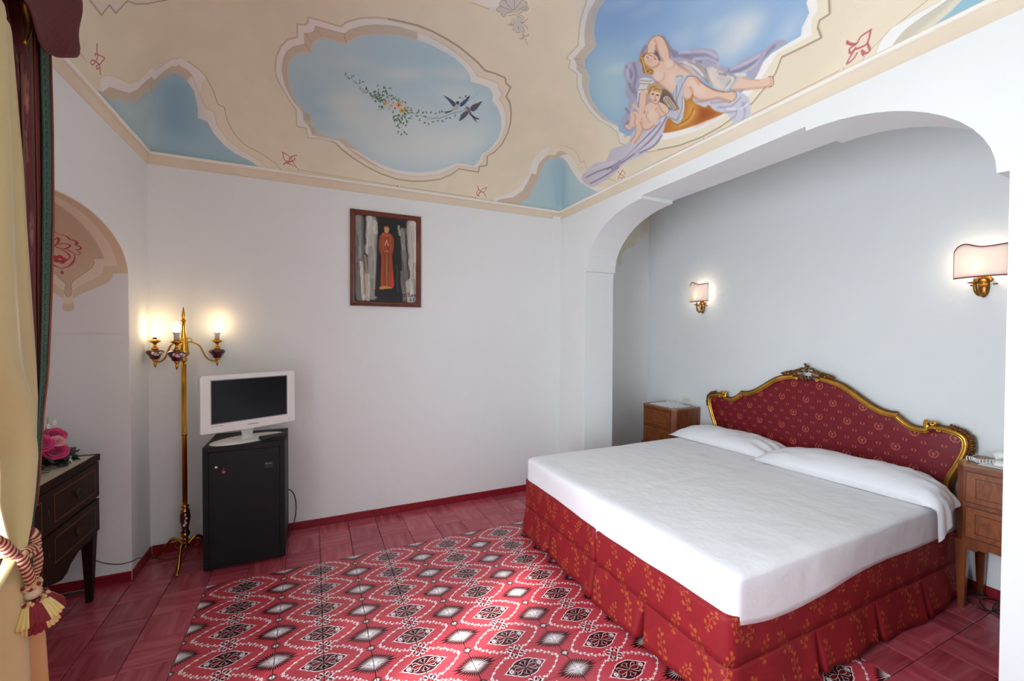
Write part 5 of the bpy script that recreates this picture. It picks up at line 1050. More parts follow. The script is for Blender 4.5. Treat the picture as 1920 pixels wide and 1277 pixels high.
# ------------------------------------------------------------ floor: glazed tiles, 20 cm
tw = 0.2
tc_ = Canvas(512, 512, (188,66,78)); tc_.mottle(8, (4, 9), 0.03)
Wt = (236,226,226); Dk = (84,16,22); BK = (66,14,20)
def tpx(u, v): return (u*512, v*512)
def star(cu, cv_, ru, rv, n=34, core=True):
    for k in range(n):
        a = 2*PI*(k+0.5)/n; R_ = ((abs(math.cos(a))/ru)**1.25+(abs(math.sin(a))/rv)**1.25)**-.8
        tip = (cu+math.cos(a)*R_, cv_+math.sin(a)*R_); d = 0.5*2*PI/n
        base = [(cu+math.cos(a+s_)*R_*0.45, cv_+math.sin(a+s_)*R_*0.45) for s_ in (-d, d)]
        base = [(cu+math.cos(a+s_)*R_*0.70, cv_+math.sin(a+s_)*R_*0.70) for s_ in (-d*.98, d*.98)]
        tc_.poly([tpx(*base[0]), tpx(*tip), tpx(*base[1]), tpx(cu, cv_)], BK, .97)
    for k in range(n):
        a = 2*PI*k/n; R_ = 0.76*((abs(math.cos(a))/ru)**1.15+(abs(math.sin(a))/rv)**1.15)**-.87
        e_ = (cu+math.cos(a)*R_, cv_+math.sin(a)*R_); m1_ = (cu+math.cos(a-.07)*R_*.5, cv_+math.sin(a-.07)*R_*.5); m2_ = (cu+math.cos(a+.07)*R_*.5, cv_+math.sin(a+.07)*R_*.5)
        tc_.poly([tpx(cu, cv_), tpx(*m1_), tpx(*e_), tpx(*m2_)], Wt, .92)
    tc_.line([tpx(cu-ru*.98, cv_), tpx(cu+ru*.98, cv_)], Wt, .85, 3.4, 2); 
    if core: tc_.disc(*tpx(cu, cv_), ru*.30*512, (228,230,232), .55, 16, rv*.32*512); tc_.disc(*tpx(cu, cv_), ru*.15*512, (240,240,242), .9, 6, rv*.17*512)
for v_ in (0, 1): star(0, v_, 0.55, 0.33)
star(0, 0.5, 0.14, 0.12, 18, False); tc_.disc(*tpx(0, .5), 26, Wt, .9, 3)
# medallion centred on the right edge
def mir(pts): return pts+[(2-x, y) for x, y in pts[::-1]]
def med(sc_, col_, al=1):
    P_ = [(.53,.5),(.59,.45),(.64,.425),(.68,.38),(.74,.36),(.79,.31),(.86,.28),(.92,.265),(.96,.27),(1,.25)]
    P_ = [(1+(x-1)*sc_, .5+(y-.5)*sc_) for x, y in P_]; q = P_+[(2-x, y) for x, y in P_[-2::-1]]; q = q+[(x, 1-y) for x, y in q[-2:0:-1]]
    tc_.poly(cr([tpx(*p) for p in q], True, 3), col_, al)
med(1.05, Wt); med(.965, BK)
tc_.line([tpx(.47,.5), tpx(.53,.5)], Wt, .9, 5, 2)
for sy in (-1, 1):
    for p, w in (([(1,.5),(.93,.5+sy*.03),(.86,.5+sy*.10),(.80,.5+sy*.13),(.76,.5+sy*.10),(.79,.5+sy*.07)],9),([(1,.5+sy*.03),(.965,.5+sy*.11),(.93,.5+sy*.15),(.90,.5+sy*.13)],7),([(1,.5+sy*.2),(.96,.5+sy*.17),(.93,.5+sy*.18)],5),([(.93,.5+sy*.03),(.80,.5+sy*.055),(.74,.5)],7),([(.74,.5),(.70,.5+sy*.08),(.66,.5+sy*.03)],5)):
        tc_.line(cr([tpx(*q) for q in p], False, 5), Wt, .95, w, 1.6, True)
tc_.poly(cr([tpx(*q) for q in [(.94,.5),(.88,.465),(.82,.46),(.775,.5),(.82,.54),(.88,.535)]], True, 4), (122,22,18), 1)
for k in range(6):
    a = k*PI/3; tc_.disc(*tpx(.665+.036*math.cos(a), .5+.036*math.sin(a)), 11, Wt, .95)
tc_.disc(*tpx(.665,.5), 6, (190,80,90), 1)
# clover at the right corners
for v_ in (0, 1):
    for k in range(8):
        a = k*PI/4+PI/8; tc_.disc(*tpx(1+.14*math.cos(a), v_+.14*math.sin(a)), 37, Wt, .95, 0, 24, a)
    for k in range(4):
        a = k*PI/2+PI/4
        for s_ in (-.33, .33): tc_.disc(*tpx(1+.135*math.cos(a+s_), v_+.135*math.sin(a+s_)), 25, BK, .95, 0, 13, a)
    for k in range(4): 
        a = k*PI/2; tc_.poly([tpx(1+r_*math.cos(a+t_), v_+r_*math.sin(a+t_)) for r_, t_ in ((.03,0),(.075,-.35),(.1,0),(.075,.35))], (120,20,24), 1); tc_.disc(*tpx(1+.225*math.cos(a+PI/4), v_+.205*math.sin(a+PI/4)), 12, Wt, .9)
    tc_.disc(*tpx(1, v_), 12, (200,90,110), 1)
# scroll vine
vine = [(.80,.92),(.70,.90),(.60,.855),(.52,.80),(.44,.755),(.36,.68),(.28,.61),(.22,.54),(.195,.5)]
for sy in (0, 1):
    V_ = [(x, y if sy else 1-y) for x, y in cr(vine, False, 6)]
    W_ = [(x+.012*math.sin(k*.62), y+.016*math.cos(k*.62)) for k, (x, y) in enumerate(V_)]
    tc_.line([tpx(*p) for p in W_], Wt, .97, 7, 1.6)
    for k in range(2, len(V_), 5):
        x, y = V_[k]; s_ = 1 if (k//5) % 2 else -1; tc_.disc(*tpx(x+.018*s_, y+.022*s_), 14, Wt, .95); tc_.disc(*tpx(x-.022*s_, y-.03*s_), 4.5, Wt, .9)
tc_.line([tpx(.2,.5), tpx(.155,.5)], Wt, .9, 4, 1.5)
tile_img = tc_.image('tile_print')
tile_m = image_mat('patterned_glaze', tile_img, 0.24, spec=0.5)
def glaze(name, rot):
    m = mat(name, (150,44,54), 0.22, spec=0.5); nt = m.node_tree; b_ = nt.nodes['Principled BSDF']
    tc0 = nt.nodes.new('ShaderNodeTexCoord'); oi = nt.nodes.new('ShaderNodeObjectInfo'); mp = nt.nodes.new('ShaderNodeMapping')
    add = nt.nodes.new('ShaderNodeVectorMath'); add.operation = 'ADD'; cmb = nt.nodes.new('ShaderNodeCombineXYZ'); ml = nt.nodes.new('ShaderNodeMath'); ml.operation = 'MULTIPLY'; ml.inputs[1].default_value = 37
    nt.links.new(oi.outputs['Random'], ml.inputs[0]); nt.links.new(ml.outputs[0], cmb.inputs[0]); nt.links.new(ml.outputs[0], cmb.inputs[1])
    nt.links.new(tc0.outputs['Object'], mp.inputs['Vector']); mp.inputs['Scale'].default_value = (3, 24, 1) if rot else (24, 3, 1)
    nt.links.new(mp.outputs[0], add.inputs[0]); nt.links.new(cmb.outputs[0], add.inputs[1])
    n = nt.nodes.new('ShaderNodeTexNoise'); n.inputs['Scale'].default_value = 1.0; n.inputs['Detail'].default_value = 3; n.inputs['Roughness'].default_value = 0.6; nt.links.new(add.outputs[0], n.inputs['Vector'])
    r = nt.nodes.new('ShaderNodeValToRGB'); e = r.color_ramp.elements; e[0].position = .28; e[1].position = .72; e[0].color = (*srgb((152,52,64)), 1); e[1].color = (*srgb((194,98,108)), 1)
    m2 = r.color_ramp.elements.new(.5); m2.color = (*srgb((174,74,86)), 1)
    hs = nt.nodes.new('ShaderNodeHueSaturation'); mr = nt.nodes.new('ShaderNodeMapRange'); mr.inputs[3].default_value = .82; mr.inputs[4].default_value = 1.12
    nt.links.new(n.outputs['Fac'], r.inputs[0]); nt.links.new(r.outputs[0], hs.inputs['Color']); nt.links.new(oi.outputs['Random'], mr.inputs[0]); nt.links.new(mr.outputs[0], hs.inputs['Value']); nt.links.new(hs.outputs[0], b_.inputs['Base Color'])
    return m
gl = [glaze('brushed_red_glaze', False), glaze('brushed_red_glaze_across', True)]
grout = mat('grout', (92,66,62), 0.9, noise=(40, 0.2, (1,1,1)))
fl = MB().box(-1.05, XH+0.1, -3.9, YA+0.1, -0.09, -0.006).build('floor', grout, kind='structure')
def tile_mesh(m, name, half=0.0985, h=0.008, flip=False):
    b = MB(); i = half-0.0016; q = half
    vs = [(-i,-i,h),(i,-i,h),(i,i,h),(-i,i,h),(-q,-q,h-0.0018),(q,-q,h-0.0018),(q,q,h-0.0018),(-q,q,h-0.0018),(-q,-q,0),(q,-q,0),(q,q,0),(-q,q,0)]
    uv = [((x/0.2+0.5), (y/0.2+0.5)) for x, y, z in vs]
    fs = [(0,1,2,3)]+[(4+k, 4+(k+1)%4, (k+1)%4, k) for k in range(4)]+[(8+k, 8+(k+1)%4, 4+(k+1)%4, 4+k) for k in range(4)]
    b.add(vs, fs, uv); me_o = b.build(name, m); me = me_o.data; bpy.data.objects.remove(me_o); return me
pat_me = tile_mesh(tile_m, 'patterned_tile'); pl_me = [tile_mesh(g, 'plain_tile') for g in gl]
rt_ = random.Random(5); cand = []
cmi = cam.matrix_world.inverted()
for iu in range(-5, 20):
    for iv in range(-4, 14):
        xc, yc = (iu+0.5)*tw, -(iv+0.5)*tw
        if iu < -3 and not (-1.05 < yc < 0.3): 
            if xc < XL-0.12: continue
        if yc > YB+0.08 and xc < XA: continue
        if yc < YF-0.1: continue
        pat = 0 <= iu < 14 and 0 <= iv < 10
        c = cmi @ Vector((xc, yc, 0)); vis = c.z < -0.1
        if vis:
            sx, sy = 797*c.x/-c.z+960, 638.5-797*c.y/-c.z
            vis = -60 < sx < 1960 and sy < 1330
        under = (2.05 < xc < 3.95 and -1.78 < yc < -0.25)
        cand.append((not vis or under, -1/max(c.length, .1), iu, iv, xc, yc, pat))
cand.sort(); named = cand[:298]; rest = cand[298:]
def place_tile(c):
    hid, _, iu, iv, xc, yc, pat = c; z = -0.008+rt_.uniform(-.0006, .0003)
    if pat: me, rz, nm = pat_me, (PI if iu % 2 else 0), 'patterned_tile'
    else: me, rz, nm = pl_me[(iu+iv) % 2], 0, 'plain_tile'
    if nm == 'plain_tile': rz = 0
    return me, (xc, yc, z), rz, nm
for c in named:
    me, loc, rz, nm = place_tile(c); o = bpy.data.objects.new(nm, me); COL.objects.link(o); o.location = loc; o.rotation_euler = (rt_.uniform(-.002,.002), rt_.uniform(-.002,.002), rz); o.parent = fl
b = MB(); mats = [tile_m, gl[0], gl[1]]
for c in rest:
    me, loc, rz, nm = place_tile(c); b.mi = mats.index(me.materials[0]); M_ = Matrix.Translation(loc) @ Matrix.Rotation(rz, 4, 'Z')
    uvl = me.uv_layers[0].data; vs = [tuple(M_ @ v.co) for v in me.vertices]; uv = [None]*len(vs)
    for p in me.polygons:
        for li in p.loop_indices: uv[me.loops[li].vertex_index] = tuple(uvl[li].uv)
    b.add(vs, [tuple(p.vertices) for p in me.polygons], uv)
b.build('remaining_tiles', mats, fl, kind='stuff', fixn=False)

# ------------------------------------------------------------ skirting of red tiles
skm = mat('skirting_glaze', (138,30,42), 0.25, noise=(3, 0.18, (1, 1, 40)))
def skirting(name, p, q, nrm):
    rt = empty(name); rt['kind'] = 'structure'; P0, P1 = Vector((*p, 0)), Vector((*q, 0)); L = (P1-P0).length; d = (P1-P0)/L; n = Vector((*nrm, 0)); k = 0; s_ = 0
    while s_ < L-0.01:
        e = min(s_+0.2, L); b = MB(); t = 0.009; A, B = P0+d*(s_+0.0004), P0+d*(e-0.0004)
        vs = [A, B, B+n*t, A+n*t]; vs = [Vector((v.x, v.y, 0.0)) for v in vs]+[Vector((v.x, v.y, 0.056+rt_.uniform(-.001,.001))) for v in vs]
        b.add(vs, [(0,3,2,1),(4,5,6,7),(0,1,5,4),(1,2,6,5),(2,3,7,6),(3,0,4,7)]); b.build('skirting_tile', skm, rt, bevel=0.0015, seg=1); s_ += 0.2
skirting('baseboard_back', (XL+0.01, YB), (XR, YB), (0, -1))
skirting('baseboard_left', (XL, YB-0.01), (XL, 0.262), (1, 0))
skirting('baseboard_niche', (XL, 0.257), (-0.93, 0.257), (0, -1))
skirting('baseboard_headboard', (XH, YA2), (XH, YA), (-1, 0))
skirting('baseboard_right', (XR, YB-0.01), (XR, 0.157), (-1, 0))

# ------------------------------------------------------------ window in the left wall (beside the frame, lights the room) and balcony door
wood_white = mat('white_painted_wood', (236,236,232), 0.45)
glass = mat('window_glass', (250,252,255), 0.0); glass.node_tree.nodes['Principled BSDF'].inputs['Transmission Weight'].default_value = 1.0; glass.node_tree.nodes['Principled BSDF'].inputs['IOR'].default_value = 1.05
def casement(name, axis, c0, c1, pos, z0, z1, n):
    rt = empty(name); rt['kind'] = 'structure'
    f = (lambda a0, a1, zz0, zz1, t, nm, m: boxo(nm, m, rt, pos-t, pos+t, a0, a1, zz0, zz1, 0.002)) if axis == 'x' else (lambda a0, a1, zz0, zz1, t, nm, m: boxo(nm, m, rt, a0, a1, pos-t, pos+t, zz0, zz1, 0.002))
    w = (c1-c0)/n
    f(c0, c1, z1-.05, z1, .03, 'head_rail', wood_white); f(c0, c1, z0, z0+.06, .03, 'bottom_rail', wood_white)
    for k in range(n+1): x = c0+k*w; f(max(c0, x-.03), min(c1, x+.03), z0+.06, z1-.05, .03, 'stile', wood_white)
    return rt
casement('window_1', 'x', -2.52, -1.34, -0.80, 0.02, 2.36, 2)

# ------------------------------------------------------------ bed
rb = random.Random(11)
sk_c = Canvas(512, 512, (142,28,36)); sk_c.mottle(5, (4, 12), 0.05); sk_c2 = sk_c
def sprig_img(cx_, cy_, s_, rot, col_):
    co_, si_ = math.cos(rot), math.sin(rot)
    def T_(x, y): return (cx_+(x*co_-y*si_)*s_, cy_+(x*si_+y*co_)*s_)
    def put(fn, pts, *a):
        for ox in (-512, 0, 512):
            for oy in (-512, 0, 512):
                q = [(x+ox, y+oy) for x, y in pts]
                if any(-40 < x < 552 and -40 < y < 552 for x, y in q): fn(q, *a)
    st = cr([(0,-60),(8,-25),(-6,10),(4,45),(0,70)], False, 5)
    put(lambda q, *a: sk_c.line(q, *a), [T_(*p) for p in st], col_, .75, 3.5, 1.5)
    for k, (x, y) in enumerate([(18,-48),(-20,-30),(20,-12),(-22,8),(20,26),(-18,44),(14,60),(-4,78)]):
        put(lambda q, *a: sk_c.poly(q, *a), [T_(x+8*math.cos(t)*(1+.3*math.cos(2*t+k)), y+11*math.sin(t)*(1+.25*math.sin(3*t))) for t in [i*PI/5 for i in range(10)]], col_, .72)
        put(lambda q, *a: sk_c.line(q, *a), [T_(0, y-8), T_(x, y)], col_, .7, 3, 1.2)
for x, y, s_, r_ in [(70,90,.95,.35),(210,60,.75,-.5),(340,110,.95,.2),(460,50,.7,2.6),(130,240,.85,-.35),(270,230,.95,.6),(420,220,.9,-.3),(40,360,.85,2.9),(190,400,.95,.25),(330,370,.8,-.6),(470,370,.9,.4),(90,480,.7,-.7),(260,500,.8,.2),(400,480,.85,.9)]:
    sprig_img(x, y, s_, r_, (180,104,44))
skirt_img = sk_c.image('skirt_brocade'); skirt_m = image_mat('red_brocade', skirt_img, 0.62, scale=(1/0.46, 1/0.46), spec=0.3, sheen=0.0, bump=(60, 0.0015, (1,1,1)))
red_cord = mat('red_piping', (140,20,28), 0.6)
linen = mat('white_linen', (243,243,246), 0.75, spec=0.25, sheen=0.15, bump=(5.5, 0.012, (1,1,1)))
linen_p = mat('white_pillow_cotton', (244,244,248), 0.7, spec=0.25, sheen=0.15, bump=(7, 0.008, (1,1,1)))
mattress_m = mat('mattress_ticking', (226,224,222), 0.8, noise=(30, 0.04, (1,1,1)))
BX0, BX1, BY0, BY1 = 1.965, 3.86, -1.862, -0.158
bed = empty('bed', ((BX0+BX1)/2, (BY0+BY1)/2, 0), label='wide double bed with gold-sprigged red pleated valance, in the arched alcove', cat='bed'); BO = bed.location
rel = lambda p: (p[0]-BO.x, p[1]-BO.y, p[2]-BO.z)
def rbox(name, m, par, x0, x1, y0, y1, z0, z1, bv): 
    return MB().box(x0-BO.x, x1-BO.x, y0-BO.y, y1-BO.y, z0, z1).build(name, m, par, bevel=bv, seg=3)
rbox('bed_base', skirt_m, bed, BX0+.02, BX1-.02, BY0+.02, BY1-.02, 0.10, 0.375, 0.01)
rbox('mattress', mattress_m, bed, BX0+.045, BX1-.03, BY0+.035, BY1-.03, 0.375, 0.535, 0.03)
for x in (2.1, 3.7):
    for y in (-1.7, -1.05, -.95, -.3): MB().lathe([(.02,0),(.022,.1)], 10, (x-BO.x, y-BO.y, 0)).build('leg', mat('bed_leg_wood', (70,50,40), .6), bed) if (x, y) == (2.1, -1.7) else MB().lathe([(.02,0),(.022,.1)], 10, (x-BO.x, y-BO.y, 0)).build('leg', bpy.data.materials['bed_leg_wood'], bed)
# perimeter of the valance: far side, foot, near side
per = [(BX1, BY1), (BX0, BY1), (BX0, BY0), (BX1, BY0)]; LP = [BX1-BX0, BY1-BY0, BX1-BX0]; TOT = sum(LP)
def perim(s_, rad=0.025):
    if s_ < LP[0]: p, d = Vector((BX1-s_, BY1)), Vector((-1, 0))
    elif s_ < LP[0]+LP[1]: p, d = Vector((BX0, BY1-(s_-LP[0]))), Vector((0, -1))
    else: p, d = Vector((BX0+(s_-LP[0]-LP[1]), BY0)), Vector((1, 0))
    n = Vector((d.y, -d.x)) if True else None
    # outward normal: rotate d clockwise for this orientation
    n = Vector((-d.y, d.x)); n = -n if n.dot(p-Vector(((BX0+BX1)/2, (BY0+BY1)/2))) < 0 else n
    for c in (LP[0], LP[0]+LP[1]):       # soften corners
        dd = abs(s_-c)
        if dd < rad*2.0:
            n2 = (Vector((-1, 1)) if c == LP[0] else Vector((-1, -1))).normalized(); t = 1-dd/(rad*2.0); n = (n*(1-t*.5)+n2*t*.5).normalized(); p = p-n2*(rad*.7*t*t)
    return p, n
slits = [LP[0]+(BY1+0.555), LP[0]+(BY1+1.41), LP[0]+LP[1]+(2.50-BX0), LP[0]+LP[1]+(2.97-BX0), LP[0]+LP[1]+(3.40-BX0), LP[0]-.6, LP[0]-1.2]
joint = LP[0]+(BY1+1.035)
ss = sorted(set([round(k*TOT/260, 5) for k in range(261)]+[round(c+d, 5) for c in slits for d in (-.03,-.022,-.016,-.012,-.009,-.006,-.004,-.002,0,.002,.004,.006,.009,.012,.016,.022,.03)]+[round(joint+d, 5) for d in (-.03,-.015,-.006,0,.006,.015,.03)]))
def skirt_pt(s_, z, low):
    p, n = perim(s_); t = max(0, (0.195-z)/0.17) if low else 0
    off = 0.004*math.sin(s_*9)+0.003*math.sin(s_*23+1); off *= .4+t
    if low:
        for c in slits:
            d = s_-c; g = t**.8
            sg_ = .0035+.010*t; off += g*(-0.10*math.exp(-(d/sg_)**2)+0.008*math.exp(-((abs(d)-.035)/.02)**2))
        off += 0.028*t
    d = s_-joint; off += -0.03*math.exp(-(d/.008)**2)*(1 if not low else 1)+0.008*math.exp(-((abs(d)-.03)/.025)**2)
    return (p.x+n.x*off-BO.x, p.y+n.y*off-BO.y, z)
def skirt_strip(name, zs, low):
    b = MB(); b.smooth = True; vs = []; uv = []; fs = []
    for s_ in ss:
        for z in zs:
            zz = z
            if low: zz = z+(0.010*math.sin(s_*6.1)+.004*math.sin(s_*17)) * max(0, (0.195-z)/0.17)
            else: zz = z+0.008*math.sin(s_*4.0)*(1 if z > .3 else 0)
            vs.append(skirt_pt(s_, zz, low)); uv.append((s_, z))
    w = len(zs)
    for i in range(len(ss)-1):
        for j in range(w-1): fs.append((i*w+j, (i+1)*w+j, (i+1)*w+j+1, i*w+j+1))
    b.add(vs, fs, uv); return b.build(name, skirt_m, bed, solid=0.004)
skirt_strip('valance_band', [0.198, 0.24, 0.30, 0.36, 0.385], False)
skirt_strip('pleated_valance', [0.020, 0.05, 0.08, 0.11, 0.14, 0.17, 0.185, 0.200], True)
top = MB(); top.smooth = True; n_ = len(ss); vs = [skirt_pt(s_, 0.385+0.008*math.sin(s_*4), False) for s_ in ss]+[(lambda p, n: (p.x-n.x*.05-BO.x, p.y-n.y*.05-BO.y, .392))(*perim(s_)) for s_ in ss]
top.add(vs, [(i, i+1, n_+i+1, n_+i) for i in range(n_-1)], [(0, 0)]*len(vs)); top.build('valance_top', red_cord if False else skirt_m, bed, solid=.004)
pip = MB(); pip.tube([skirt_pt(s_, 0.199, False) for s_ in ss[::2]], 0.0035, 6); pip.build('piping', red_cord, bed)

# ------------------------------------------------------------ bottom sheet, tucked over both mattresses
from mathutils import noise as mnoise
SX0, SX1, SY0, SY1 = 1.978, 3.86, -1.872, -0.163
def ring(inset, z, n=46, rad=0.05, lobe=0.0):
    x0, x1, y0, y1 = SX0+inset, SX1-min(inset, .2), SY0+inset, SY1-inset; r = max(0.004, rad-inset*.15); out = []
    cs = [(x1-r, y1-r, 0), (x0+r, y1-r, PI/2), (x0+r, y0+r, PI), (x1-r, y0+r, 3*PI/2)]
    for k, (cx_, cy_, a0) in enumerate(cs):
        for q in range(7): a = a0+PI/2*q/6; out.append((cx_+r*math.cos(a), cy_+r*math.sin(a), z))
        nx = cs[(k+1) % 4]; a = nx[2]; e = (nx[0]+r*math.cos(a), nx[1]+r*math.sin(a)); s0 = out[-1]
        for q in range(1, n): out.append((lerp(s0[0], e[0], q/n), lerp(s0[1], e[1], q/n), z))
    return out
def wr_(x, y): return 0.004*mnoise.noise(Vector((x*2.2, y*2.2, 0)))+0.0022*mnoise.noise(Vector((x*9, y*4, 3)))
levels = []
for ins in (0.85, 0.8, 0.7, 0.6, 0.5, 0.4, 0.3, 0.22, 0.15, 0.1, 0.06, 0.03, 0.015, 0.004): levels.append([(x, y, z+wr_(x, y)-0.004*math.exp(-((y+1.02)/.03)**2)) for x, y, z in ring(ins, 0.557-(0.0 if ins > .05 else (0.05-ins)**2*7))])
for z in (0.53, 0.50, 0.47, 0.44, 0.41, 0.38, 0.355):
    L_ = []
    for (x, y, zz) in ring(-0.0, z):
        t = (0.53-z)/0.175; out_ = 0.006*math.sin(x*7+y*5)*t+0.004*mnoise.noise(Vector((x*6, y*6, z*3)))
        dx = -1 if x < SX0+.05 else (1 if x > SX1-.05 else 0); dy = -1 if y < SY0+.05 else (1 if y > SY1-.05 else 0)
        low = 0.345+0.05*max(0, (x-2.3)/1.5)+0.012*math.sin(x*3+y*4)+0.028*math.exp(-(((x-SX0)**2+(y-SY0)**2)/.02))-0.028*math.exp(-((y+1.03)/.07)**2)*(1 if x < 2.05 else 0)
        z2 = lerp(0.53, low, t); L_.append((x+dx*out_, y+dy*out_, z2))
    levels.append(L_)
b = MB(); b.smooth = True; vs = [p for L_ in levels for p in L_]; w = len(levels[0]); fs = [tuple(range(w))]
for i in range(len(levels)-1):
    for k in range(w): k2 = (k+1) % w; fs.append((i*w+k, i*w+k2, (i+1)*w+k2, (i+1)*w+k))
b.add(vs, fs)
# pressed creases of the ironed sheet: raised hair-thin folds
def crease(b_, x0, y0, x1, y1, h=0.0022, wd=0.006):
    n = 40; vs = []
    for k in range(n+1):
        t = k/n; x, y = lerp(x0, x1, t)+.012*math.sin(t*5), lerp(y0, y1, t); dx, dy = (y1-y0), -(x1-x0); L_ = math.hypot(dx, dy); dx, dy = dx/L_*wd, dy/L_*wd; zz = .5565+wr_(x, y); e = math.sin(PI*t)
        vs += [(x-dx, y-dy, zz), (x, y, zz+h*e), (x+dx, y+dy, zz)]
    b_.smooth = True; b_.add(vs, [(3*k+a, 3*k+a+1, 3*k+a+4, 3*k+a+3) for k in range(n) for a in (0, 1)]); b_.smooth = False
sheet = b.build('bed_sheet', linen, solid=0.003)
setp(sheet, 'plain white cotton bottom sheet fitted over the mattress of the double bed', 'sheet')
cb = MB()
for c in ((2.3,-.35,3.3,-1.05),(2.25,-1.0,3.35,-1.75),(3.2,-.45,3.45,-1.8),(2.15,-.7,2.9,-1.5),(2.6,-1.75,3.35,-1.5),(2.2,-1.3,2.7,-1.8)): crease(cb, *c)
cb.build('pressed_crease', linen, sheet)

# ------------------------------------------------------------ pillows
def pillow(name, cx_, cy_, ax_, ay_, h, label, droop=False, rot=0.0, seed=0):
    o_ = empty(name, (cx_, cy_, 0.562), rot, label, 'pillow')
    rs = seed*7.3
    def f(side):
        def g(u, v):
            a, c = 2*u-1, 2*v-1
            pinch = 1-0.06*(abs(c)**6)*(1-abs(a)**2)-0.05*(abs(a)**6)*(1-abs(c)**2)
            x, y = a*ax_*(1-0.05*abs(c)**4*(1-abs(a)))*1.0, c*ay_
            if droop and c < 0: y *= lerp(1.0, .52, (a+1)/2)
            prof_ = ((1-abs(a)**2.6)**.62)*((1-abs(c)**3.6)**.7)
            z = h*prof_*(1.0 if side > 0 else 0.06)
            if side > 0:
                z += prof_*(0.012*mnoise.noise(Vector((a*2.1+rs, c*3.5, 0)))+0.006*mnoise.noise(Vector((a*3+rs, c*11, 5))))
                e = max(0, abs(c)-.55)/.45; z += e*prof_*0.018*math.sin(a*13+rs+c*3)*(1 if abs(a) < .95 else 0)
            if droop and y < -0.368:     # the open end of the case hangs over the edge of the bed
                d = -0.368-y; yedge = -0.368; k = min(1, d/0.07); fold = -(0.014+0.012*math.sin(a*8.5+1)+0.006*math.sin(a*19))*k
                y = yedge-min(d, 0.045)-max(0, d-.045)*.04+fold*(1-.95*max(0, min(1, a*1.4+.1))); z = z*(1-k*.97)-max(0, d-.035)*(0.46-0.20*a+.30*math.exp(-((a+1)/.5)**2))+(-.002 if side < 0 else .003)
            return (x, y, z+ (0 if side > 0 else 0.0))
        return g
    b = MB(); b.grid(f(1), 34, 56); n0 = len(b.v); b.grid(f(-1), 34, 56); b.uv = {}
    ob = b.build('pillow_case', linen_p, o_)
    md = ob.modifiers.new('w', 'WELD'); md.merge_threshold = 0.002
    hem = MB(); hem.tube([f(1)(u, 1.0) for u in [k/16 for k in range(17)]], 0.0025, 6); hem.build('seam', linen_p, o_)
    return o_
pillow('pillow', 3.675, -0.515, 0.205, 0.43, 0.105, 'flat white pillow lying farther from the camera, near the left bedside table', seed=1, rot=0.05)
pillow('pillow', 3.665, -1.475, 0.225, 0.575, 0.12, 'flat white pillow whose open case droops over the near side of the bed', True, rot=0.05, seed=2)

# ------------------------------------------------------------ headboard
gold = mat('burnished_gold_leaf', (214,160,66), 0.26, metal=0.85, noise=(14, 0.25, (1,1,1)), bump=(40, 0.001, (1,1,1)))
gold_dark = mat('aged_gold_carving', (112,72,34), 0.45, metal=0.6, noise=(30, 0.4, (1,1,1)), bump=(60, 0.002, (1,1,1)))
hbT = 256; HBW, HBH = 0.182, 0.222
hc = Canvas(hbT*2, int(hbT*2*HBH/HBW), (116,20,32)); HWp, HHp = hc.w, hc.h; hc.mottle(2, (6,), .03)
GP = (196,110,84)
def wrap(fn, x, y, r):
    for ox in (-HWp, 0, HWp):
        for oy in (-HHp, 0, HHp):
            if -r < x+ox < HWp+r and -r < y+oy < HHp+r: fn(x+ox, y+oy)
def wreath(x, y):
    for k in range(15):
        a = -PI/2+0.55+(2*PI-1.1)*k/14+PI; R_ = 58
        a = PI/2+0.5+(2*PI-1.0)*k/14
        hc.disc(x+R_*math.cos(a), y+R_*math.sin(a), 13, GP, .9, 0, 6, a+.9); hc.disc(x+R_*1.12*math.cos(a+.12), y+R_*1.12*math.sin(a+.12), 7, GP, .7, 0, 4, a)
    hc.disc(x, y, 17, GP, .9, 0, 22); hc.disc(x, y, 8, (150,56,50), 1); hc.disc(x, y-34, 6, GP, .8, 0, 12); 
    for s_ in (-1, 1): hc.disc(x+s_*20, y-66, 6, GP, .9); hc.disc(x+s_*24, y+18, 5, GP, .6, 0, 12, s_)
def oval(x, y):
    for s_ in (-1, 1): hc.line(cr([(x+s_*8, y-24), (x+s_*24, y-14), (x+s_*27, y), (x+s_*24, y+14), (x+s_*8, y+24)], False, 4), GP, .95, 13, 2, True)
for x, y in ((0, 0), (HWp/2, HHp/2)): wrap(wreath, x, y, 90)
for x, y in ((HWp/2, 0), (0, HHp/2), (HWp/4, HHp/4), (3*HWp/4, HHp/4), (HWp/4, 3*HHp/4), (3*HWp/4, 3*HHp/4)): wrap(oval, x, y, 40)
damask = image_mat('crimson_wreath_damask', hc.image('wreath_damask'), 0.5, spec=0.3, sheen=0.0, bump=(120, 0.0006, (1,1,1)))
HY, HX = -0.985, 3.93
hb = empty('headboard', (HX, HY, 0), label='curvy gilt-framed headboard upholstered in crimson fabric with gold wreaths', cat='headboard')
half_out = [(0.0,1.150),(0.05,1.152),(0.10,1.158),(0.148,1.149),(0.192,1.137),(0.244,1.117),(0.297,1.085),(0.352,1.046),(0.408,1.008),(0.465,0.980),(0.51,0.970),(0.548,0.970)]
half_out2 = [(0.556,0.956),(0.595,0.922),(0.634,0.902),(0.675,0.902),(0.708,0.915)]
half_out3 = [(0.735,0.928),(0.80,0.921),(0.85,0.905),(0.880,0.872),(0.886,0.82),(0.873,0.76),(0.848,0.69),(0.820,0.62),(0.812,0.56),(0.818,0.50),(0.83,0.44),(0.825,0.38)]
def side(sg, pts): return [(sg*a, z) for a, z in pts]
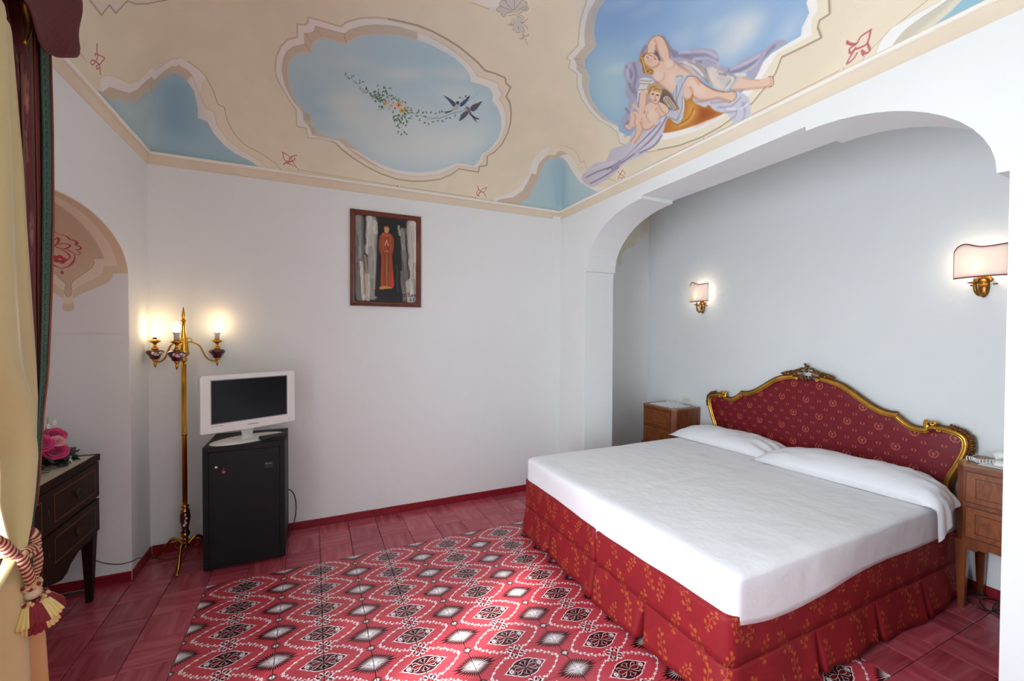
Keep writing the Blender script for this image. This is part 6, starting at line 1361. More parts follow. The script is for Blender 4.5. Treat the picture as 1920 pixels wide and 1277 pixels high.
def inset(pts, d):
    out = []
    for i, (a, z) in enumerate(pts):
        p, q = pts[max(0, i-1)], pts[min(len(pts)-1, i+1)]; tx, tz = q[0]-p[0], q[1]-p[1]; L_ = math.hypot(tx, tz); nx, nz = -tz/L_, tx/L_
        if nx*a+nz*(z-.6) > 0: nx, nz = -nx, -nz
        out.append((a+nx*d, z+nz*d))
    return out
whole = half_out+half_out2+half_out3
pan = inset(whole, 0.028); panel = [(-a, z) for a, z in pan[::-1]][:-1]+pan; panel = [(a, z) for a, z in panel]
# padded upholstery: front skin bulges slightly; triangulated fill on a grid
b = MB(); b.prism(panel, lambda a, z, d: (d-0.0, a, z), 0.015, 0.03); 
NU, NV = 70, 34
def zt(a):
    aa = abs(a); P_ = [p for p in pan]; 
    best = None
    for p, q in zip(P_, P_[1:]):
        if p[0] <= aa <= q[0] or q[0] <= aa <= p[0]:
            if abs(q[0]-p[0]) < 1e-6: continue
            z = lerp(p[1], q[1], (aa-p[0])/(q[0]-p[0])); best = z if best is None else max(best, z)
            break
    return best if best else (pan[0][1] if aa < .3 else 0.85)
def halfw(z):   # width of the panel at height z (below the shoulders)
    r = pan[-12:]; 
    for p, q in zip(r, r[1:]):
        if (p[1]-z)*(q[1]-z) <= 0 and abs(p[1]-q[1]) > 1e-6: w_ = lerp(p[0], q[0], (z-p[1])/(q[1]-p[1])); 
        else: continue
        if z < .86: return w_
    return 0.85
zt0 = [zt(0.845*(2*i/NU-1)) for i in range(NU+1)]
def hbf(u, v):
    i = u*NU; a0 = 0.845*(2*u-1); z1 = zt0[int(round(i))]; z = lerp(0.40, z1, v)
    a = a0 if z > 0.86 else a0/0.845*min(0.845, halfw(z)); e = min(1-abs(a0)/.85, (1-v)*1.6+0.02, 1)
    return (0.012-0.022*min(1, (max(0, e)*6))**.5, a, z)
b2 = MB(); b2.grid(hbf, NU, NV, lambda u, v: (hbf(u, v)[1]/HBW+0.0, (hbf(u, v)[2]-0.972)/HBH)); b2.build('upholstery', damask, hb)
b.build('back_panel', mat('dark_wood_back', (60,34,26), .6), hb)
def frame_piece(sg, pts, r, name, d, xo, mt, n=6, flat=None):
    q = inset(pts, d); p3 = [(xo, sg*a, z) for a, z in q]; p3 = cr(p3, False, n); bb = MB(); bb.tube(p3, r, 10); return bb
for sg in (-1, 1):
    bb = MB()
    for seg_ in (half_out[2:], half_out2, half_out3):
        pth = cr([(a, z) for a, z in seg_], False, 5)
        for d, r, xo, mi in ((0.006, 0.0085, 0.004, 1), (0.020, 0.0125, -0.008, 0), (0.034, 0.0065, -0.003, 0)):
            q = inset([(p[0], p[1]) for p in pth], d); bb.mi = mi; bb.tube([(xo, sg*a, z) for a, z in q], r, 8)
    # scroll ends
    for (a, z, r0, dr) in ((0.722,0.928,0.015,1), (0.748,0.897,0.010,-1), (0.075,1.122,0.012,1)):
        sp = [(-0.008, sg*(a+r0*(1-k/22)*math.cos(k*.42*dr)), z+r0*(1-k/22)*math.sin(k*.42*dr)) for k in range(20)]; bb.mi = 0; bb.tube(sp, [0.0095*(1-k/26) for k in range(20)], 8)
    bb.mi = 0; bb.tube([(-.004, sg*.690, .898), (-.008, sg*.712, .903), (-.008, sg*.735, .906), (-.004, sg*.765, .908)], [.011, .013, .013, .011], 10); bb.mi = 1; bb.tube([(.004, sg*.695, .915), (.004, sg*.722, .922), (.004, sg*.75, .924)], .010, 8)
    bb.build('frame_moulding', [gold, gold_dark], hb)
    lf = MB()   # carved leaves on the shoulder
    for k in range(15):
        t = k/14; i0 = 1+t*3.4; i = int(i0); p = [lerp(x, y, i0-i) for x, y in zip(half_out3[i], half_out3[i+1])]; ang = lerp(1.5, -0.3, t)
        lf.blob((0.0, sg*(p[0]+0.004*math.cos(ang)), p[1]+0.004*math.sin(ang)), 0.013 if k % 2 else 0.009, 8, (.9, 1.1, .8)); lf.blob((0.002, sg*(p[0]+0.014*math.cos(ang)), p[1]+0.014*math.sin(ang)), 0.007, 6)
    for dd in ((.008,.001),(.012,-.012)): lf.tube([(0.0, sg*0.872, .885), (0.0, sg*(0.89+dd[0]), .892+dd[1])], [.007, .002], 6)
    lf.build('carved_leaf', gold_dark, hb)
# crest
cb = MB(); rc = random.Random(7)
for sg in (-1, 1):
    for pts, r in (([(0.185,1.150),(0.16,1.166),(0.135,1.168),(0.12,1.158),(0.13,1.150)],.0085), ([(0.14,1.165),(0.11,1.178),(0.085,1.172),(0.08,1.158),(0.095,1.155)],.009), ([(0.10,1.172),(0.07,1.19),(0.045,1.188),(0.05,1.172)],.009), ([(0.06,1.19),(0.035,1.206),(0.02,1.20)],.009), ([(0.17,1.152),(0.12,1.150),(0.07,1.146),(0.045,1.150),(0.035,1.165)],.010), ([(0.05,1.15),(0.03,1.13),(0.022,1.115),(0.034,1.106)],.008)):
        p = cr([(-0.004, sg*a, z) for a, z in pts], False, 5); cb.tube(p, [r*(1-.4*k/len(p)) for k in range(len(p))], 7)
    for k in range(14):
        a = 0.03+0.155*k/13; cb.blob((-0.008, sg*a, 1.19-0.2*a+rc.uniform(-.006,.004)), 0.0085, 7, (1,1.2,.8))
cb.blob((-0.01, 0, 1.21), .016, 10, (.9,.8,1.2)); cb.blob((-0.012, 0.006, 1.232), .010, 8); cb.blob((-0.008, -0.012, 1.222), .009, 8); cb.blob((-0.01, 0.0, 1.186), .013, 10); cb.blob((-0.012, 0, 1.128), .012, 10, (.8,.8,1.5)); cb.tube([(-.01,.0,1.225),(-.014,.01,1.243),(-.01,.02,1.238)], [.006,.005,.002], 6)
for a in (-.025, 0, .025): cb.blob((-0.008, a, 1.143), .009, 8)
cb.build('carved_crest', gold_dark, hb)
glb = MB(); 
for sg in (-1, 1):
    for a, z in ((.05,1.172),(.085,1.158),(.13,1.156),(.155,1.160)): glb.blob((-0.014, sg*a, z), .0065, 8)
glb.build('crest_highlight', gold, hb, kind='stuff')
boxo('headboard_leg', bpy.data.materials['dark_wood_back'], hb, 0.012, 0.03, -.80, -.72, 0.0, .42, .003); boxo('headboard_leg', bpy.data.materials['dark_wood_back'], hb, 0.012, 0.03, .72, .80, 0.0, .42, .003)
boxo('bottom_rail', gold_dark, hb, -0.005, 0.03, -.82, .82, .36, .41, .004)

# ------------------------------------------------------------ wood materials
def wood(name, c0, c1, sc_=(3,3,40), rough=.35, coat=.25):
    m = mat(name, c0, rough, coat=coat); nt = m.node_tree; b_ = nt.nodes['Principled BSDF']
    tc0 = nt.nodes.new('ShaderNodeTexCoord'); mp = nt.nodes.new('ShaderNodeMapping'); mp.inputs['Scale'].default_value = sc_
    n = nt.nodes.new('ShaderNodeTexNoise'); n.inputs['Scale'].default_value = 1; n.inputs['Detail'].default_value = 6; n.inputs['Distortion'].default_value = 1.5
    r = nt.nodes.new('ShaderNodeValToRGB'); e = r.color_ramp.elements; e[0].position = .3; e[1].position = .7; e[0].color = (*srgb(c0), 1); e[1].color = (*srgb(c1), 1)
    nt.links.new(tc0.outputs['Object'], mp.inputs['Vector']); nt.links.new(mp.outputs[0], n.inputs['Vector']); nt.links.new(n.outputs['Fac'], r.inputs[0]); nt.links.new(r.outputs[0], b_.inputs['Base Color'])
    return m
walnut = wood('walnut', (104,50,22), (142,76,38), (14,14,3)); walnut_v = wood('walnut_panel', (116,58,26), (152,86,44), (10,26,10)); inlay_d = mat('dark_inlay', (82,42,22), .4)
walnut_top = wood('walnut_top', (120,78,50), (160,116,82), (10,10,10), .45)
dark_w = wood('dark_walnut', (26,13,8), (42,21,13), (12,4,14), .5, 0.0); dark_w2 = wood('dark_walnut_panel', (32,16,10), (50,26,16), (8,8,20), .5, 0.0); inlay_l = mat('light_inlay', (126,72,34), .45)
brass = mat('polished_brass', (206,150,50), 0.22, metal=1.0, noise=(6, 0.12, (1,1,1))); brass_old = mat('aged_brass', (150,104,44), 0.35, metal=0.9, noise=(30, 0.3, (1,1,1)), bump=(50, 0.001, (1,1,1)))
white_pl = mat('white_plastic', (232,232,228), 0.3, spec=.5); grey_pl = mat('grey_plastic', (120,124,126), 0.4); black_pl = mat('black_plastic', (22,22,24), 0.35); paper = mat('white_paper', (236,236,236), .8)
lace = mat('white_lace', (238,238,238), .85, bump=(220, .001, (1,1,1)))

for m_ in (dark_w, dark_w2): m_.node_tree.nodes['Principled BSDF'].inputs['Specular IOR Level'].default_value = .18
# ------------------------------------------------------------ bedside tables (front faces -x)
def nightstand(cx_, cy_, w, d, h, label, zb):
    """w along y, d along x; front at -d/2"""
    t = empty('bedside_table', (cx_, cy_, 0), 0, label, 'bedside table', 'walnut bedside tables'); c = 0.035; x0, x1, y0, y1 = -d/2, d/2, -w/2, w/2
    outl = [(x0, y0+c), (x0+c, y0), (x1, y0), (x1, y1), (x0+c, y1), (x0, y1-c)]
    MB().prism(outl, lambda a, b_, q: (a, b_, q), zb, h-0.016).build('carcass', walnut, t, bevel=.0015)
    MB().prism([(a*1.015, b_*1.015) for a, b_ in outl], lambda a, b_, q: (a, b_, q), h-0.016, h).build('table_top', walnut_top, t, bevel=.002)
    hd = (h-0.016-zb-0.03*3)/2
    for k in range(2):
        z0 = zb+0.035+k*(hd+0.03); z1 = z0+hd; ya, yb = y0+c+.012, y1-c-.012
        dr = boxo('drawer', walnut_v, t, x0-.006, x0+.02, ya, yb, z0, z1, .002)
        g = MB(); g.box(x0-.0005, x0+.004, ya-.006, yb+.006, z0-.006, z1+.006); g.build('drawer_gap', inlay_d, t)
        fr = MB(); i = .035
        for a in ((ya+i, yb-i, z0+i*.75, z0+i*.75+.004), (ya+i, yb-i, z1-i*.75-.004, z1-i*.75), (ya+i, ya+i+.004, z0+i*.75, z1-i*.75), (yb-i-.004, yb-i, z0+i*.75, z1-i*.75)): fr.box(x0-.0068, x0, *a)
        fr.build('inlay', inlay_d, dr)
        kb = MB(); kb.blob((x0-.016, 0, (z0+z1)/2), .009, 10); kb.blob((x0-.009, 0, (z0+z1)/2), .005, 8); kb.build('knob', brass_old, dr)
    for sy in (-1, 1):                                   # inlaid frames on the sides
        fr = MB()
        for a in ((x0+c+.03, x1-.03, zb+.05, zb+.054), (x0+c+.03, x1-.03, h-.07, h-.066), (x0+c+.03, x0+c+.034, zb+.05, h-.066), (x1-.034, x1-.03, zb+.05, h-.066)): fr.box(a[0], a[1], sy*w/2-.001, sy*w/2+.001, a[2], a[3])
        fr.build('side_inlay', inlay_d, t)
    ap = [(y0+c, zb+.002), (y0+c, zb-.03), (y0+c+.05, zb-.035), (y0+c+.06, zb-.022), (y0+c+.09, zb-.022), (y0+c+.1, zb-.012), (0, zb-.016), (y1-c-.1, zb-.012), (y1-c-.09, zb-.022), (y1-c-.06, zb-.022), (y1-c-.05, zb-.035), (y1-c, zb-.03), (y1-c, zb+.002)]
    MB().prism(ap, lambda a, b_, q: (q, a, b_), x0, x0+.018).build('apron', walnut, t, bevel=.001)
    for sx in (-1, 1):
        for sy in (-1, 1): MB().taper(sx*(d/2-.028), sy*(w/2-.028), 0, zb+.01, .012, .012, .025, .025).build('leg', walnut, t, bevel=.002)
    return t
ns_l = nightstand(3.79, 0.235, 0.44, 0.335, 0.752, 'walnut bedside table with lace doily on top, beyond the far side of the bed', 0.36)
ns_r = nightstand(3.835, -2.105, 0.44, 0.29, 0.78, 'walnut bedside table carrying the telephone, right of the bed on tapered legs', 0.36)
# doily
dl = []
for k in range(72):
    a = 2*PI*k/72; q = 1/max(abs(math.cos(a)), abs(math.sin(a)))**.8; r_ = 1+.045*math.cos(a*18); dl.append((3.79+.125*q*math.cos(a)*r_, 0.235+.165*q*math.sin(a)*r_))
dy = MB().prism(dl, lambda a, b_, d_: (a, b_, d_), .7525, .7555).build('lace_doily', lace, bevel=0); setp(dy, 'white scalloped lace doily lying on the left bedside table', 'doily')
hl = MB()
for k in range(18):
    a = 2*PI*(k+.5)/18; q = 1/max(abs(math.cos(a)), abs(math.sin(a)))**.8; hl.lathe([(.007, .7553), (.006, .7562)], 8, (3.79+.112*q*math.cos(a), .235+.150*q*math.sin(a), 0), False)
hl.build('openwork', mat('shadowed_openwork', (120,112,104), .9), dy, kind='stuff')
pd = MB().box(3.90, 3.945, .20, .40, .7565, .7605).build('paper_pad', paper); setp(pd, 'thin white sheets of paper lying at the back of the left bedside table', 'paper')
# telephone
ph = empty('telephone', (3.83, -2.09, 0.7846), 0.25, 'white desk telephone with handset, on the right bedside table', 'telephone')
MB().taper(0, 0, 0, .028, .075, .10, .068, .092).build('base', white_pl, ph, bevel=.012, seg=3)
b = MB(); b.tube([(0,-.095,.04),(0,-.07,.052),(0,0,.056),(0,.07,.052),(0,.095,.04)], [.02,.021,.015,.021,.02], 12); b.build('handset', white_pl, ph)
b = MB()
for i in range(4):
    for j in range(3): b.box(.03+j*.012-.0, .039+j*.012, -.03+i*.016, -.02+i*.016, .026, .030)
b.build('keypad', grey_pl, ph)
b = MB(); pts = []
for k in range(200):
    t = k/199; x, y, z = lerp(3.79, 3.75, t)+.018*math.sin(t*9), lerp(-2.02, -1.905, t), .7935; a = t*2*PI*13; pts.append((x+.0105*math.cos(a), y+.004*math.sin(a), z+.0105*math.sin(a)))
b.tube(pts, .0028, 5); cc = b.build('coiled_cord', white_pl); setp(cc, 'white coiled handset cord bunched at the front corner of the right bedside table', 'cord')
pp = MB().box(3.712, 3.83, -2.25, -1.965, .7815, .7835).build('note_paper', paper, rz=0); setp(pp, 'white note paper under the telephone on the right bedside table', 'paper')
pn = MB(); pn.tube([(3.728,-2.19,.787),(3.738,-2.12,.7885),(3.742,-2.06,.787)], [.003,.007,.003], 8); pn = pn.build('pen', black_pl); setp(pn, 'black pen lying on the note paper beside the telephone', 'pen')
# cables on the floor behind the right bedside table
rcb = random.Random(3); b = MB(); pts = [(3.90,-1.70,.012)]
for k in range(40): a = k*.9; pts.append((3.86+.085*math.cos(a)+rcb.uniform(-.02,.02), -1.93-.0075*k+.055*math.sin(a), .006+.004*rcb.random()+.012*(k%3==0)))
pts.append((3.95,-2.45,.006)); b.tube(cr(pts, False, 5), .0035, 6); o = b.build('black_cables', black_pl); setp(o, 'tangle of thin black cable on the floor under the right bedside table', 'cable')
b = MB(); b.tube(cr([(3.93,-1.845,.62),(3.93,-1.85,.45),(3.925,-1.845,.30),(3.93,-1.81,.15),(3.91,-1.76,.02)], False, 6), .0025, 6); o = b.build('thin_cable', black_pl); setp(o, 'thin black cable hanging down the wall between bed and right bedside table', 'cable')
# wall plates
def wallplate(name, y, z, w, h, label, cat, cut):
    t = empty(name, (XH, y, z), 0, label, cat); boxo('cover_plate', mat('ivory_plastic_'+name, (226,226,214), .4), t, -.008, -.0003, -w/2, w/2, -h/2, h/2, .002)
    for k in cut: boxo('rocker' if name != 'wall_socket' else 'insert', mat('switch_rocker', (204,206,196), .4) if 'switch_rocker' not in bpy.data.materials else bpy.data.materials['switch_rocker'], t, -.0105, -.006, k-.009, k+.009, -h*.22, h*.22, .0015)
    return t
wallplate('light_switch', .195, .797, .112, .074, 'ivory light switch plate on the wall above the left bedside table', 'light switch', (-.022, .012))
wallplate('wall_socket', -2.05, .295, .085, .075, 'white wall socket low on the wall behind the right bedside table', 'wall socket', (0,))

# ------------------------------------------------------------ wall lamps
def shade_mat():
    m = mat('lit_shade_fabric', (240,234,230), .8, emit=(255,226,206), estr=0.06); m.node_tree.nodes['Principled BSDF'].inputs['Transmission Weight'].default_value = 0.0
    nt = m.node_tree; b_ = nt.nodes['Principled BSDF']; tr = nt.nodes.new('ShaderNodeBsdfTranslucent'); tr.inputs[0].default_value = (*srgb((255,242,234)), 1); mx = nt.nodes.new('ShaderNodeMixShader'); mx.inputs[0].default_value = .32
    nt.links.new(b_.outputs[0], mx.inputs[1]); nt.links.new(tr.outputs[0], mx.inputs[2]); nt.links.new(mx.outputs[0], nt.nodes['Material Output'].inputs[0]); return m
shm = shade_mat(); trim_m = mat('burgundy_braid', (134,44,48), .7); bulb_m = mat('glowing_bulb', (255,240,210), .3, emit=(255,232,190), estr=7); candle = mat('candle_sleeve', (224,216,200), .5)
def wall_lamp(y, z, label):
    t = empty('wall_lamp', (XH, y, z), 0, label, 'wall lamp', 'gilt wall lamps over the bed'); CXs = -.055; W_ = .106
    def sp(u, v):
        a = lerp(-1.12, 1.12, u); yy = W_*math.sin(a)/math.sin(1.12); xx = CXs-.055*math.cos(a)+.015
        ut = 1-u                                                    # u=1 far side (+y): raised lobe
        topz = .072+.030*math.exp(-((ut-.27)/.20)**2)-.006*math.sin(ut*PI)+.008*ut-.012*math.exp(-(ut/.07)**2)
        return (xx, yy, lerp(-.088, topz, v))
    b = MB(); b.grid(sp, 28, 8); s_ = b.build('lamp_shade', shm, t, solid=.002)
    b = MB(); b.tube([sp(k/28, 1) for k in range(29)], .0036, 6); b.tube([sp(k/28, 0) for k in range(29)], .0036, 6); b.tube([sp(0, k/6) for k in range(7)], .0022, 6); b.tube([sp(1, k/6) for k in range(7)], .0022, 6); b.build('braid', trim_m, s_)
    b = MB(); b.lathe([(.0,-.222),(.010,-.215),(.018,-.20),(.024,-.17),(.022,-.13)], 12, (0,0,0)); b.v = [(v[0]*.55-.012, v[1], v[2]+.02) for v in b.v]
    for k in range(9):
        a = lerp(-1.15, 1.15, k/8); b.blob((-.014, .026*math.sin(a)*1.2, -.115+.030*math.cos(a)), .011, 8, (.6, .7+.3*abs(math.sin(a)), 1.2))
    b.blob((-.016, 0, -.115), .02, 10, (.5,1,1)); b.blob((-.012, -.045, -.128), .008, 6, (.6,1.6,.7)); b.blob((-.012, .045, -.128), .008, 6, (.6,1.6,.7)); b.build('back_plate', brass_old, t)
    b = MB(); b.tube(cr([(-.012,0,-.165),(-.03,0,-.182),(-.055,.006,-.186),(-.072,.012,-.165),(-.076,.014,-.135),(-.076,.014,-.12)], False, 6), [.006+.003*math.sin(PI*k/30) for k in range(31)], 8)
    b.lathe([(.004,-.128),(.03,-.120),(.031,-.116),(.008,-.114),(.009,-.10)], 14, (-.076,.014,0)); b.build('arm', brass_old, t)
    b = MB(); b.lathe([(.008,-.115),(.008,-.07)], 12, (-.076,.014,0)); b.build('candle_sleeve', candle, t)
    b = MB(); b.lathe([(.006,-.070),(.013,-.05),(.015,-.035),(.010,-.012),(.002,.006)], 12, (-.076,.014,0)); b.build('bulb', bulb_m, t)
    l = bpy.data.lights.new('lamp_glow', 'POINT'); l.energy = .6; l.color = (1, .87, .70); l.shadow_soft_size = .02; lo = bpy.data.objects.new('lamp_glow', l); COL.objects.link(lo); lo.parent = t; lo.location = (-.045, .006, .0)
    return t
wall_lamp(0.002, 1.862, 'small wall lamp with wavy cream shade, farther one above the left bedside table')
wall_lamp(-1.895, 1.872, 'wall lamp with wavy cream shade nearest the camera, above the right bedside table')

# ------------------------------------------------------------ painting
pt = Canvas(320, 470, (26,24,26))
rp = random.Random(9)
def streak(x, y0, y1, w_, c, al=.8, lean=0):
    pts = []; n = 9
    for k in range(n): pts.append((x+lean*k/n+rp.uniform(-3, 3), lerp(y0, y1, k/(n-1))))
    pt.line(cr(pts, False, 3), c, al, w_, w_*.22)
    if w_ > 14:
        for q in range(int(w_)):
            xo = rp.uniform(-w_*.55, w_*.55); g_ = rp.choice((.55, .75, 1.1, 1.25)); a0_ = rp.uniform(0, .5); b0_ = rp.uniform(a0_+.15, 1.05)
            pt.line([(x+xo+lean*t, lerp(y0, y1, t)) for t in (a0_, (a0_+b0_)/2, b0_)], [min(240, v*g_) for v in c], .45, rp.uniform(1.5, 4), 2, True)
for x, y0, y1, w_, g, al, ln in [(20,20,450,44,120,.9,6),(90,20,440,44,165,.85,-4),(292,20,450,50,175,.9,4),(250,60,440,30,110,.8,14),(18,20,250,26,150,.9,0),(30,250,440,30,120,.8,8),(70,15,200,34,205,.95,-6),(84,60,330,24,190,.9,4),(78,180,330,30,150,.8,0),(30,260,460,16,215,.8,14),(62,330,460,24,205,.8,0),(98,30,90,22,200,.9,6),(50,220,440,10,180,.7,8),(10,120,300,12,90,.6,0),(300,20,220,40,205,.95,10),(284,40,300,20,180,.8,14),(240,60,250,22,150,.8,24),(225,40,90,12,190,.8,4),(258,180,430,26,120,.8,20),(290,230,440,26,200,.6,6),(240,300,460,18,130,.7,16),(280,360,460,34,196,.8,8),(312,120,330,10,210,.7,0),(214,260,440,8,90,.5,6),(50,20,160,12,60,.8,0),(262,90,330,10,50,.8,20)]:
    streak(x, y0, y1, w_, (g, int(g*.97), int(g*.92)), al, ln)
streak(44, 300, 430, 9, (170,150,84), .6, 6); streak(56, 230, 380, 7, (176,160,96), .5, 6)
flip = lambda pts: pts
pt.poly([(128,40),(170,34),(190,70),(205,260),(215,440),(100,440),(108,250),(116,80)], (16,14,16), 1, 5)
pt.poly(cr([(150,78),(172,84),(196,110),(198,170),(190,220),(198,380),(160,392),(128,385),(132,230),(120,180),(124,110)], True, 4), (150,66,28), 1, 2)
for x, y0, y1, w_, c in [(138,220,380,7,(190,60,30)),(150,200,385,8,(120,60,30)),(160,190,380,6,(176,112,44)),(176,220,370,9,(160,70,26)),(190,300,385,8,(214,50,34)),(144,100,180,9,(170,80,34)),(180,100,180,10,(176,84,36)),(168,150,300,5,(86,40,26))]: streak(x, y0, y1, w_, c, .8)
pt.poly([(186,330),(200,370),(192,388),(180,380)], (226,40,30), .9, 2); pt.poly(cr([(122,390),(150,382),(192,390),(150,400),(125,402)], True, 3), (206,150,66), .9, 2)
pt.line([(140,95),(160,102),(180,94)], (206,90,44), .8, 8, 3); pt.disc(160, 70, 12, (196,150,116), 1, 2, 17); pt.line(cr([(148,66),(150,54),(160,49),(170,54),(173,66)], False, 4), (206,120,50), .9, 5, 2)
pt.line([(152,156),(160,126),(168,156)], (226,196,180), .95, 4, 1.5); pt.poly([(154,158),(160,132),(166,158)], (120,60,40), 1, 1); pt.line([(150,190),(162,182),(172,192)], (216,126,80), .8, 5, 2)
pt.poly([(98,405),(215,402),(222,440),(100,442)], (22,16,16), 1, 2)
# the signature, brushed in black on the lower right: VENTURA-like scrawl and 63
for p in ([(222,418),(228,440),(236,414)],[(240,428),(250,424),(242,436),(252,438)],[(256,438),(257,424),(266,426),(267,438)],[(270,418),(282,416)],[(276,417),(276,438)],[(284,424),(285,436),(293,436),(294,424)],[(298,438),(299,424),(306,428)],[(308,438),(312,422),(318,438)],[(290,444),(284,454),(287,463),(295,460),(292,453),(286,455)],[(300,446),(309,447),(303,453),(310,457),(303,464)]): pt.line(cr(p, False, 4), (14,12,14), .95, 3, 1.2)
pt.a = pt.a[::-1].copy()
pim = image_mat('oil_paint', pt.image('oil_painting'), .45, spec=.4, bump=(120, .0008, (1,1,.3)))
pic = empty('framed_painting', (1.094, YB-.001, 2.044), 0, 'framed dark painting of a praying orange-robed figure on the back wall', 'painting'); PW, PH, FW = .545, .742, .046
cw = mat('canvas_edge', (120,110,96), .8)
b = MB(); b.add([(-PW/2+FW*.8,-.012,-PH/2+FW*.8),(PW/2-FW*.8,-.012,-PH/2+FW*.8),(PW/2-FW*.8,-.012,PH/2-FW*.8),(-PW/2+FW*.8,-.012,PH/2-FW*.8)], [(0,1,2,3)], [(0,0),(1,0),(1,1),(0,1)]); b.build('canvas', pim, pic, solid=.004)
frw = wood('mahogany_frame', (84,36,20), (118,58,34), (6,6,6), .35)
for (x0, z0, x1, z1) in ((-1,-1,1,-1),(1,-1,1,1),(1,1,-1,1),(-1,1,-1,-1)):       # four mitred bars with a stepped section
    prof_ = [(0,0),(0,-.022),(.010,-.026),(.018,-.020),(.030,-.022),(.038,-.014),(FW,-.013),(FW,0)]; vs = []
    for (sx, sz) in ((x0, z0), (x1, z1)):
        for o_, d_ in prof_: vs.append((sx*(PW/2-o_), d_, sz*(PH/2-o_)))
    n = len(prof_); MB().add(vs, [(i, (i+1)%n, (i+1)%n+n, i+n) for i in range(n)]+[tuple(range(n)), tuple(range(2*n-1, n-1, -1))]).build('frame_bar', frw, pic)

# ------------------------------------------------------------ minibar fridge
frg = mat('charcoal_laminate', (14,15,17), .5, spec=.3, noise=(40, .06, (1,1,1))); frd = mat('charcoal_door', (12,12,14), .45, spec=.3); seal = mat('rubber_seal', (12,12,13), .6)
fr = empty('minibar_fridge', (0.176, 0.352, 0), 0, 'charcoal minibar fridge standing on the floor under the television', 'fridge'); FX, FY, FH = .219, .204, .765
boxo('cabinet', frg, fr, -FX, FX, -FY+.02, FY, .02, FH, .003)
b = MB(); b.box(-FX, -FX+.028, -FY, -FY+.021, .02, FH); b.box(FX-.028, FX, -FY, -FY+.021, .02, FH); b.box(-FX+.028, FX-.028, -FY, -FY+.021, FH-.03, FH); b.build('front_frame', frg, fr, bevel=.001)
dr = boxo('door', frd, fr, -FX+.031, FX-.031, -FY-.004, -FY+.018, .028, FH-.034, .003)
boxo('door_seal', seal, fr, -FX+.027, FX-.027, -FY+.006, -FY+.02, .022, FH-.03, 0)
for x in (-.17, .17):
    for y in (-.15, .15): MB().lathe([(.014,0),(.014,.022)], 10, (x, y, 0)).build('foot', black_pl, fr)
b = MB(); b.lathe([(.011,0),(.010,.006),(.004,.008)], 16); b.v = [(v[0]-.150, -FY-.004-v[2], v[1]+.640) for v in b.v]; b.build('lock', mat('chrome', (200,200,204), .15, metal=1), dr)
b = MB(); b.lathe([(.009,0),(.008,.0025)], 16); b.v = [(v[0]-.112, -FY-.004-v[2], v[1]+.608) for v in b.v]; b.build('red_sticker', mat('red_enamel', (214,110,96), .4), dr)
b = MB(); b.lathe([(.006,0),(.0055,.003)], 16); b.v = [(v[0]-.112, -FY-.004-v[2], v[1]+.628) for v in b.v]; b.build('keyhole', mat('steel_ring', (120,120,124), .3, metal=1), dr)
lp = boxo('name_plate', black_pl, dr, .105, .150, -FY-.0055, -FY-.003, .605, .642, .001)
def text(name, s_, m, par, size, mtx, ext=.0004):
    cu = bpy.data.curves.new(name, 'FONT'); cu.body = s_; cu.size = size; cu.extrude = ext; cu.align_x = 'CENTER'; cu.align_y = 'CENTER'; cu.resolution_u = 2
    o = bpy.data.objects.new(name+'_tmp', cu); COL.objects.link(o); dg = bpy.context.evaluated_depsgraph_get(); me = bpy.data.meshes.new_from_object(o.evaluated_get(dg)); bpy.data.objects.remove(o)
    me.transform(mtx); me.materials.clear(); me.materials.append(m); o = bpy.data.objects.new(name, me); COL.objects.link(o); o.parent = par; return o
FRONT = Matrix.Rotation(PI/2, 4, 'X')
text('lettering', 'Electrolux', mat('silver_print', (190,190,196), .4), lp, .0085, Matrix.Translation((.1275, -FY-.0058, .632)) @ FRONT)
b = MB(); b.tube(cr([(FX-.01, FY-.05, .34),(FX+.03, FY-.04, .30),(FX+.048, FY-.02, .22),(FX+.045, FY-.03, .12),(FX+.015, FY-.10, .02),(FX-.03, FY-.13, .012)], False, 6), .0035, 7); b.build('power_cord', black_pl, fr)

# ------------------------------------------------------------ television
tv = empty('television', (0.188, 0.205, FH), math.atan2(.245, .467), 'small white flat television with black screen, standing on the minibar', 'television')
TW, TZ0, TZ1 = .270, .100, .440
outl = [(-TW,TZ0+.004),(-TW*.97,TZ0+.0),(-TW*.5,TZ0-.004),(0,TZ0-.007),(TW*.5,TZ0-.004),(TW*.97,TZ0+.0),(TW,TZ0+.004),(TW,TZ1-.012),(TW-.01,TZ1),(-TW+.01,TZ1),(-TW,TZ1-.012)]
hs = MB().prism(outl, lambda a, z, d: (a, d, z), -.045, -.012).build('housing', white_pl, tv, bevel=.006, seg=3)
MB().prism([(a*.82, z*.86+.03) for a, z in outl], lambda a, z, d: (a, d, z), -.02, .02).build('back_shell', white_pl, tv, bevel=.008)
boxo('screen', mat('dark_screen', (17,20,25), .2, spec=.25), tv, -.214, .216, -.0465, -.04, .154, .408, .001)
b = MB(); b.box(-.219, .221, -.0458, -.04, .149, .413); b.build('screen_bezel', mat('bezel_grey', (150,150,152), .4), tv)
b = MB(); b.grid(lambda u, v: (0,0,0), 1, 1); b = MB(); b.lathe([(.208,0),(.214,.004),(.212,.009),(.18,.015),(.05,.021),(.0,.022)], 40); b.v = [(v[0]+.026, v[1]*.50+.075, v[2]+.0005) for v in b.v]; b.build('stand_base', white_pl, tv)
b = MB(); b.lathe([(.048,.014),(.036,.024),(.032,.045),(.036,.07),(.05,.095),(.05,.13)], 24); b.v = [(v[0]+.012, v[1]*.45+.048, v[2]) for v in b.v]; b.build('stand_neck', mat('clear_white_plastic', (214,220,216), .12), tv)
tsm = mat('grey_print', (96,96,100), .5)
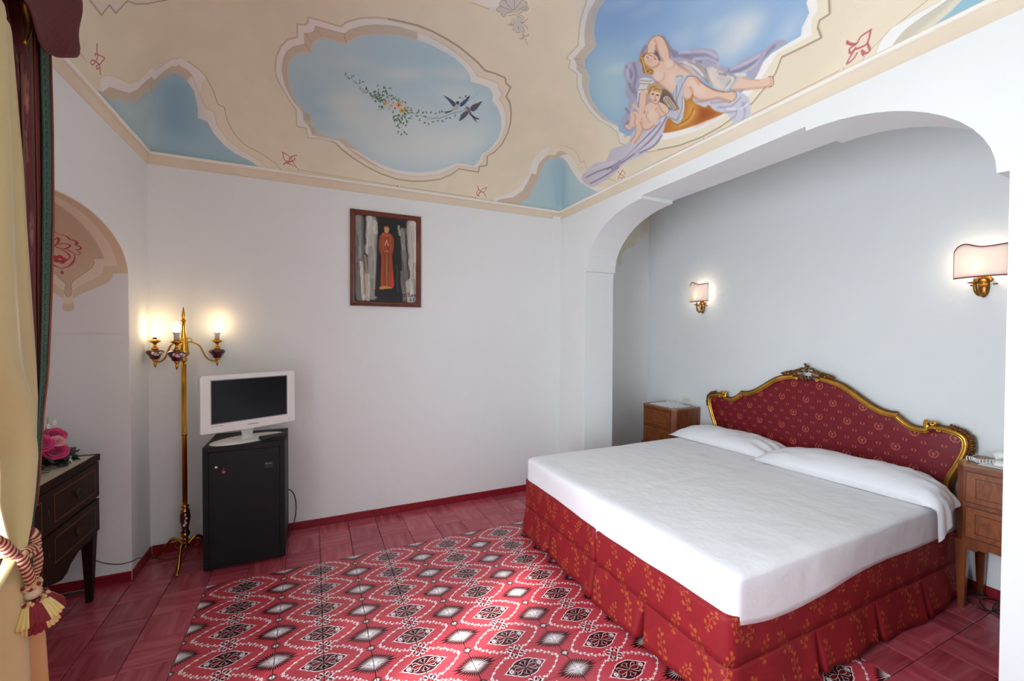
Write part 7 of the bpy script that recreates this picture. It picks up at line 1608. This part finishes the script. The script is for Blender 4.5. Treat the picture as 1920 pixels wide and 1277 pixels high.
text('lettering', 'SAMSUNG', tsm, hs, .0135, Matrix.Translation((.01, -.0456, .122)) @ FRONT); text('small_print', 'HD  DIVX  HDMI', tsm, hs, .0075, Matrix.Translation((-.185, -.0456, .138)) @ FRONT)
b = MB(); b.box(.232, .237, -.0462, -.044, .118, .122); b.build('power_light', black_pl, hs)
rm = empty('remote_control', (.325, .215, FH+.0125), .42, 'black remote control resting on the minibar before the television stand', 'remote control')
MB().taper(0, 0, .0, .022, .082, .024, .079, .020).build('case', black_pl, rm, bevel=.006, seg=3)
b = MB()
for i in range(9):
    for j in range(3): b.box(-.062+i*.013, -.054+i*.013, -.012+j*.009, -.006+j*.009, .019, .0215)
b.build('buttons', grey_pl, rm)

# ------------------------------------------------------------ brass floor lamp
fl_ = empty('floor_lamp', (-0.185, 0.40, 0), 0, 'brass floor lamp with three bare glowing bulbs and porcelain cups', 'floor lamp')
b = MB(); b.lathe([(.012,.36),(.012,1.27)], 20); b.lathe([(.0135,.80),(.017,.806),(.017,.812),(.0135,.818)], 20)
for k in range(10): a = k*PI/5; b.tube([(.0115*math.cos(a), .0115*math.sin(a), .37), (.0115*math.cos(a), .0115*math.sin(a), 1.26)], .0022, 5)
b.build('pole', brass, fl_)
b = MB(); b.lathe([(.008,1.26),(.02,1.285),(.012,1.30),(.026,1.315),(.03,1.325),(.028,1.335),(.026,1.345),(.024,1.38),(.017,1.43),(.011,1.48),(.009,1.525),(.014,1.53),(.016,1.535),(.008,1.541),(.009,1.552),(.011,1.566),(.006,1.59),(.0015,1.622)], 20); b.build('finial_stem', brass, fl_)
burg = mat('burgundy_porcelain', (74,14,26), .12, spec=.6, coat=.6); flo = mat('painted_flowers', (232,220,214), .3); fpk = mat('painted_roses', (206,104,110), .4); fgr = mat('painted_leaves', (90,124,100), .4)
b = MB(); b.lathe([(.012,.36),(.022,.352),(.024,.345),(.014,.338),(.018,.33),(.026,.322),(.026,.31)], 20); b.build('collar', brass, fl_)
b = MB(); b.lathe([(.022,.315),(.027,.30),(.029,.27),(.024,.235),(.018,.205),(.019,.19),(.026,.18)], 20); b.build('porcelain_vase', burg, fl_)
b = MB(); 
for x, z in ((.004,.295),(.010,.275),(.002,.262),(.008,.245),(.0,.232)): b.blob((x, -.0255+abs(.27-z)*.06, z), .0085, 7, (1,.35,1.1))
b.build('floral_medallion', flo, fl_)
b = MB(); b.lathe([(.026,.18),(.024,.16),(.015,.150),(.014,.14),(.02,.128),(.012,.12),(.016,.108),(.022,.10),(.022,.085),(.012,.072),(.004,.058)], 20); b.build('base_stem', brass, fl_)
for k in range(3):
    a = -PI/2-.03+k*2*PI/3; ca, sa = math.cos(a), math.sin(a)
    if k == 0: a = -1.545; ca, sa = math.cos(a), math.sin(a)
    Rk = .215 if k == 0 else (.20 if k == 2 else .16)
    pts = cr([(ca*r_, sa*r_, z) for r_, z in ((.012,.098),(Rk*.25,.125),(Rk*.45,.128),(Rk*.62,.10),(Rk*.76,.06),(Rk*.88,.028),(Rk*.99,.010))], False, 5)
    b = MB(); b.tube(pts, [.0075+.0035*abs(math.sin(PI*i/len(pts)*2.2)) for i in range(len(pts))], 10); b.blob((ca*Rk, sa*Rk, .009), .009, 10, (1.3,1,.9))
    b.tube(cr([(ca*.012, sa*.012, .09),(ca*.05, sa*.05, .07),(ca*.075, sa*.075, .085),(ca*.06, sa*.06, .10)], False, 4), .0035, 6); b.build('leg', brass, fl_)
def lathe_at(prof_, c, n=18): return MB().lathe(prof_, n, c)
yaw_c = math.atan2(-2.937-.40, .562+.185)     # direction from lamp towards the camera
for k, (off, sock, dz) in enumerate(((math.radians(-10), 1, 0), (math.radians(110), 1, 0), (math.radians(-130), 0, 0))):
    a = yaw_c+off; ca, sa = math.cos(a), math.sin(a); r_ = .19; c = (ca*r_, sa*r_, 0)
    arm = MB(); arm.tube(cr([(ca*.012, sa*.012, 1.395),(ca*.045, sa*.045, 1.398),(ca*.085, sa*.085, 1.375),(ca*.105, sa*.105, 1.335),(ca*.125, sa*.125, 1.295),(ca*.155, sa*.155, 1.272),(ca*.19, sa*.19, 1.270)], False, 6), .0052, 8); arm.tube(cr([(ca*.012, sa*.012, 1.40),(ca*.03, sa*.03, 1.425),(ca*.045, sa*.045, 1.41),(ca*.035, sa*.035, 1.40)], False, 4), .003, 6); arm.build('arm', brass, fl_)
    lathe_at([(.001,1.232),(.007,1.25),(.009,1.262),(.005,1.27),(.013,1.276),(.016,1.284),(.012,1.288)], c).build('drop_finial', brass, fl_)
    cup = lathe_at([(.016,1.286),(.026,1.292),(.027,1.302),(.036,1.314),(.046,1.328),(.047,1.336),(.040,1.345),(.020,1.350)], c, 24).build('porcelain_cup', burg, fl_)
    if k != 1:
        b = MB(); da = yaw_c+(.25 if k == 0 else .35)
        for q in range(5):
            t = da+(q-2)*.27; b.blob((c[0]+.0405*math.cos(t), c[1]+.0405*math.sin(t), 1.324+.004*math.cos(q*2)), .0115, 8, (.9,.9,1))
        b.build('floral_medallion', flo, fl_); b2 = MB(); b3 = MB()
        for q in range(3): t = da+(q-1)*.36; (b2 if q != 1 or k == 0 else b3).blob((c[0]+.0475*math.cos(t), c[1]+.0475*math.sin(t), 1.325), .0068, 7)
        t = da+.2; b3.blob((c[0]+.0482*math.cos(t), c[1]+.0482*math.sin(t), 1.319), .005, 6); b2.build('painted_rose', fpk, fl_); b3.build('painted_leaf', fgr, fl_)
    lathe_at([(.018,1.349),(.020,1.356),(.014,1.364),(.008,1.37),(.008,1.383),(.014,1.391),(.030,1.398),(.031,1.406),(.02,1.409),(.018,1.414)], c).build('bulb_cup', brass, fl_)
    if sock: lathe_at([(.0135,1.412),(.0135,1.44),(.0135,1.445),(.020,1.456),(.020,1.459)], c).build('bulb_socket', mat('porcelain_socket', (206,200,190), .4) if 'porcelain_socket' not in bpy.data.materials else bpy.data.materials['porcelain_socket'], fl_); zb = 1.459
    else: lathe_at([(.0105,1.412),(.0105,1.43)], c).build('bulb_socket', mat('brown_socket', (70,44,24), .5), fl_); zb = 1.432
    lathe_at([(.011,zb-.004),(.019,zb+.014),(.0215,zb+.028),(.019,zb+.043),(.010,zb+.058),(.002,zb+.066)], c).build('bulb', bulb_m, fl_)
    l = bpy.data.lights.new('bulb_glow', 'POINT'); l.energy = .24 if k else .2; l.color = (1, .64, .28); l.shadow_soft_size = .025; lo = bpy.data.objects.new('bulb_glow', l); COL.objects.link(lo); lo.parent = fl_; lo.location = (c[0], c[1], zb+.095)
# thin cords
b = MB(); b.tube(cr([(-.60,.235,.19),(-.55,.245,.145),(-.50,.25,.118),(-.45,.25,.108),(-.40,.25,.115),(-.385,.28,.112),(-.36,.35,.075),(-.30,.42,.02),(-.24,.40,.02),(-.20,.37,.06)], False, 6), .0025, 6); o = b.build('lamp_cord', mat('brown_cord', (70,40,34), .6)); setp(o, 'thin brown lead running low along the niche corner to the floor lamp', 'cord')

# ------------------------------------------------------------ chest of drawers in the niche (front faces +x)
ch = empty('chest_of_drawers', (-0.712, -0.365, 0), 0, 'dark inlaid two-drawer chest on tapered legs standing in the arched niche', 'chest of drawers'); cw_, cd, chh = .50, .205, .79     # half width (y), half depth (x)
bronze = mat('dark_bronze', (70,60,42), .45, metal=.7)
X1 = cd; cream_m = mat('cream_marble', (214,204,182), .25, noise=(6, .08, (1,1,1)))
boxo('carcass', dark_w, ch, -cd, X1-.012, -cw_+.01, cw_-.01, .345, chh-.03, .003)
b = MB(); b.box(-cd-.0, X1+.004, -cw_, cw_, chh-.035, chh-.012); b.build('frieze', dark_w, ch, bevel=.002)
b = MB(); b.box(-cd, X1+.004, -cw_, -cw_+.012, chh-.012, chh); b.box(-cd, X1+.004, cw_-.012, cw_, chh-.012, chh); b.box(X1-.008, X1+.004, -cw_+.012, cw_-.012, chh-.012, chh); b.build('top_rim', dark_w, ch, bevel=.001)
boxo('marble_top', cream_m, ch, -cd, X1-.008, -cw_+.012, cw_-.012, chh-.012, chh-.003, 0)
for z0, z1 in ((.372, .548), (.560, .748)):
    dr = boxo('drawer', dark_w2, ch, X1-.014, X1, -cw_+.004, cw_-.004, z0, z1, .002)
    for s_ in (-1, 1):
        yc = s_*cw_*.5; fr2 = MB(); zz0, zz1 = z0+.03, z1-.03
        for a in ((yc-.2, yc+.2, zz0, zz0+.003), (yc-.2, yc+.2, zz1-.003, zz1), (yc-.2, yc-.197, zz0, zz1), (yc+.197, yc+.2, zz0, zz1)): fr2.box(X1-.001, X1+.0008, *a)
        fr2.build('inlay', inlay_l, dr)
        hd = MB(); zc = (z0+z1)/2+.005; hd.blob((X1+.004, yc, zc), .019, 12, (.25,1,1)); hd.tube([(X1+.010, yc+.016*math.cos(t), zc-.004+.018*math.sin(t)) for t in [k*PI/8 for k in range(16)]], .0028, 6, closed=True); hd.blob((X1+.012, yc, zc+.012), .005, 7); hd.build('ring_handle', bronze, dr)
    kh = MB(); kh.blob((X1+.001, 0, (z0+z1)/2), .012, 8, (.2,.7,1.4)); kh.build('keyhole_plate', bronze, dr)
ap = [(-cw_+.01,.375),(-cw_+.01,.33),(-.30,.345),(-.26,.335),(-.20,.325),(-.17,.300),(-.12,.29),(-.07,.302),(-.0,.325),(.07,.302),(.12,.29),(.17,.300),(.20,.325),(.26,.345),(.33,.365),(cw_-.05,.372),(cw_-.01,.375)]
MB().prism(ap, lambda a, z, d: (d, a, z), X1-.03, X1-.006).build('apron', dark_w, ch, bevel=.001)
for sx in (-1, 1):
    for sy in (-1, 1): MB().taper(sx*(cd-.032), sy*(cw_-.040), .0, .375, .013, .013, .026, .028).build('leg', dark_w, ch, bevel=.002)
bx = empty('dark_box', (-.66, .055, chh), .1, 'flat dark brown box lying on the cream top of the niche chest', 'box')
boxo('box_body', dark_w2, bx, -.06, .06, -.09, .09, -.002, .030, .002); boxo('box_lid', mat('box_lid_leather', (58,44,44), .5), bx, -.062, .062, -.092, .092, .031, .045, .002)
# bouquet
pinkm = mat('magenta_petals', (206,40,112), .55, noise=(20, .15, (1,1,1)), sheen=.3); pinkl = mat('pale_petals', (226,150,158), .55, sheen=.3); leafm = mat('dark_leaves', (24,44,30), .5, noise=(10, .2, (1,1,1))); stemm = mat('grey_green_twig', (88,88,76), .6); whitef = mat('white_blossom', (232,228,224), .6)
bq = empty('rose_bouquet', (-.66, -.20, chh), 0, 'bouquet of magenta roses with dark leaves in a vase on the niche chest', 'bouquet')
b = MB(); b.lathe([(.045,.0005),(.06,.03),(.055,.07),(.035,.10),(.042,.11)], 18); b.build('vase', mat('dark_green_glass', (18,34,26), .15), bq)
rr = random.Random(2)
def rose(c, r_, m, tilt=(0.5,-.5)):
    b = MB(); ax_ = Vector((tilt[0], tilt[1], .7)).normalized(); q = ax_.to_track_quat('Z', 'Y')
    for ringk, (n_, rad, hh, op) in enumerate(((3,.30,.62,.12),(4,.50,.58,.22),(5,.74,.50,.40),(6,.95,.36,.62))):
        for k in range(n_):
            a0 = 2*PI*k/n_+ringk*.7; w_ = 2*PI/n_*.72
            def f(u, v, a0=a0, w_=w_, rad=rad, hh=hh, op=op):
                a = a0+(u-.5)*2*w_; rr_ = r_*rad*(.35+.65*v**.6)*(1+.10*op*math.cos((u-.5)*5)+(op*.35)*max(0, v-.75)*4*.5); z = r_*(hh*(v**.8)*(1-.35*(2*u-1)**2)-op*max(0, v-.8)*1.1)
                p = q @ Vector((rr_*math.cos(a), rr_*math.sin(a), z)); return (c[0]+p.x, c[1]+p.y, c[2]+p.z)
            b.grid(f, 7, 6)
    b.uv = {}; return b.build('rose', m, bq, solid=.0012)
rose((.02,.235,.050), .046, pinkm, (.6,-.6)); rose((.045,.165,.065), .046, pinkm, (.5,-.7)); rose((.02,.222,.135), .043, pinkm, (.6,-.5)); rose((.055,.155,.118), .030, pinkl, (.7,-.5)); rose((.02,.10,.12), .045, pinkm, (.5,-.7)); rose((-.02,.0,.17), .05, pinkm); rose((-.05,-.08,.12), .05, pinkl)
b = MB()
for k in range(60):
    a = rr.uniform(0, 6.28); y0 = rr.uniform(-.05, .26); c = (rr.uniform(-.02,.10), y0, rr.uniform(-.02,.06)-(.10 if rr.random() < .35 else 0)*(1)); L_ = rr.uniform(.035,.065); dx, dy, dz = math.cos(a)*.8, math.sin(a), rr.uniform(-.7,.3)
    if c[2] < 0: c = (c[0], y0, .012); dz = abs(dz)*.3
    n_ = Vector((dx, dy, dz)).normalized(); s_ = n_.cross(Vector((.3,.2,1))).normalized()*L_*.28; p0 = Vector(c); b.add([p0, p0+n_*L_*.5+s_, p0+n_*L_, p0+n_*L_*.5-s_], [(0,1,2,3)])
b.build('leaf_foliage', leafm, bq, kind='stuff', solid=.001)
b = MB()
for c in ((.07,.245,-.002+.01),(.03,.14,.20),(.04,.17,.21),(.09,.19,.0)):
    for k in range(5): a = k*1.2566; b.blob((c[0], c[1]+.009*math.cos(a), c[2]+.009*math.sin(a)), .0065, 6)
b.build('white_blossoms', whitef, bq)
for p0, p1 in (((.0,.19,.10),(-.02,.31,.155)),((.0,.17,.15),(-.01,.235,.235)),((.0,.22,.17),(-.02,.27,.20))): b = MB(); b.tube([p0, [(x+y)/2+.004 for x, y in zip(p0, p1)], p1], [.0018,.0014,.0008], 5); b.build('twig', stemm, bq)

# ------------------------------------------------------------ curtain, pelmet, tie-back at the left window
goldc = mat('gold_satin', (196,178,124), .45, spec=.5, sheen=.3, noise=(2.2, .05, (1,1,1)), bump=(26, .0015, (1,1,1)))
goldw = mat('gold_satin_warm', (190,150,98), .42, spec=.5, sheen=.3, noise=(3, .06, (1,1,1)), bump=(22, .002, (1,1,1)))
strc = mat('bronze_lining', (96,62,36), .6, noise=(2, .2, (60,60,.3)))
dc = Canvas(256, 512, (84,14,26)); dc.mottle(1, (5,), .08)
for (x, y, s_, fl2) in ((80,70,1,1),(180,200,1,-1),(70,330,1.1,1),(190,450,.9,-1)):
    for q in range(9): a = q*.7; dc.disc(x+s_*30*math.cos(a)*(.4+.07*q), y+s_*34*math.sin(a)*(.4+.07*q), 17*s_, (156,112,96), .55, 3, 10*s_, a)
    dc.line(cr([(x, y+40), (x+30*fl2, y+80), (x+10*fl2, y+120)], False, 5), (156,112,96), .6, 6, 2)
    for q in range(3): dc.disc(x+30*fl2, y+70+q*22, 14, (146,100,88), .55, 2, 7, q)
damc = image_mat('burgundy_damask', dc.image('burgundy_damask'), .55, scale=(4, 2))
kc = Canvas(64, 64, (22,52,46)); KL = (66,104,84)
for p in ([(8,6),(8,58)],[(8,58),(54,58)],[(54,58),(54,22)],[(54,22),(26,22)],[(26,22),(26,42)],[(26,42),(40,42)],[(8,6),(64,6)]): kc.line(p, KL, .9, 6, 1.5)
keym = image_mat('greek_key_braid', kc.image('greek_key'), .65, scale=(1, 50))
def cloth(name, m, par, rows, x0, amp, waves, ph=0, nz=70, nu=26, solid=.002, xoff=None, uvs=None, zig=0):
    z1, z0 = rows[0][0], rows[-1][0]
    def f(u, v):
        z = lerp(z1, z0, v); a, b_ = interp_rows(rows, z); y = lerp(a, b_, u)
        w0 = lambda q: math.sin(q*waves*2*PI+ph+.6*math.sin(v*3)); x = x0+amp*(w0(u)-w0(1)*u)+(xoff(u, v) if xoff else 0)
        return (x, y, z)
    b = MB(); b.grid(f, nu, nz, uvs); 
    return b.build(name, m, par, solid=solid)
cu = empty('curtain', (0,0,0), 0, 'heavy gold and burgundy curtain with green key braid, tied back at far left', 'curtain')
GOLD = [(2.52,-1.56,-1.285),(2.291,-1.561,-1.251),(2.152,-1.563,-1.234),(1.959,-1.567,-1.209),(1.759,-1.571,-1.194),(1.543,-1.575,-1.174),(1.378,-1.578,-1.159),(1.256,-1.44,-1.151),(1.101,-1.369,-1.163),(1.001,-1.371,-1.193),(0.923,-1.348,-1.235),(0.869,-1.333,-1.275),(0.845,-1.33,-1.285)]
cloth('gold_panel', goldc, cu, GOLD, -.20, .022, 1.6, 1.2, 90, 40, xoff=lambda u, v: -.012*math.sin(v*9+u*4)*max(0, v-.6)*(1-u)-.10*max(0, 1-v/.125))
LOW = [(0.850,-1.345,-1.300),(0.776,-1.385,-1.307),(0.699,-1.379,-1.295),(0.621,-1.372,-1.287),(0.493,-1.366,-1.283),(0.02,-1.36,-1.275)]
cloth('gold_panel_lower', goldc, cu, [(z, a-.12*(1 if z < .8 else .2), b_) for z, a, b_ in LOW], -.17, .016, 1.3, .3, 60, 24, xoff=None)
LOW2 = [(0.80,-1.22,-1.20),(0.72,-1.20,-1.165),(0.658,-1.185,-1.118),(0.584,-1.182,-1.094),(0.491,-1.179,-1.066),(0.33,-1.177,-1.046),(0.02,-1.175,-1.03)]
cloth('gold_lining_lower', goldw, cu, LOW2, -.235, .014, 1.7, 0, 60, 24)
DAM = [(2.62,-1.05,-.985),(2.536,-1.046,-.983),(2.373,-1.032,-.923),(2.118,-1.016,-.911),(1.856,-.994,-.911),(1.571,-.972,-.912),(1.316,-.948,-.905),(1.026,-.955,-.924),(.907,-.993,-.94),(.822,-1.034,-.966),(.759,-1.052,-.985)]
cloth('damask_panel', damc, cu, [(z, a-.12, b_+.012) for z, a, b_ in DAM], -.31, .012, 2.2, 0, 70, 24)
LIN = [(2.60,-.91,-.83),(2.443,-.905,-.814),(2.165,-.90,-.808),(1.882,-.89,-.814),(1.577,-.89,-.832),(1.311,-.884,-.845),(1.011,-.90,-.865),(.886,-.93,-.884),(.795,-.96,-.908),(.727,-.972,-.922)]
cloth('bronze_border', strc, cu, [(z, a-.04, b_) for z, a, b_ in LIN], -.325, .007, 2.5, .5, 60, 18)
KEY = [(2.62,-.889,-.822),(2.457,-.866,-.804),(2.175,-.859,-.797),(1.886,-.866,-.801),(1.578,-.880,-.822),(1.312,-.895,-.849),(1.164,-.909,-.883),(1.019,-.924,-.902),(.895,-.946,-.921),(.801,-.96,-.942)]
cloth('key_braid', keym, cu, KEY, -.305, .004, .5, 0, 60, 6)
b = MB(); b.tube([(-.302, interp_rows(KEY, z)[1]+.002, z) for z in [2.6-k*.06 for k in range(30)]], .0035, 6); b.build('edge_cord', mat('rust_cord', (128,62,40), .6), cu)
b = MB()
for o_ in (.03, .055): b.tube([(-.315, lerp(*interp_rows(LIN, z), .15+o_*6), z) for z in [2.5-k*.06 for k in range(29)]], .004, 6)
b.build('burgundy_piping', mat('burgundy_stripe', (104,30,30), .6), cu)
KLOW = [(.80,-.975,-.958),(.704,-.965,-.948),(.579,-.941,-.916),(.42,-.926,-.90),(.02,-.915,-.87)]
cloth('key_braid_lower', keym, cu, KLOW, -.305, .003, .5, 0, 30, 4)
cloth('damask_panel_lower', strc, cu, [(z, a-.14, a+.004) for z, a, b_ in KLOW], -.31, .01, 1.5, 0, 30, 12)
# sheer
shr = mat('sheer_voile', (240,240,244), .7); nt = shr.node_tree; bb_ = nt.nodes['Principled BSDF']; trn = nt.nodes.new('ShaderNodeBsdfTranslucent'); tp_ = nt.nodes.new('ShaderNodeBsdfTransparent'); m1 = nt.nodes.new('ShaderNodeMixShader'); m2 = nt.nodes.new('ShaderNodeMixShader'); m1.inputs[0].default_value = .6; m2.inputs[0].default_value = .18
nt.links.new(bb_.outputs[0], m1.inputs[1]); nt.links.new(trn.outputs[0], m1.inputs[2]); nt.links.new(m1.outputs[0], m2.inputs[1]); nt.links.new(tp_.outputs[0], m2.inputs[2]); nt.links.new(m2.outputs[0], nt.nodes['Material Output'].inputs[0])
sv2 = cloth('voile_curtain', shr, None, [(2.5,-2.66,-2.17),(1.349,-2.66,-2.18),(.02,-2.66,-2.17)], -.37, .014, 4, 0, 40, 50, solid=0); setp(sv2, 'sheer white voile curtain added out of view to narrow the sunlight from the window', 'curtain')  # unseen panel added so only a narrow gap lets the sun through
sv = cloth('voile_curtain', shr, None, [(2.5,-1.90,-1.14),(1.349,-1.90,-1.13),(.02,-1.90,-1.14)], -.37, .014, 5, 0, 40, 60, solid=0); setp(sv, 'sheer white voile curtain hanging behind the gold curtain at far left', 'curtain')
# pelmet with a pointed tail
pc = Canvas(64, 64, (84,8,18)); 
for x, y in ((16,16),(48,48)): pc.disc(x, y, 3.2, (150,96,70), .8)
pelm = image_mat('dotted_burgundy', pc.image('dotted_burgundy'), .6, scale=(34, 34))
pe = empty('pelmet', (0,0,0), 0, 'burgundy dotted fabric pelmet with a drooping tail above the gold curtain', 'pelmet')
TAIL = [(-.868,2.62),(-.866,2.60),(-.869,2.483),(-.885,2.452),(-.915,2.425),(-.945,2.407),(-1.0,2.372),(-1.049,2.358),(-1.08,2.368),(-1.113,2.386),(-1.15,2.402),(-1.193,2.415),(-1.30,2.43),(-1.45,2.425),(-1.65,2.40)]
def zlow(y):
    for p, q in zip(TAIL, TAIL[1:]):
        if (p[0]-y)*(q[0]-y) <= 0 and abs(p[0]-q[0]) > 1e-5: return lerp(p[1], q[1], (y-p[0])/(q[0]-p[0]))
    return TAIL[-1][1]
def pf(u, v):
    y = lerp(-.869, -2.7, u**1.8); zl = zlow(y) if y > -1.65 else 2.40+.03*math.sin(y*6); z = lerp(2.66, zl, v)
    return (-.20+.012*math.sin(y*22+v*3)*v+.010*math.sin(v*5+1), y, z)
b = MB(); b.grid(pf, 90, 14, lambda u, v: (lerp(-.869, -2.7, u**1.8), lerp(0, .25, v))); b.build('front_fabric', pelm, pe, solid=.004)
b = MB(); b.grid(lambda u, v: (lerp(-.20, XL+.005, u), -.869-.004*math.sin(u*9), lerp(2.66, 2.483+.12*u, v)), 10, 10, lambda u, v: (u*.2, v*.2)); b.build('return_fabric', pelm, pe, solid=.004)
boxo('pelmet_board', wood_white, pe, XL+.002, -.205, -2.72, -.875, 2.64, 2.66, .001)
b = MB(); b.tube([(-.27,-.90,2.56),(-.27,-1.8,2.56),(-.27,-2.69,2.56)], .012, 10); b.build('curtain_rod', brass_old, pe)
b = MB(); b.tube(cr([(-.262,-1.045,2.50),(-.258,-1.035,2.44),(-.262,-1.05,2.37)], False, 4), [.014-.0012*k for k in range(9)], 8); b.build('gilt_hook', brass_old, pe)
# tie-back rope: three strands twisted, two colours
ra, rbm = mat('rope_cream', (200,160,120), .7, bump=(300, .001, (1,1,1))), mat('rope_burgundy', (112,26,32), .7, bump=(300, .001, (1,1,1)))
tb = empty('tieback_tassel', (0,0,0), 0, 'twisted red and cream rope tie-back with a fringed tassel on the gold curtain', 'tassel')
def rope(path, r_=.011, turns=7):
    r_ *= .82; turns *= 1.0
    p = cr(path, False, 14); N = len(p)
    for s_ in range(4):
        pts = []
        for k in range(N):
            t = (Vector(p[min(k+1, N-1)])-Vector(p[max(k-1, 0)])).normalized(); u = t.cross(Vector((0.31,.2,.9))).normalized(); w = t.cross(u); a = 2*PI*(turns*k/N+s_/4); q = Vector(p[k])+u*math.cos(a)*r_*.62+w*math.sin(a)*r_*.62; pts.append(q)
        b = MB(); b.tube(pts, r_*.62, 7); b.build('rope_strand', ra if s_ % 2 else rbm, tb)
XT = -.155
rope([(XT,-1.50,.99),(XT,-1.45,.945),(XT,-1.415,.917),(XT,-1.388,.885),(XT,-1.358,.862),(XT,-1.32,.852),(XT,-1.29,.85)], .0125, 7)
rope([(XT-.14,-1.245,.985),(XT-.07,-1.262,.935),(XT-.01,-1.272,.89),(XT,-1.275,.862),(XT+.004,-1.29,.842),(XT+.004,-1.33,.845)], .0115, 6)
rope([(XT+.012,-1.372,.868),(XT+.012,-1.358,.835),(XT+.012,-1.342,.80),(XT+.008,-1.322,.768)], .012, 4)
rope([(XT+.006,-1.285,.848),(XT+.012,-1.292,.82),(XT+.012,-1.300,.79),(XT+.008,-1.312,.768)], .010, 4)
tc0 = Vector((XT+.004, -1.312, .762)); td = Vector((0, .030, -.135)).normalized(); tq = td.to_track_quat('Z', 'Y')
def tl(name, prof_, m, n=18):
    b = MB(); b.lathe(prof_, n); b.v = [tuple(tc0+tq @ Vector(v)) for v in b.v]; return b.build(name, m, tb)
tl('knot_ring', [(.010,-.004),(.019,.0),(.020,.008),(.014,.014)], ra); tl('tassel_neck', [(.013,.012),(.016,.02),(.017,.034),(.019,.042)], mat('beige_wood_bead', (206,184,150), .4))
for k in range(26):
    a = k*2.4; zz = .0+.012*(k % 2); p = tc0+tq @ Vector((.019*math.cos(a), .019*math.sin(a), zz)); 
b = MB(); b2 = MB()
for k in range(44):
    a = 2*PI*k/22; r_ = .0185 if k < 22 else .028; z = .004 if k < 22 else .046; p = tc0+tq @ Vector((r_*math.cos(a+.1*(k % 2)), r_*math.sin(a+.1*(k % 2)), z+.006*(k % 2))); (b if k % 3 else b2).blob(tuple(p), .0062, 6)
b.mi = 0; b.m = [0]*len(b.m); n0_ = len(b.f); b.mi = 1; b.add(b2.v, b2.f); b.sm[n0_:] = [True]*(len(b.f)-n0_); b.build('bead_band', [ra, rbm], tb, kind='stuff')
yel = mat('tassel_straw_yarn', (214,190,120), .7, bump=(200, .002, (1,1,.1))); red = mat('tassel_red_yarn', (120,14,26), .7, bump=(200, .002, (1,1,.1)))
for layer, (r0, r1, z0, z1, n_) in enumerate(((.026,.058,.05,.105,9),(.024,.047,.06,.135,8))):
    for k in range(n_):
        a0 = 2*PI*(k+.5*layer)/n_; b = MB()
        def f(u, v, a0=a0, r0=r0, r1=r1, z0=z0, z1=z1, n_=n_):
            a = a0+(u-.5)*2*PI/n_*(.95+.1*v); rr_ = lerp(r0, r1, v**.8)+.003*math.sin(u*24)*v; p = tc0+tq @ Vector((rr_*math.cos(a), rr_*math.sin(a), lerp(z0, z1, v)-.004*abs(2*u-1)*v)); return tuple(p)
        b.grid(f, 14, 6); b.uv = {}; b.build('yarn_tuft', yel if (k+layer) % 2 else red, tb, solid=.004)
# hooks hidden by the curtain: the rope loops to a brass hook on the wall
b = MB(); b.tube([(XL+.001,-1.24,.99),(-.34,-1.24,.985),(-.30,-1.245,.985)], .006, 8); b.blob((XL+.006,-1.24,.99), .018, 10, (.4,1,1)); b.build('wall_hook', brass_old, tb)
rope([(-.30,-1.245,.985),(-.295,-1.245,.985)], .01, 1)
bpy.context.view_layer.update()
